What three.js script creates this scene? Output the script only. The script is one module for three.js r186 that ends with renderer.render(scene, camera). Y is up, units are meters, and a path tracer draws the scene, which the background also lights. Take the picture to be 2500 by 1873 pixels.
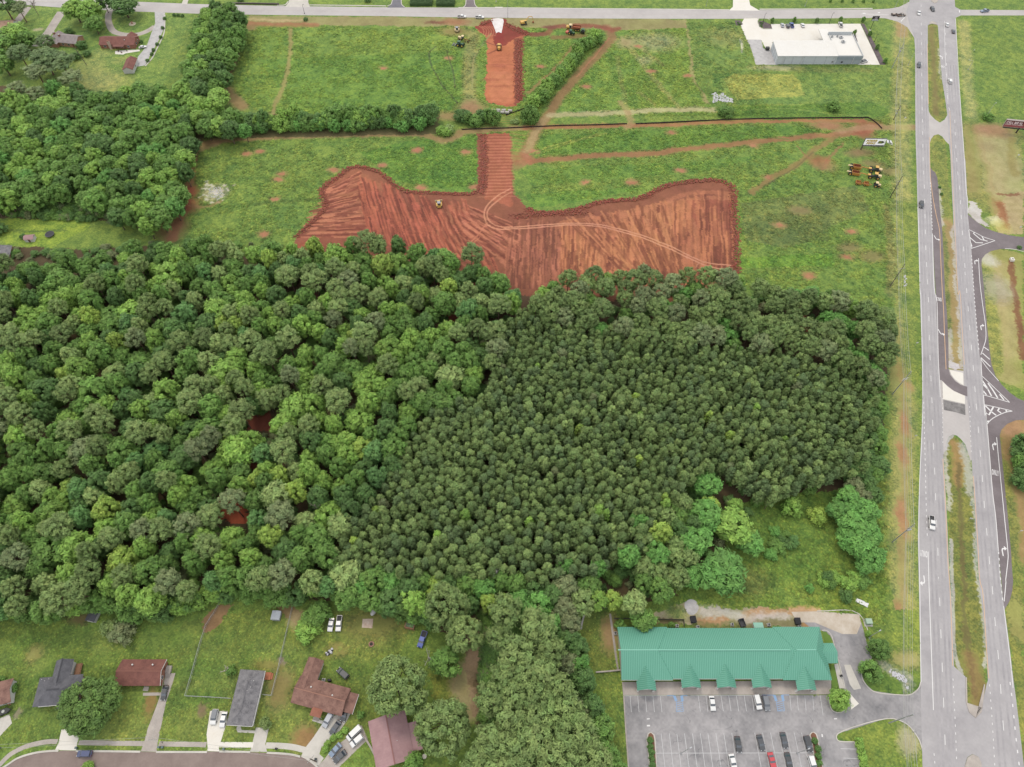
import * as THREE from 'three';
import { mergeGeometries } from 'three/addons/utils/BufferGeometryUtils.js';
import { RoundedBoxGeometry } from 'three/addons/geometries/RoundedBoxGeometry.js';
import { FontLoader } from 'three/addons/loaders/FontLoader.js';

// ---------------------------------------------------------------- camera, sky, sun, exposure
const scene = new THREE.Scene();
const camera = new THREE.PerspectiveCamera(56.8, 2500 / 1873, 1, 4000);   // a drone 260 m up, 56.5 degrees below the horizon
camera.position.set(0, 260, 0);
camera.lookAt(0, 260 - Math.sin(0.98611), -Math.cos(0.98611));
const renderer = new THREE.WebGLRenderer({ antialias: true });
renderer.toneMapping = THREE.LinearToneMapping;
renderer.toneMappingExposure = 1.5;
renderer.shadowMap.enabled = true;
{ // bright overcast: an even veil of cloud, whiter overhead
  const w = 256, h = 128, d = new Float32Array(w * h * 4);
  for (let j = 0; j < h; j++) for (let i = 0; i < w; i++) {
    const el = (j + 0.5) / h * Math.PI - Math.PI / 2, s = Math.max(0, Math.sin(el));
    const L = 1.0 + 0.12 * s + 0.03 * Math.sin(i / w * 12.566 + 3 * s) * Math.cos(el);
    const k = (j * w + i) * 4; d[k] = L * 0.985; d[k + 1] = L; d[k + 2] = L * 1.03; d[k + 3] = 1;
  }
  const t = new THREE.DataTexture(d, w, h, THREE.RGBAFormat, THREE.FloatType);
  t.mapping = THREE.EquirectangularReflectionMapping; t.magFilter = THREE.LinearFilter; t.minFilter = THREE.LinearFilter; t.needsUpdate = true;
  scene.background = t; scene.environment = t;
}
const sun = new THREE.DirectionalLight(0xfff1de, 1.0);   // the sun behind thin cloud, high to the upper left
sun.position.set(-130, 430, -415); sun.target.position.set(0, 0, -200);
sun.castShadow = true; sun.shadow.radius = 26; sun.shadow.mapSize.set(4096, 4096);
Object.assign(sun.shadow.camera, { left: -450, right: 450, top: 420, bottom: -420, near: 10, far: 1400 });
scene.add(sun, sun.target);

// ---------------------------------------------------------------- helpers
function rng(seed) { let a = seed >>> 0; return () => { a = (a + 0x6D2B79F5) | 0; let t = Math.imul(a ^ (a >>> 15), 1 | a); t = (t + Math.imul(t ^ (t >>> 7), 61 | t)) ^ t; return ((t ^ (t >>> 14)) >>> 0) / 4294967296; }; }
const TAB = new Float32Array(65536); { const r = rng(7); for (let i = 0; i < 65536; i++) TAB[i] = r() * 2 - 1; }
function noise(x, y) { // value noise, -1..1
  const xi = Math.floor(x), yi = Math.floor(y); let u = x - xi, v = y - yi; u = u * u * (3 - 2 * u); v = v * v * (3 - 2 * v);
  const a = (yi & 255) << 8, b = ((yi + 1) & 255) << 8, c = xi & 255, e = (xi + 1) & 255;
  const p = TAB[a | c], q = TAB[a | e], r = TAB[b | c], s = TAB[b | e];
  const m = p + (q - p) * u; return m + (r + (s - r) * u - m) * v;
}
const toLin = (c) => { c /= 255; return c <= 0.04045 ? c / 12.92 : ((c + 0.055) / 1.055) ** 2.4; };
const toS = (c) => 255 * (c <= 0.0031308 ? 12.92 * c : 1.055 * Math.pow(c, 1 / 2.4) - 0.055);
const GAIN = 2.0;   // how much brighter than its base colour a level surface comes out in this light
const base = (r, g, b) => new THREE.Color().setRGB(toLin(r) / GAIN, toLin(g) / GAIN, toLin(b) / GAIN);
const css = (r, g, b) => `rgb(${[r, g, b].map((v) => Math.round(toS(toLin(v) / GAIN))).join(',')})`;
const matCache = new Map();
function mat(r, g, b, rough = 0.9, metal = 0, extra) {
  const key = [r, g, b, rough, metal].join() + (extra ? JSON.stringify(extra) : '');
  if (!matCache.has(key)) { const m = new (extra && (extra.clearcoat || extra.transmission) ? THREE.MeshPhysicalMaterial : THREE.MeshStandardMaterial)({ roughness: rough, metalness: metal, ...extra }); m.color.copy(base(r, g, b)); matCache.set(key, m); }
  return matCache.get(key);
}
const names = new Map();
function numbered(n) { const k = names.get(n) || 0; names.set(n, k + 1); return k ? n + '_' + String(k).padStart(3, '0') : n; }
function geo(list) { // merge into one plain geometry (position, normal, uv)
  const out = list.map((g) => { const h = g.index ? g.toNonIndexed() : g.clone(); for (const k of Object.keys(h.attributes)) if (!['position', 'normal', 'uv'].includes(k)) h.deleteAttribute(k); if (!h.attributes.uv) h.setAttribute('uv', new THREE.BufferAttribute(new Float32Array(h.attributes.position.count * 2), 2)); return h; });
  return out.length === 1 ? out[0] : mergeGeometries(out);
}
function mesh(name, g, m, parent) { const o = new THREE.Mesh(Array.isArray(g) ? geo(g) : g, m); o.name = name; o.castShadow = o.receiveShadow = true; if (parent) parent.add(o); return o; }
function thing(name, label, category, x = 0, z = 0, turn = 0, group, y = 0) {
  const o = new THREE.Group(); o.name = numbered(name); o.position.set(x, y, z); o.rotation.y = turn; o.userData = { label, category }; if (group) o.userData.group = group; scene.add(o); return o;
}
function tag(o, label, category, group) { o.name = numbered(o.name); o.userData.label = label; o.userData.category = category; if (group) o.userData.group = group; scene.add(o); return o; }
function struct(o) { o.name = numbered(o.name); o.userData.kind = 'structure'; scene.add(o); return o; }
const bx = (w, h, d, x = 0, y = 0, z = 0, ry = 0, rx = 0, rz = 0) => { const g = new THREE.BoxGeometry(w, h, d); if (rx) g.rotateX(rx); if (rz) g.rotateZ(rz); if (ry) g.rotateY(ry); g.translate(x, y, z); return g; };
const rb = (w, h, d, x, y, z, r = 0.08, ry = 0) => { const g = new RoundedBoxGeometry(w, h, d, 2, r); if (ry) g.rotateY(ry); g.translate(x, y, z); return g; };
const cy = (r0, r1, h, x, y, z, n = 12, axis = 'y') => { const g = new THREE.CylinderGeometry(r0, r1, h, n); if (axis === 'x') g.rotateZ(Math.PI / 2); if (axis === 'z') g.rotateX(Math.PI / 2); g.translate(x, y, z); return g; };
function bar(a, b, r, n = 6) { const p = new THREE.Vector3(...a), q = new THREE.Vector3(...b), g = new THREE.CylinderGeometry(r, r, p.distanceTo(q), n); g.applyQuaternion(new THREE.Quaternion().setFromUnitVectors(new THREE.Vector3(0, 1, 0), q.clone().sub(p).normalize())); g.translate((p.x + q.x) / 2, (p.y + q.y) / 2, (p.z + q.z) / 2); return g; }
const PAVED = []; const pave = (pts, y) => { if (y < 0.2) { const xs = pts.map((p) => p[0]), zs = pts.map((p) => p[1]); PAVED.push([Math.min(...xs), Math.max(...xs), Math.min(...zs), Math.max(...zs), pts]); } };
function flat(pts, y, holes = []) { // level polygon, uv in metres
  pave(pts, y);
  const s = new THREE.Shape(pts.map(([x, z]) => new THREE.Vector2(x, -z))); for (const h of holes) s.holes.push(new THREE.Path(h.map(([x, z]) => new THREE.Vector2(x, -z))));
  const g = new THREE.ShapeGeometry(s); g.rotateX(-Math.PI / 2); g.translate(0, y, 0); return g;
}
function slab(pts, y0, y1, bevel = 0) { pave(pts, y0); const s = new THREE.Shape(pts.map(([x, z]) => new THREE.Vector2(x, -z))); const g = new THREE.ExtrudeGeometry(s, { depth: y1 - y0 - bevel, bevelEnabled: bevel > 0, bevelThickness: bevel, bevelSize: bevel, bevelOffset: -bevel, bevelSegments: 1 }); g.rotateX(-Math.PI / 2); g.translate(0, y0, 0); return g; }
function smooth(pts, n = 8) { const c = new THREE.CatmullRomCurve3(pts.map(([x, z]) => new THREE.Vector3(x, 0, z)), false, 'centripetal'); return c.getPoints(n * (pts.length - 1)).map((p) => [p.x, p.z]); }
function sides(line, w) { const L = [], R = []; for (let i = 0; i < line.length; i++) { const a = line[Math.max(0, i - 1)], b = line[Math.min(line.length - 1, i + 1)]; let dx = b[0] - a[0], dz = b[1] - a[1]; const l = Math.hypot(dx, dz) || 1; dx /= l; dz /= l; L.push([line[i][0] + dz * w / 2, line[i][1] - dx * w / 2]); R.push([line[i][0] - dz * w / 2, line[i][1] + dx * w / 2]); } return [L, R]; }
function between(L, R, y) { // sheet between two edges with the same number of points
  const p = [], uv = []; const q = (a) => { p.push(a[0], y, a[1]); uv.push(a[0], -a[1]); };
  for (let i = 0; i + 1 < L.length; i++) { const a = L[i], b = R[i], c = L[i + 1], d = R[i + 1]; const up = (b[0] - a[0]) * (c[1] - a[1]) - (b[1] - a[1]) * (c[0] - a[0]); if (up < 0) { q(a); q(b); q(c); q(b); q(d); q(c); } else { q(a); q(c); q(b); q(b); q(c); q(d); } }
  const g = new THREE.BufferGeometry(); g.setAttribute('position', new THREE.Float32BufferAttribute(p, 3)); g.setAttribute('uv', new THREE.Float32BufferAttribute(uv, 2)); g.computeVertexNormals(); return g;
}
const ribbon = (line, w, y) => { const [L, R] = sides(line, w); if (w > 1) pave([...L, ...[...R].reverse()], y); return between(L, R, y); };
function along(line, s0, s1) { // the piece of a polyline between two lengths
  const out = []; let s = 0; for (let i = 0; i + 1 < line.length; i++) { const [a, b] = [line[i], line[i + 1]], l = Math.hypot(b[0] - a[0], b[1] - a[1]); const at = (t) => [a[0] + (b[0] - a[0]) * t, a[1] + (b[1] - a[1]) * t]; if (s + l > s0 && s < s1) { if (!out.length) out.push(at(Math.max(0, (s0 - s) / l))); out.push(at(Math.min(1, (s1 - s) / l))); } s += l; } return out;
}
const lengthOf = (line) => line.slice(1).reduce((s, b, i) => s + Math.hypot(b[0] - line[i][0], b[1] - line[i][1]), 0);
function dashes(line, w, on, off, y) { const out = [], n = lengthOf(line); for (let s = 0; s + on < n; s += on + off) { const p = along(line, s, s + on); if (p.length > 1) out.push(ribbon(p, w, y)); } return geo(out); }
function wallLine(line, w, y0, y1) { const [L, R] = sides(line, w); return slab([...L, ...R.reverse()], y0, y1); }
const turnOf = ([a, b]) => Math.atan2(-(b[1] - a[1]), b[0] - a[0]);   // heading that carries +x from a to b
const mid = ([a, b]) => [(a[0] + b[0]) / 2, (a[1] + b[1]) / 2];

// ---------------------------------------------------------------- the ground: grass, soil and worn tracks as one map in metres
const OPS = [];
const fill = (pts, r, g, b, a = 1) => OPS.push(['f', pts, css(r, g, b), a]);
const stroke = (pts, w, r, g, b, a = 1) => OPS.push(['s', pts.length > 2 ? smooth(pts, 5) : pts, css(r, g, b), a, w]);
const spot = ([x, z], rx, r, g, b, a = 1, rz = rx) => OPS.push(['e', [x, z], css(r, g, b), a, rx, rz]);
const ink = rng(11);
{
  // fields
  fill([[-186.4,-461.1],[151.6,-459.4],[145.7,-364.7],[123.1,-360.3],[-137.2,-360.3],[-170.5,-375.8],[-176.9,-391.9]], 122, 164, 66);
  fill([[-182.5,-335.2],[-38.6,-341.3],[-17.5,-342.5],[213.9,-355.1],[218.6,-339.2],[182.5,-222.2],[9.7,-216.5],[-116.5,-246.2],[-172.8,-259],[-175.1,-286]], 120, 158, 68);
  fill([[-38.5,-339.2],[-16.2,-342.5],[-16.4,-296],[-28.7,-295],[-64.3,-304.1],[-84.5,-327.1],[-59.4,-337.2]], 92, 150, 55, 0.75);
  fill([[5,-341.3],[121.4,-349.6],[199.5,-351.7],[155.7,-335.2],[11.4,-325.2]], 96, 152, 55, 0.75);
  fill([[3.6,-313.5],[101.1,-319.3],[154,-327.1],[99.7,-309.7],[11,-300.4]], 100, 154, 58, 0.6);
  fill([[-159.1,-416.2],[-31.3,-426.3],[-28.9,-364.7],[-126.8,-362.5]], 100, 156, 58, 0.5);
  fill([[5.9,-293.2],[73.2,-298.6],[37.8,-287.8],[10.7,-282.5]], 104, 160, 58, 0.6);
  fill([[120.8,-286],[185.8,-300.4],[188.3,-282.5],[138.1,-252.5],[118.3,-259]], 122, 138, 76, 0.7);
  fill([[123.7,-275.6],[169.7,-286],[160.6,-259],[127.1,-255.7]], 98, 122, 62, 0.5);
  fill([[114,-247.8],[160.7,-250],[158.6,-241.6],[112.6,-240]], 96, 160, 52, 0.6);
  // strip of worn grass along the street
  fill([[-176,-467.3],[-34.2,-464.9],[-33.5,-465.2],[102.3,-463.1],[116.1,-462.4],[117,-452.7],[90,-449.9],[70,-449.9],[16.7,-452.7],[-24.6,-454.1],[-44.6,-455.4],[-49.3,-454.1],[-133.8,-456.1],[-173.9,-456.8]], 168, 152, 104, 0.85);
  stroke([[-177.2,-458.2],[-149.2,-456.1],[-130,-456.1]], 5, 172, 110, 78, 0.8);
  stroke([[-175.2,-463.1],[-161.1,-462.4],[-150,-461],[-139.3,-461.7]], 3, 205, 175, 130, 0.6);
  // tracks worn round the fields
  stroke([[-171.6,-453.4],[-176.6,-451.3],[-177.7,-440.5],[-176.8,-421],[-176.1,-401.2],[-176.7,-394],[-172.7,-385.7],[-166.7,-377.7],[-159.4,-369.2]], 7, 170, 132, 95, 0.95);
  stroke([[-174.5,-448.6],[-174.8,-428.7],[-174.7,-410.9]], 2, 190, 150, 110, 0.7);
  stroke([[-145.1,-451.3],[-142.2,-431.3],[-139.3,-406],[-139.2,-389.2],[-140.2,-375.4],[-140.2,-365.3]], 2.6, 172, 152, 96, 0.95);
  spot([-137.7,-361.5], 5, 178, 150, 105, 0.8, 3);
  stroke([[-177.8,-334.6],[-158.3,-338.7],[-135.5,-340.8],[-109.3,-342.9],[-76.1,-342.9],[-52.9,-343.9],[-45.3,-340.8],[-36.6,-337.5],[-29.6,-343.9],[-30.7,-344.4],[-12.1,-347],[8,-349.1]], 4.6, 172, 130, 95, 0.95);
  stroke([[8,-349.1],[41.6,-350.7],[89,-351.8],[99.9,-352.9],[127.1,-354.7],[161.1,-355.8],[205.2,-356.1]], 3.6, 182, 116, 84, 0.9);
  stroke([[61.9,-453.4],[64.7,-445.9],[64.6,-439.2],[54.4,-422.3],[40.8,-399.9],[27.7,-375.4],[21,-359.9],[13.9,-344.9],[7.7,-324.6]], 6, 162, 112, 82, 0.9);
  stroke([[21,-359.9],[13.9,-344.9],[8.4,-325.6]], 4, 188, 165, 120, 0.6);
  stroke([[63.2,-440.5],[52.9,-421],[40,-398.7]], 1, 185, 130, 95, 0.8);
  stroke([[12,-444.5],[22.7,-445.9],[27.4,-452.7],[39.7,-454.7],[58.1,-453.8],[65.4,-449.7],[69.3,-451.3]], 4.5, 150, 84, 62, 0.85);
  stroke([[27.8,-441.8],[46.8,-443.2]], 5, 155, 95, 68, 0.6);
  stroke([[39.8,-432.6],[29.7,-410.9],[19.1,-395.1],[9.7,-382.3]], 2.6, 172, 128, 88, 0.8);
  stroke([[-25.5,-444.5],[-26.2,-421],[-25.7,-394],[-24.8,-367.6]], 8, 172, 160, 102, 0.7);
  stroke([[-30.3,-421],[-30,-386.9]], 1, 120, 140, 70, 0.8); stroke([[-13.7,-445.9],[-23.6,-418.5],[-23.7,-386.9]], 1.4, 165, 160, 105, 0.5);
  spot([-23.8,-367], 8, 178, 135, 98, 0.8, 7); spot([-37.5,-359.9], 7, 180, 140, 100, 0.7, 4);
  stroke([[-48.5,-431.3],[-52.2,-424.8],[-51.2,-414.7],[-44.2,-394],[-31.9,-372]], 0.9, 88, 105, 60, 0.8); stroke([[-41.6,-427.4],[-36.9,-406],[-34.3,-386.9]], 0.9, 88, 105, 60, 0.8);
  stroke([[3.1,-318.8],[10.9,-320.2],[23.8,-321.7],[40.1,-323.6],[59.6,-325.1],[86.1,-327.4],[90.1,-328.6],[116.9,-333.1],[144,-337.5],[167.9,-340.8],[191.9,-343.9],[206.3,-347]], 4.4, 172, 108, 80, 0.92);
  stroke([[23.1,-361],[42.2,-361.5],[62.8,-363.1],[90.7,-365.9],[108.5,-365.9],[120.1,-365.9]], 4.5, 202, 188, 145, 0.9);
  stroke([[65.2,-373.1],[67.8,-364.2],[69.6,-353.4],[65.8,-349.1]], 4, 182, 150, 105, 0.7);
  stroke([[1.2,-322.7],[8.3,-322.7]], 8, 178, 112, 82, 0.7); stroke([[1.5,-314.9],[5.1,-318.8]], 5, 165, 125, 85, 0.7);
  stroke([[71,-441.8],[79.3,-418.5],[89.4,-391.6],[99.1,-368.1]], 3, 165, 165, 98, 0.6); stroke([[83.9,-427.4],[94.6,-410.9]], 3, 165, 165, 98, 0.5); stroke([[66.1,-418.5],[67.3,-389.2],[68.1,-367.6]], 3, 158, 165, 92, 0.6); stroke([[76.9,-383.4],[84.9,-369.8]], 2, 160, 165, 95, 0.6);
  stroke([[116.3,-458.2],[115.7,-440.5],[113.1,-410.9],[111.9,-395.1],[115.7,-386.9],[116.4,-373.1]], 3.2, 178, 158, 110, 0.85);
  spot([92.3,-436.5], 16, 172, 172, 125, 0.7, 10); spot([73.5,-435.2], 6, 190, 160, 120, 0.6); spot([84.2,-415.9], 5, 165, 170, 125, 0.6);
  stroke([[128.1,-294.6],[140.8,-305.4],[154.3,-314.9],[167,-325.6],[173,-331.6],[184.2,-339.8],[195.2,-343.9]], 3.4, 155, 118, 76, 0.85);
  stroke([[136.6,-299.8],[156.2,-314.9],[169.4,-327.6]], 0.9, 110, 100, 60, 0.6);
  stroke([[161.4,-332.6],[163.8,-325.6],[166.1,-321.7]], 1, 150, 115, 75, 0.8); stroke([[187.2,-335.5],[179.7,-326.5],[173.6,-317.7],[171.2,-312.8]], 1.6, 160, 115, 78, 0.8); spot([170.8,-319.1], 6, 175, 108, 76, 0.7, 5); spot([172.9,-314.8], 6, 165, 140, 92, 0.6, 4);
  stroke([[10.3,-325.6],[24.2,-333.6],[41,-339.8],[50.5,-343.9]], 1.3, 150, 170, 80, 0.7); stroke([[12.9,-324.1],[27.5,-333.1],[54.5,-343.9]], 1.3, 150, 170, 80, 0.7);
  stroke([[119.1,-347],[144.7,-340.8],[157.5,-338.7]], 1.2, 90, 125, 55, 0.5); stroke([[132.3,-353.4],[152.4,-346]], 1.2, 90, 125, 55, 0.5);
  for (const [x, z] of [[-125.9,-309.2],[-127.3,-304.5],[-97.5,-312.5],[-71.7,-315.8],[-49,-298.5],[-141.7,-328.1],[-148.3,-325.6],[-53.4,-329.1],[-79.5,-407.9],[-39.3,-418.5],[-53.6,-329.1],[-25.5,-327.6],[-49.1,-298.5],[-19.5,-299.1],[13.3,-328.6],[40.2,-302.6],[65.3,-302.6],[18,-409.1],[45.1,-388.1],[87,-404.6],[91.8,-344.9],[92.5,-312.2],[139.6,-307.1],[107.9,-399.9],[137.2,-333.1],[80.9,-430.6],[138,-269.8],[174.4,-264.8],[144.9,-235],[167.4,-247.4],[-126.3,-263.7],[-125.7,-289.3],[-98.7,-212.9]]) { spot([x, z], 2.6 + ink() * 1.2, 176, 128, 92, 0.6, 2.4); spot([x, z], 1.5 + ink(), 188, 128, 96, 0.85, 1.3); }
  for (const [x, z] of [[200,-317.7],[207.2,-311.9],[197.5,-327.5],[192.7,-326.5],[151.2,-280.9],[169.8,-254.1],[179.7,-247.8],[182.4,-351.3],[183.8,-351.1]]) spot([x, z], 6, 150, 122, 84, 0.6, 3.4);
  spot([183.1,-351.1], 11, 172, 118, 88, 0.6, 4); spot([206.8,-351.7], 8, 165, 92, 66, 0.7, 4); spot([201.6,-344.8], 6, 158, 95, 68, 0.8, 5);
  stroke([[188.5,-345.9],[203.6,-349.5],[215,-349.5],[233,-349.5]], 5, 178, 140, 105, 0.8);
  stroke([[197.1,-283.5],[189.7,-250.2],[181.1,-223]], 3.5, 158, 140, 88, 0.5);
  spot([-158.8,-294.4], 6.5, 190, 182, 158, 0.7, 6); for (let k = 0; k < 40; k++) { const [x, z] = [-158.9,-294.8]; const a = ink() * 6.3, r = ink() * 11; spot([x + Math.cos(a) * r, z + Math.sin(a) * r], 0.5 + ink() * 0.6, 222, 212, 195, 0.8); }
  stroke([[-178.2,-323.6],[-174.8,-306.3],[-172.7,-295.3],[-172.5,-287.2],[-172.7,-278.4],[-172.9,-267.4],[-172.3,-260.7]], 5, 172, 108, 80, 0.9); spot([-174.3,-284.5], 9, 168, 92, 66, 0.8, 7); spot([-174,-267.4], 7, 160, 110, 80, 0.7, 9); spot([-171.6,-295.7], 4, 178, 95, 68, 0.9);
  stroke([[-176.9,-319.7],[-177.9,-318.8],[-176.5,-328.6],[-166.3,-335.2]], 4, 178, 135, 98, 0.8); stroke([[-170.5,-284.1],[-160.6,-283.6],[-154.1,-287.2]], 2.4, 168, 130, 85, 0.6); stroke([[-164.2,-278.4],[-153.2,-283.2],[-135.2,-285.8]], 2.2, 96, 135, 55, 0.5);
  stroke([[-135.1,-285.5],[-117.1,-287.7],[-101.3,-289]], 2.2, 88, 120, 52, 0.7);
  // graded red soil and its machine marks
  const soil = [[-110.2,-261.6],[-102.6,-273.8],[-98.3,-283.3],[-99.9,-290.4],[-102,-295.8],[-100.5,-300.4],[-95,-306.4],[-89.7,-314],[-86,-315.4],[-79.4,-314],[-71.3,-309.7],[-66.3,-304.1],[-61.4,-298.5],[-56.2,-295.3],[-43.7,-294.4],[-22.5,-293.5],[-18.5,-295.3],[-17.2,-304.1],[-19.2,-318.3],[-20.2,-343.5],[-17.1,-343.4],[-0.7,-343.9],[0.2,-326.6],[0.9,-294.6],[7.9,-282.4],[12.2,-279.8],[26.8,-280.2],[39.2,-284.2],[46.8,-287.7],[67.9,-290.4],[77.9,-296.7],[84.7,-300.8],[97.6,-303.6],[111,-304.5],[116.2,-302.2],[118.6,-297.6],[117,-288.6],[115,-269.5],[112.2,-248.3],[108.4,-229.9],[106.2,-216.5],[15.8,-199.9],[-45.6,-222.2],[-105.7,-237]];
  fill(soil, 150, 92, 67);
  fill([[24.7,-272.9],[48.5,-278.1],[80,-287.7],[117.8,-293.1],[114.1,-264.5],[97.9,-244.4],[84.9,-232.9],[22.6,-232.9]], 192, 124, 88, 0.75);
  fill([[26.7,-262.9],[56.9,-269.5],[70.4,-256.3],[74,-236.7],[25.6,-236.7]], 208, 140, 92, 0.7);
  fill([[28,-251.5],[46.7,-253.1],[57.3,-240.5],[28.6,-239.8]], 216, 152, 108, 0.6);
  fill([[92.4,-288.6],[115.8,-288.6],[108.9,-232.9],[98.5,-248.3]], 164, 90, 66, 0.6);
  fill([[-100.3,-299.4],[-85.9,-314.5],[-69,-299.4],[-74.1,-288.6],[-92.6,-288.6]], 172, 106, 76, 0.6);
  fill([[-109.6,-261.6],[-78.8,-276.3],[-47.7,-264.5],[-55.5,-251.5],[-103.7,-253.9]], 172, 100, 76, 0.5);
  fill([[-16,-342.9],[-0.7,-343.9],[0.5,-294.6],[0,-283.3],[-14.4,-288.6],[-14.7,-309.2]], 184, 106, 78, 0.8);
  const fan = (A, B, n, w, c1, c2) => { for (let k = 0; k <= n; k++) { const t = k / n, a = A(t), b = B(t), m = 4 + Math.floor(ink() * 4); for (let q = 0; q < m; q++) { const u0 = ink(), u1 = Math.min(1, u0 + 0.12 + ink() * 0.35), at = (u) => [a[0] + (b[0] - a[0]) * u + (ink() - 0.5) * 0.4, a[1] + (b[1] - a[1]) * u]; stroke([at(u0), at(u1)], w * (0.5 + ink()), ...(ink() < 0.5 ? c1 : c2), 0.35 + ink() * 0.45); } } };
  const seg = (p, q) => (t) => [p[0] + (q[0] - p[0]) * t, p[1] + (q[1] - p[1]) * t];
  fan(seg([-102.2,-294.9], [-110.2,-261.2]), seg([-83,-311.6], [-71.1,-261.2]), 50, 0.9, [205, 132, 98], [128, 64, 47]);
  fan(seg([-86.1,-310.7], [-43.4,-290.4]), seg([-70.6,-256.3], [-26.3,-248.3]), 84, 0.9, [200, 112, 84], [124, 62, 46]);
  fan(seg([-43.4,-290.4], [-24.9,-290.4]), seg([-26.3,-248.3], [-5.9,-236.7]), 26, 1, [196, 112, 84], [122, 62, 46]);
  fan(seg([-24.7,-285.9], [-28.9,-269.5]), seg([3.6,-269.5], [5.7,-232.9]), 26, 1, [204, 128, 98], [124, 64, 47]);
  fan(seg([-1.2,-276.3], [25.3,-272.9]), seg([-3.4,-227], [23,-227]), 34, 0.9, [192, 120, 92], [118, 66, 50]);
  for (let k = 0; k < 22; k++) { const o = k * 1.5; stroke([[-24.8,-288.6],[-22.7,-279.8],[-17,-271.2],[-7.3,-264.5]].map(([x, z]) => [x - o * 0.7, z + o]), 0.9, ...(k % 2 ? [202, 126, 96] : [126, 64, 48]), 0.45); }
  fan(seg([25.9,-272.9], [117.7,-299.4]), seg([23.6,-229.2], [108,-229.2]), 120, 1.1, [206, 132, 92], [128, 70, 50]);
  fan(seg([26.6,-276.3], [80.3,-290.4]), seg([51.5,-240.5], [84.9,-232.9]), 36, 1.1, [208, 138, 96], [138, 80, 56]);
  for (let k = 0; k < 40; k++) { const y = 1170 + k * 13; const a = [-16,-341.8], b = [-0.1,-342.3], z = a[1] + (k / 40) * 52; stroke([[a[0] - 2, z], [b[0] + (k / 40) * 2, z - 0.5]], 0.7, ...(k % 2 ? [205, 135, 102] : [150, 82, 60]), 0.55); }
  stroke([[-3.6,-268.3],[12,-269.5],[28.8,-271.2],[44.4,-270.5],[53.8,-267.8],[68.1,-262],[81.9,-253.9],[95.1,-244.4],[110.1,-241.7]], 0.8, 222, 158, 125, 0.9); stroke([[-3.6,-267.2],[11.9,-268],[28.8,-269.9],[44.3,-269.1],[53.6,-266.2],[67.9,-260.2],[81.6,-251.9],[94.8,-242.5],[109.5,-237.9]], 0.8, 222, 158, 125, 0.9);
  stroke([[-0.8,-297.6],[-8.8,-290.4],[-13.6,-283.3],[-14.4,-276.3],[-11.6,-269.5],[-6.2,-267],[0,-267.2]], 0.8, 218, 152, 118, 0.9); stroke([[0,-294.9],[-7,-288.6],[-12.4,-281.5],[-12.9,-276.3],[-10.4,-271.2],[-5.6,-268.7],[0,-268.7]], 0.8, 218, 152, 118, 0.8);
  stroke([[-23.5,-253.1],[-17.9,-262],[-12.8,-271.2]], 0.8, 205, 130, 100, 0.7); stroke([[-21.8,-253.1],[-16.4,-261.2]], 0.8, 205, 130, 100, 0.7);
  stroke([[56.3,-276.3],[76.4,-283.3],[87.8,-291.3],[99.4,-294.4],[117.3,-294]], 3, 200, 128, 92, 0.5); stroke([[91,-240.5],[91.9,-242.9],[95.6,-244]], 0.6, 215, 150, 118, 0.8);
  // the street stub under construction
  fill([[-24.6,-454.1],[-14,-462.4],[-12.5,-464.5],[-4.7,-464.5],[-3.9,-458.2],[1.4,-454.7],[11.3,-445.9],[7.8,-440.5],[6.4,-406],[6.5,-376.5],[3.4,-369.2],[-0.8,-368.7],[-13.2,-371.5],[-16.1,-375.4],[-16,-406],[-16.1,-441.8],[-21.4,-447.2]], 188, 108, 76);
  fill([[1.8,-440.5],[7.8,-440.5],[6.4,-406],[6.5,-376.5],[3.4,-369.2],[1.6,-370.9],[2.2,-406]], 152, 84, 62, 0.9);
  fill([[-16.1,-440.5],[1.8,-440.5],[2.2,-406],[1.6,-370.9],[-13.2,-371.5],[-15.7,-376.5]], 205, 124, 84, 0.9);
  fill([[-13.8,-403.6],[-0.1,-403.6],[0.3,-373.1],[-12.6,-373.1]], 212, 140, 98, 0.4);
  fill([[-24.6,-454.1],[-14,-462.4],[-12.5,-464.5],[-4.7,-464.5],[-3.6,-456.8],[6,-452.7],[11.3,-445.9],[3.7,-441.8],[-4.6,-432.6],[-10.5,-431.9],[-11.8,-444.5],[-18.3,-444.5]], 146, 62, 48, 0.95);
  fill([[-10.7,-447.2],[-5,-448.6],[-5.3,-433.2],[-9.8,-432.6]], 150, 55, 45, 0.8);
  stroke([[-16.6,-436.5],[-9,-431.3]], 1.2, 140, 75, 55, 0.7); stroke([[-14.8,-422.9],[-8.3,-428.7]], 1.2, 140, 75, 55, 0.7); for (let k = 0; k < 6; k++) stroke([[-21.5,-454.7],[-18.4,-449.9],[-19,-443.2]].map(([x, z]) => [x + k * 1.6, z]), 0.6, 205, 135, 100, 0.6);
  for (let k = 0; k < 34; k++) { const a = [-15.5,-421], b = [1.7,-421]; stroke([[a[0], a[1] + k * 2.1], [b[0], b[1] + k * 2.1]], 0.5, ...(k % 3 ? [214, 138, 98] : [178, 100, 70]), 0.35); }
  for (const p of [[-8.1,-410.9], [-6.4,-388.6], [-11.5,-395.1]]) spot(p, 7, 168, 92, 66, 0.35, 1.6);
  spot([-50.1,-458.9], 6, 120, 72, 56, 0.7, 1.8); spot([-37.9,-459.6], 9, 170, 110, 82, 0.6, 4); spot([-37.4,-448.6], 10, 165, 120, 88, 0.5, 5); spot([25.1,-453.4], 5, 128, 76, 58, 0.8, 2); spot([18.1,-445.2], 6, 130, 78, 58, 0.7, 2);
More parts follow.
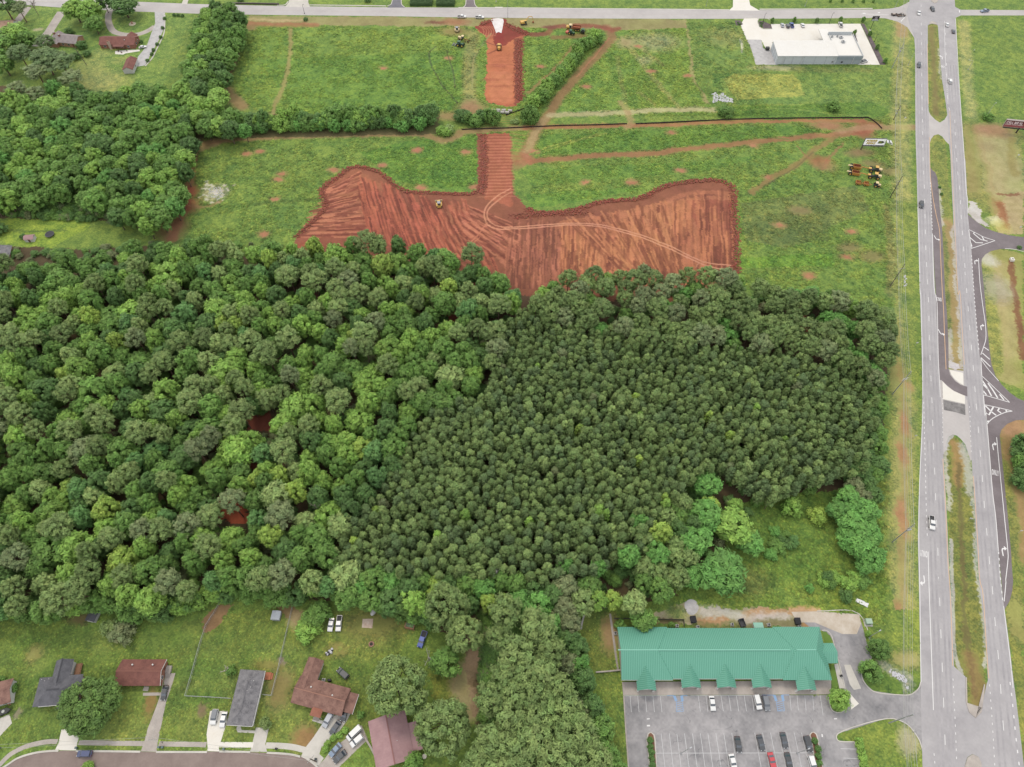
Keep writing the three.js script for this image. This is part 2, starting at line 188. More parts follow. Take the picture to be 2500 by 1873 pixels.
  for (let k = 0; k < 7; k++) stroke([[0.2,-343.9],[7.9,-341.8]].map(([x, z]) => [x, z + k * 3.2]), 0.9, 165, 115, 75, 0.5);
  fill([[-18,-342.9],[-15.4,-342.9],[-14.8,-328.6],[-15,-294.6],[-18.7,-294.6],[-18.3,-328.6]], 140, 84, 62, 0.9);
  // lawns round the white workshop
  fill([[115.7,-459.6],[150.9,-458.2],[152,-410.9],[223.9,-410.3],[252,-410.9],[261.7,-441.8],[247.8,-463.1],[240.3,-463.8],[240,-410.9],[226.8,-364.2],[212.8,-370.3],[136.8,-370.9],[121.1,-367.6],[112.5,-394],[115.9,-444.5]], 124, 162, 74);
  fill([[130.6,-396.3],[135,-401.2],[173.8,-401.2],[176.5,-394],[175.9,-378.8],[134.8,-375.4],[130.8,-384.6]], 172, 182, 88, 0.85); fill([[124.3,-401.2],[141.1,-403],[126.9,-395.1],[127.3,-384.6],[122.4,-389.2]], 84, 140, 62, 0.6); fill([[133.4,-375.4],[175.5,-377.1],[171.6,-372],[133.2,-370.3]], 92, 145, 66, 0.6);
  spot([138.9,-441.8], 14, 160, 165, 95, 0.6, 10); for (let k = 0; k < 9; k++) stroke([[146.9,-439.8],[146.3,-430]].map(([x, z]) => [x + (k % 3) * 6 + ink() * 2, z + ink() * 6]), 1, 222, 215, 190, 0.55);
  spot([165.1,-407.9], 14, 196, 182, 150, 0.6, 3); fill([[165.8,-463.8],[238.8,-463.8],[237.1,-457.5],[172.3,-457.5]], 120, 156, 70); stroke([[176.3,-406],[222.6,-405.4]], 5, 125, 138, 75, 0.5);
  fill([[120.4,-367.6],[213.6,-373.1],[226.8,-364.2],[209.3,-357.7],[154.6,-356.6],[121,-358.8]], 88, 142, 52, 0.7); stroke([[135.8,-365.3],[163.6,-367],[189.7,-361.5],[209.9,-359.9]], 1.4, 135, 172, 80, 0.6);
  // verges and medians of the highway
  stroke([[259.2,-461],[249,-428.7],[241.4,-401.2],[230.8,-370.9],[225.2,-350.2],[219.3,-330.5],[208.3,-292.4],[199.1,-258.2],[194.7,-245.6],[186.7,-215.8],[175.9,-182.2],[170.6,-166.8],[171.4,-169.2],[166.3,-151.6],[158.9,-129.7],[152.7,-109.6],[147.1,-90.9],[146.2,-87.1],[141.2,-69.9],[139,-63.4]], 10, 185, 178, 110, 0.75);
  stroke([[258,-458.2],[254.6,-444.5]], 7, 188, 150, 110, 0.7); stroke([[175.9,-182.2],[171.4,-169.2],[166.6,-152.7],[163.7,-144.8],[156,-119.5],[149.9,-100.1],[145,-84],[142.9,-76.2],[139.6,-66.6]], 3, 182, 152, 104, 0.5); for (const [x, z] of [[166.3,-151.6],[161.4,-137.2],[153.5,-112],[152,-107.2],[140.8,-70.8],[136.9,-63.4],[136.8,-56.3],[174.3,-177.2],[173.7,-173.5]]) spot([x, z], 1.8, 192, 140, 100, 0.6, 6);
  stroke([[181.9,-205.3],[177.3,-188.6],[169,-169.8]], 8, 178, 172, 100, 0.6); stroke([[207.5,-283.5],[196.5,-242.3],[187.3,-208.8],[178.6,-175.9]], 9, 128, 158, 62, 0.7);
  stroke([[293.3,-451.3],[280.7,-410.9],[268.8,-370.9]], 11, 122, 160, 62, 0.8); stroke([[299.5,-458.2],[286.6,-418.5],[275.6,-382.3],[269.3,-359.9]], 7, 192, 186, 120, 0.8);
  fill([[262.3,-352.3],[282.7,-351.3],[294.3,-346],[273.8,-294.6],[243.8,-294.6]], 150, 158, 82); stroke([[262.8,-348.1],[246.3,-294.6]], 14, 168, 148, 96, 0.6); stroke([[268.6,-351.3],[265,-328.6],[255,-294.6],[250.9,-283.5]], 10, 150, 158, 84, 0.7); stroke([[271.1,-347],[265.9,-318.8],[267.8,-320.6],[259.1,-292.4],[255.3,-279.2]], 9, 178, 142, 96, 0.8); stroke([[276.9,-342.9],[271,-318.8],[273.7,-320.6],[265.5,-296.1]], 18, 186, 178, 128, 0.9); stroke([[284.6,-338.7],[274.4,-309.2],[276.3,-310.9]], 4, 165, 155, 90, 0.8);
  spot([277.8,-347], 10, 172, 128, 96, 0.7, 6);
  fill([[264.1,-292.4],[274.4,-296.1],[261.3,-263.1],[249.5,-263.9],[249.8,-274],[257.6,-283.5]], 188, 172, 122); stroke([[259.5,-293.3],[264.1,-292.4],[270,-293.3]], 2, 140, 90, 62, 0.8); stroke([[258.3,-285.3],[256.2,-276.6],[254.5,-269.8]], 4, 160, 98, 62, 0.85); spot([250.6,-273.2], 4, 225, 218, 205, 0.8, 3); spot([251.2,-269.8], 5, 205, 200, 110, 0.6);
  fill([[242.4,-288],[246,-287.1],[244.7,-274.9],[246,-267.3],[240.4,-271.5],[238.3,-277.4]], 205, 198, 192);
  fill([[235.7,-250.4],[243.3,-253.5],[255.9,-249.6],[223.4,-168],[214.9,-174.1],[213.8,-182.2],[229.5,-230.4]], 160, 160, 88); stroke([[237.1,-241.7],[230.2,-215.8],[221.5,-188.6],[220.2,-175.9]], 9, 178, 170, 110, 0.7); stroke([[241.7,-241.7],[234.6,-215.8],[226.2,-188.6]], 8, 188, 172, 118, 0.6); stroke([[234,-237.9],[223.3,-201.9],[216.8,-179.1]], 5, 150, 165, 75, 0.7);
  stroke([[247.5,-244.1],[245.3,-236.4],[241.2,-223],[237.3,-208.8],[233.3,-195.2],[230.3,-185.4]], 2.6, 132, 84, 58, 0.95); stroke([[235.4,-248],[236.8,-245.6]], 8, 210, 205, 198, 0.8); spot([233.4,-227.4], 8, 182, 180, 158, 0.6);
  fill([[204.7,-145.9],[209.8,-151.6],[217.8,-153.9],[189.9,-84],[166.2,-23.2],[165.6,-23.2],[172.9,-50.1],[175.8,-61.8],[179.2,-74.1],[185.3,-82.7],[192.7,-104.8],[199.5,-129.7]], 142, 152, 72); stroke([[213.7,-151.6],[208.2,-144.8],[205.8,-135],[203.6,-124.6],[198.2,-109.6],[193,-95.5]], 8, 182, 142, 98, 0.8); stroke([[201.5,-132.4],[198.4,-119.5],[194,-104.8],[186.3,-84]], 4, 128, 150, 66, 0.7); stroke([[183.1,-74.1],[181.1,-65.8]], 8, 180, 172, 104, 0.6); spot([210.8,-150.4], 8, 190, 150, 110, 0.8, 5);
  // medians
  fill([[274.8,-455.4],[280.8,-456.1],[271,-421],[258.9,-376.5],[254,-358.8],[248.8,-354.5],[245.5,-361],[258.8,-406]], 142, 150, 74); stroke([[276.6,-452.7],[266.9,-421],[259.1,-394],[249.3,-362]], 3, 132, 118, 72, 0.8); stroke([[273.2,-428.7],[264.2,-396.3]], 1.6, 195, 190, 180, 0.8);
  fill([[239,-339.8],[243.8,-343.4],[246.2,-336.7],[233.9,-294.6],[226.9,-267.3],[219.8,-267.3],[230.2,-311.9]], 150, 160, 80); stroke([[243.5,-338.6],[232.5,-301.6],[225.3,-274.9]], 5, 130, 150, 70, 0.6);
  stroke([[224.2,-269.8],[216.9,-242.3],[211.2,-223],[205,-201.9],[198.7,-182.2]], 9, 186, 150, 108, 0.9); stroke([[222.7,-270.6],[214.9,-242.3],[208.4,-223],[200.6,-195.2]], 2.4, 120, 140, 70, 0.7); stroke([[202.3,-201.9],[196.8,-183.5]], 2.2, 205, 200, 195, 0.8); fill([[196.3,-184.1],[200,-182.9],[200,-179.1],[194.7,-179.4]], 214, 210, 205);
  stroke([[227.6,-270],[216.7,-234.1],[207.2,-201.9],[200.7,-180.3]], 1.6, 205, 202, 200, 0.8); stroke([[230,-299.7],[222.1,-270.6]], 1.8, 205, 200, 195, 0.8);
  fill([[178.4,-137.2],[182.7,-144.3],[185.3,-146.2],[187.4,-143.7],[187.5,-132.4],[177.9,-100.1],[168.1,-65.8],[162.7,-47.1],[159,-42],[153.7,-42.7],[156.6,-50.9],[154.3,-54.7],[164.4,-87.1],[170.9,-109.6]], 138, 146, 70); stroke([[184.6,-142.6],[184.1,-137.2],[180.2,-124.6]], 4, 182, 140, 92, 0.8); stroke([[182.9,-132.4],[175.9,-109.6],[169.8,-90.9],[164.8,-74.1],[160.6,-59.8],[159.4,-52],[157.5,-44.5]], 1.6, 116, 104, 62, 0.75); stroke([[160,-57.1],[160,-49],[158.7,-43.4]], 5, 156, 118, 80, 0.55);
  stroke([[180.6,-141.5],[177.2,-132.4],[175.1,-122],[172,-112]], 1.8, 208, 204, 202, 0.85); stroke([[187.6,-141.5],[186.7,-135],[184.8,-125.6],[183.5,-119.5]], 3.2, 200, 197, 196, 0.85); stroke([[168.6,-100.1],[163.5,-84],[159.1,-69.9],[155.4,-57.8],[155.8,-52]], 1.4, 205, 202, 196, 0.7); stroke([[183.1,-117],[176.7,-95.5],[173,-82.7],[169.3,-69.1],[164.6,-54]], 1.6, 208, 205, 202, 0.8); stroke([[184.7,-145.9],[182,-143.7],[179.6,-139.3]], 1.4, 205, 202, 200, 0.8);
  // gardens in the upper left
  fill([[-327.5,-478.8],[-214.3,-470.2],[-211.8,-391.6],[-236.9,-376.5],[-269.3,-410.9],[-328.6,-451.3]], 128, 166, 76); spot([-252.9,-394], 16, 176, 180, 108, 0.8, 12); spot([-263.5,-410.9], 10, 170, 178, 104, 0.6); spot([-310.8,-450.6], 3.4, 205, 195, 150, 0.9, 2); spot([-259.2,-424.8], 8, 175, 182, 105, 0.5, 5); spot([-236.9,-368.7], 8, 172, 176, 108, 0.7, 10); spot([-246.1,-415.9], 6, 168, 176, 100, 0.6, 4);
  fill([[-315.3,-398.7],[-303.2,-395.1],[-299.5,-376.5],[-304.2,-370.9]], 120, 158, 66); spot([-308.2,-386.3], 5, 168, 110, 88, 0.8, 2.5);
  for (let k = 0; k < 12; k++) stroke([[-230.1,-465.2],[-220.8,-401.2]].map(([x, z]) => [x + 2 + k * 2.3, z]), 1.1, 138, 172, 82, 0.5);
  fill([[-265,-272.4],[-248.9,-277.6],[-221.3,-278.4],[-217.6,-267.4],[-233.8,-252.6],[-243.1,-251],[-260,-259.9]], 142, 178, 66); stroke([[-258.9,-266.1],[-244.5,-265.9],[-229.1,-266.1]], 1.6, 92, 125, 58, 0.7); fill([[-253.3,-243.2],[-241.3,-241.6],[-238.4,-235.5],[-249.4,-233.3]], 120, 150, 74);
  // woodland floor: leaf litter over red clay
  fill([[-267.7,-255.7],[-210.6,-252.5],[-169.6,-255.7],[-107.3,-246.2],[-1.3,-222.2],[108.4,-216.5],[153.7,-222.2],[177.5,-205.3],[150.4,-133.2],[123.7,-116.8],[97.6,-114.8],[63.4,-78.2],[22.5,-73.2],[20.7,-52.6],[29.1,-23.2],[-9.9,-23.2],[-17.3,-60.3],[-34.5,-72.4],[-79.1,-78.2],[-110.2,-80.8],[-152.6,-74.9],[-192.5,-73.5]], 92, 74, 50, 0.95);
  fill([[-323.9,-391.9],[-187.2,-364.7],[-175.6,-339.2],[-181.1,-272.2],[-275.9,-275.6]], 96, 78, 50, 0.9); fill([[-210,-469.5],[-180.8,-463.9],[-177.3,-406.3],[-182.3,-356],[-196.9,-360.3]], 92, 82, 48, 0.9); fill([[-183.9,-362.5],[-42.3,-360.3],[-41.4,-343.3],[-178.2,-339.2]], 96, 88, 52, 0.8);
  fill([[-114.7,-155.5],[-104.2,-160.2],[-100.5,-148.7],[-112.7,-148.1]], 138, 74, 54); fill([[-115.9,-118.9],[-111.3,-118.9],[-105,-112.9],[-100.8,-108.2],[-114.4,-108.2]], 176, 88, 58); fill([[-108.3,-133.9],[-100.6,-131.2],[-100.6,-126],[-106.3,-126.5]], 150, 80, 56); fill([[-116.7,-118],[-104.8,-114],[-101.3,-106.3],[-109.5,-106.3],[-115.3,-110.1]], 176, 90, 58); stroke([[-113,-147.6],[-106.8,-133.9]], 6, 130, 76, 56, 0.7);
  fill([[-103.4,-234.4],[-97.7,-234.4],[-91,-219.7],[-101.2,-221.1]], 128, 84, 66); spot([-105,-251.5], 7, 178, 96, 68, 0.9, 5); fill([[-33.5,-221.9],[-23.2,-214.7],[-22.1,-200.2],[-30.4,-204.3]], 140, 72, 52); fill([[43.2,-206.1],[50.2,-204.7],[49.1,-198.6],[43.2,-198.6]], 138, 66, 50); fill([[133.8,-211.6],[138.9,-212.4],[140.7,-194.6],[136.9,-192],[131.2,-204.7]], 168, 82, 60);
  fill([[-104.5,-178.4],[-98.8,-175.2],[-98.6,-168.5],[-102.9,-169.7]], 140, 80, 58);
  // meadow and dirt lane behind the green-roofed shops
  fill([[90.3,-114.8],[109.4,-118.8],[124.7,-120.8],[146.9,-120.8],[134.8,-69.9],[63.2,-76.5],[58.8,-81.6],[79.6,-94]], 112, 154, 62); spot([81.8,-80.1], 16, 136, 166, 70, 0.5, 8); spot([108.6,-77.1], 14, 140, 168, 72, 0.5, 6); spot([88.5,-83.9], 8, 98, 120, 62, 0.6, 5);
  fill([[110.6,-73.1],[125.6,-72],[127.6,-67.1],[133.8,-68.3],[139.7,-74.1],[139.2,-87.1],[117.4,-87.1],[105.7,-74.1]], 124, 158, 60, 0.6);
  fill([[58,-74.1],[63.4,-76.2],[67.4,-74.1],[86,-74.1],[98.9,-74.5],[109.6,-73.3],[115.5,-72.4],[114.1,-66.6],[93.1,-67.1],[66.6,-68.7],[61.5,-68.3],[51.3,-70.8],[51.9,-72.8]], 196, 180, 150, 0.9); stroke([[67.5,-69.5],[76.8,-69.7]], 2.6, 205, 150, 105, 0.8); stroke([[84.7,-71.6],[94.3,-72.8],[105,-73.3],[111.1,-72.2]], 3, 208, 160, 112, 0.7); stroke([[68.9,-72.8],[77.3,-72.4],[85.4,-70.3],[98.2,-71.2]], 3.4, 222, 214, 205, 0.8); stroke([[66.5,-68.3],[80.7,-67.7],[97.6,-68.7],[108,-68.3]], 2.6, 140, 135, 88, 0.7); spot([59.9,-72.4], 4, 140, 160, 75, 0.7, 3); fill([[51.2,-70.3],[60,-69.9],[61,-67.9],[50.9,-67.9]], 140, 120, 88, 0.8); spot([107.2,-68.3], 3, 198, 145, 100, 0.7, 1.6);
  fill([[24.9,-66.6],[26.9,-72.8],[35,-72.8],[36.7,-52.8],[29,-52.4]], 122, 148, 66); spot([35.2,-65], 3, 182, 142, 104, 0.8, 6); fill([[29.4,-52],[37.4,-51.7],[36.9,-32],[37.3,-23.2],[35.8,-23.2],[32.2,-35.5]], 116, 148, 64);
  fill([[125.8,-72.8],[125.2,-57.1],[121.5,-47.9],[125.6,-45.6],[135.1,-45.3],[140.3,-49],[148.2,-74.1]], 128, 158, 66); spot([130.3,-47.9], 12, 108, 148, 60, 0.6, 5); fill([[108,-32.7],[124.8,-37.3],[131.7,-36.9],[134.5,-28.5],[133.1,-23.2],[113.1,-23.2],[112.8,-30.6]], 130, 158, 66); spot([130.4,-30.6], 3.4, 196, 184, 150, 0.9, 4); stroke([[129,-54.7],[132.3,-52],[135.8,-50.1],[135.1,-46.7]], 3.4, 196, 192, 184, 0.7); spot([138.1,-56.3], 6, 192, 172, 118, 0.7, 3);
  // back gardens of the houses
  fill([[-188.9,-70.8],[-171.4,-69.1],[-140.2,-63.4],[-112,-66.6],[-88.3,-74.1],[-79.9,-29.9],[-145.5,-30.6],[-171.9,-29.2]], 116, 148, 62); fill([[-118.8,-69.1],[-79.9,-74.9],[-36.9,-69.1],[-39.7,-54],[-49,-29.2],[-110.7,-30.2]], 122, 148, 64);
  for (let k = 0; k < 46; k++) { const a = [-182.7,-65.8], b = [-49.2,-30.2]; spot([a[0] + (b[0] - a[0]) * ink(), a[1] + (b[1] - a[1]) * ink()], 3 + ink() * 6, ...(ink() < 0.5 ? [146, 168, 78] : [92, 138, 54]), 0.35, 2 + ink() * 4); }
  fill([[-110,-65.8],[-110.6,-69.9],[-109.2,-72.8],[-106.5,-75.8],[-101.4,-75.8],[-103.6,-70.8],[-106.5,-66.6],[-109.1,-65.2]], 165, 122, 92, 0.9); fill([[-88.1,-75.8],[-80.2,-76.6],[-76.1,-72.8],[-76.4,-66.6],[-79.9,-69.9],[-85.5,-73.3]], 158, 124, 88, 0.85); spot([-77.3,-69.5], 3, 205, 182, 130, 0.8, 3.4); spot([-67.9,-31.6], 5, 178, 132, 92, 0.8, 4); spot([-61.6,-59.4], 4, 165, 138, 84, 0.7, 2.4); spot([-79.1,-47.1], 4, 160, 128, 84, 0.5, 7); spot([-49.5,-69.1], 12, 140, 122, 74, 0.5, 6);
  stroke([[-68.4,-55.5],[-64.7,-57.8],[-56.9,-61],[-50.3,-61.8]], 2, 140, 150, 76, 0.6); stroke([[-54.4,-54.7],[-53,-59.8],[-52.2,-63.4]], 1, 92, 122, 52, 0.6); stroke([[-58.9,-54.7],[-56.8,-60.2]], 1, 92, 122, 52, 0.6); spot([-80.4,-56.3], 1.4, 160, 140, 130, 0.8); spot([-104.4,-39.8], 1.8, 140, 112, 90, 0.8); spot([-85.4,-54.7], 5, 168, 140, 80, 0.5, 2);
  spot([-121.9,-42.3], 2, 165, 125, 78, 0.7, 5); spot([-155.1,-70.8], 5, 140, 112, 76, 0.6, 2.5); spot([-168.2,-58.2], 3, 168, 150, 92, 0.6); spot([-166.4,-39.2], 1.4, 165, 150, 130, 0.8);
  fill([[-28.5,-51.7],[-18.8,-51.7],[-19.3,-44.2],[-26.4,-43]], 142, 158, 68); stroke([[-11.1,-67.1],[-12.2,-60.2],[-14.5,-54],[-17.2,-50.9],[-17.1,-47.9],[-14.9,-42.7],[-14.4,-39.8]], 7, 190, 162, 126, 0.9); fill([[-15.5,-60.2],[-8.1,-60.2],[-7.9,-52],[-17.3,-53.2]], 192, 160, 124, 0.8); fill([[-54.7,-31.3],[-49.4,-32],[-48,-30.6],[-51.3,-28.5]], 120, 150, 62);
}

const MAPS = [];
function groundMap(x0, x1, z0, z1, size) { // z0 is the far edge
  const cv = document.createElement('canvas'); cv.width = cv.height = size; const c = cv.getContext('2d');
  c.fillStyle = css(122, 158, 68); c.fillRect(0, 0, size, size);
  const sx = size / (x1 - x0), sz = size / (z1 - z0), cv2 = document.createElement('canvas'); cv2.width = cv2.height = size; const c1 = c, c2 = cv2.getContext('2d'); for (const q of [c1, c2]) { q.setTransform(sx, 0, 0, sz, -x0 * sx, -z0 * sz); q.lineJoin = q.lineCap = 'round'; }
  for (const [k, p, col, a, w, w2] of OPS) {
    const c = k === 's' && w <= 1.5 ? c2 : c1; c.globalAlpha = a; c.fillStyle = c.strokeStyle = col; c.beginPath();
    if (k === 'e') { for (const [q, b] of [[1.35, 0.3], [1.1, 0.4], [0.85, 0.5], [0.6, 0.5]]) { c.globalAlpha = a * b; c.beginPath(); c.ellipse(p[0], p[1], w * q, w2 * q, 0, 0, 6.2832); c.fill(); } continue; }
    p.forEach(([x, z], i) => (i ? c.lineTo(x, z) : c.moveTo(x, z)));
    if (k === 'f') { c.closePath(); c.fill(); } else for (const [q, b] of w > 1.5 ? [[1.35, 0.3], [1.05, 0.45], [0.75, 0.55]] : [[1, 1]]) { c.globalAlpha = a * b; c.lineWidth = w * q; c.stroke(); }
  }
  const src = c1.getImageData(0, 0, size, size).data, thin = c2.getImageData(0, 0, size, size).data, out = new Uint8Array(size * size * 4);
  const LUT = new Float32Array(256); for (let i = 0; i < 256; i++) LUT[i] = toLin(i);
  const INV = new Uint8Array(4097); for (let i = 0; i <= 4096; i++) INV[i] = Math.min(255, Math.round(toS(i / 4096)));
  const put = (v) => INV[v <= 0 ? 0 : v >= 1 ? 4096 : (v * 4096) | 0];
  for (let j = 0; j < size; j++) for (let i = 0; i < size; i++) {
    const x = x0 + (i + 0.5) / sx, z = z0 + (j + 0.5) / sz;
    const w1 = noise(x / 5.3 + 91, z / 5.3), w2 = noise(x / 5.3, z / 5.3 + 47), f1 = noise(x * 1.3 + 13, z * 1.3), f2 = noise(x * 1.3, z * 1.3 + 71);
    const si = Math.min(size - 1, Math.max(0, Math.round((x + w1 * 0.8 + f1 * 0.7 - x0) * sx))), sj = Math.min(size - 1, Math.max(0, Math.round((z + w2 * 0.8 + f2 * 0.7 - z0) * sz)));
    const k = (sj * size + si) * 4; let r = LUT[src[k]], g = LUT[src[k + 1]], b = LUT[src[k + 2]];
    const ti = Math.min(size - 1, Math.max(0, Math.round((x + w1 * 0.25 + f1 * 0.14 - x0) * sx))), tj = Math.min(size - 1, Math.max(0, Math.round((z + w2 * 0.25 + f2 * 0.14 - z0) * sz))), tk = (tj * size + ti) * 4, ta = thin[tk + 3] / 255; if (ta > 0.01) { r += (LUT[thin[tk]] - r) * ta; g += (LUT[thin[tk + 1]] - g) * ta; b += (LUT[thin[tk + 2]] - b) * ta; }
    const big = noise(x / 31, z / 31), mid_ = noise(x / 8.1 + 5, z / 8.1), sm = noise(x / 2.3, z / 2.3 + 9), fine = noise(x * 2.1, z * 2.1), grit = TAB[(i * 7919 + j * 104729) & 65535];
    if (g > r * 1.03) { // grass: dry blades, lush clumps
      const calm = z > -190 && x < 30 ? 0.55 : 1, dry = calm * (big * 0.14 + mid_ * 0.22 + sm * 0.3 + fine * 0.3), lum = 0.9 + mid_ * 0.06 + sm * 0.15 + fine * 0.24 + grit * 0.2;
      const gy = (r + g) * 0.5; r += (gy - r) * 0.3; g += (gy - g) * 0.12; b *= 1.02;
      r *= lum * (1 + dry * 0.5); g *= lum * (1 + dry * 0.16); b *= lum * (1 + dry * 0.1);
    } else { const lum = 1 + big * 0.06 + mid_ * 0.09 + sm * 0.1 + fine * 0.1 + grit * 0.06; r *= lum; g *= lum * (1 + mid_ * 0.05); b *= lum * (1 + sm * 0.05); }
    const o = ((size - 1 - j) * size + i) * 4; out[o] = put(r); out[o + 1] = put(g); out[o + 2] = put(b); out[o + 3] = 255;
  }
  MAPS.push([x0, x1, z0, z1, size, out]);
  const t = new THREE.DataTexture(out, size, size); t.colorSpace = THREE.SRGBColorSpace; t.magFilter = THREE.LinearFilter; t.minFilter = THREE.LinearMipmapLinearFilter; t.generateMipmaps = true; t.needsUpdate = true;
  return t;
}
function bumpTile(size, f) { const d = new Uint8Array(size * size * 4); for (let j = 0; j < size; j++) for (let i = 0; i < size; i++) { const v = Math.max(0, Math.min(255, f(i, j) * 255)); const k = (j * size + i) * 4; d[k] = d[k + 1] = d[k + 2] = v; d[k + 3] = 255; } const t = new THREE.DataTexture(d, size, size); t.wrapS = t.wrapT = THREE.RepeatWrapping; t.magFilter = THREE.LinearFilter; t.needsUpdate = true; return t; }
const NEAR = [-250, 250, -190, 10], FAR = [-400, 400, -520, -190];
function groundPart(name, [x0, x1, z0, z1]) {
  const m = new THREE.MeshStandardMaterial({ map: groundMap(x0, x1, z0, z1, 2048), roughness: 1 });
  const g = new THREE.PlaneGeometry(x1 - x0, z1 - z0); g.rotateX(-Math.PI / 2); g.translate((x0 + x1) / 2, 0, (z0 + z1) / 2);
  return struct(mesh(name, g, m));
}
groundPart('lawn_ground', NEAR); groundPart('field_ground', FAR);
{ const g = [bx(6000, 0.2, 2480, 0, -0.1, -1760), bx(6000, 0.2, 2990, 0, -0.1, 1505), bx(2600, 0.2, 330, -1700, -0.1, -355), bx(2600, 0.2, 330, 1700, -0.1, -355), bx(2750, 0.2, 200, -1625, -0.1, -90), bx(2750, 0.2, 200, 1625, -0.1, -90)]; struct(mesh('ground', g, mat(122, 158, 68, 1))); }

// ---------------------------------------------------------------- paved surfaces
function pnoise(x, y, p) { const xi = Math.floor(x), yi = Math.floor(y); let u = x - xi, v = y - yi; u = u * u * (3 - 2 * u); v = v * v * (3 - 2 * v); const w = (a, b) => TAB[((((b % p) + p) % p) << 8 | (((a % p) + p) % p)) & 65535]; const m = w(xi, yi) * (1 - u) + w(xi + 1, yi) * u, n = w(xi, yi + 1) * (1 - u) + w(xi + 1, yi + 1) * u; return m + (n - m) * v; }
function surface(c1, c2, metres, cont = 1, rough = 0.92, cracks = 0) { // mottled tile, uv in metres
  const n = 512, d = new Uint8Array(n * n * 4), A = c1.map(toLin), B = c2.map(toLin);
  for (let j = 0; j < n; j++) for (let i = 0; i < n; i++) {
    const u = i / n, v = j / n; let t = 0.5 + cont * (0.26 * pnoise(u * 6, v * 6, 6) + 0.2 * pnoise(u * 17, v * 17, 17) + 0.16 * pnoise(u * 61, v * 61, 61) + 0.12 * TAB[(i * 31 + j * 1777) & 65535]);
    if (cracks && Math.abs(pnoise(u * 9 + 0.3 * pnoise(u * 40, v * 40, 40), v * 9 + 3, 9)) < 0.012 && pnoise(u * 4, v * 4, 4) > 0.1) t -= cracks;
    t = Math.max(-0.4, Math.min(1.3, t)); const k = (j * n + i) * 4; for (let q = 0; q < 3; q++) d[k + q] = Math.max(0, Math.min(255, Math.round(toS((A[q] + (B[q] - A[q]) * t) / GAIN)))); d[k + 3] = 255;
  }
  const t = new THREE.DataTexture(d, n, n); t.colorSpace = THREE.SRGBColorSpace; t.wrapS = t.wrapT = THREE.RepeatWrapping; t.repeat.set(1 / metres, 1 / metres); t.magFilter = THREE.LinearFilter; t.minFilter = THREE.LinearMipmapLinearFilter; t.generateMipmaps = true; t.needsUpdate = true;
  return new THREE.MeshStandardMaterial({ map: t, roughness: rough });
}
const ASPHALT = surface([172, 168, 170], [200, 196, 196], 37, 0.8), NEWASPHALT = surface([118, 108, 110], [146, 136, 138], 29, 0.8), LOT = surface([142, 140, 142], [192, 188, 188], 41, 1.1, 0.92, 0.5), STREET = surface([138, 120, 114], [164, 146, 138], 31, 0.9), CONCRETE = surface([205, 200, 190], [232, 226, 216], 23, 0.9), WHITECONC = surface([244, 236, 222], [255, 252, 244], 33, 0.7), OLDCONC = surface([176, 166, 158], [208, 198, 188], 19, 1), GRAVEL = surface([184, 181, 180], [218, 215, 213], 9, 1), TOPROAD = surface([192, 186, 184], [214, 208, 204], 43, 0.8), PATCH = surface([108, 104, 104], [160, 156, 154], 13, 1.2), CHALK = surface([232, 222, 218], [255, 252, 250], 11, 1.2);
const WHITE = mat(250, 248, 246, 0.8), YELLOW = mat(240, 196, 150, 0.8), BLUEPAINT = mat(150, 185, 225, 0.8), FADED = mat(215, 213, 213, 0.9);
const part = (name, g, m, parent, label) => { const o = mesh(name, g, m, parent); if (label) o.userData.label = label; return o; };
const paved = (name, pts, y, m) => struct(mesh(name, flat(pts, y), m));

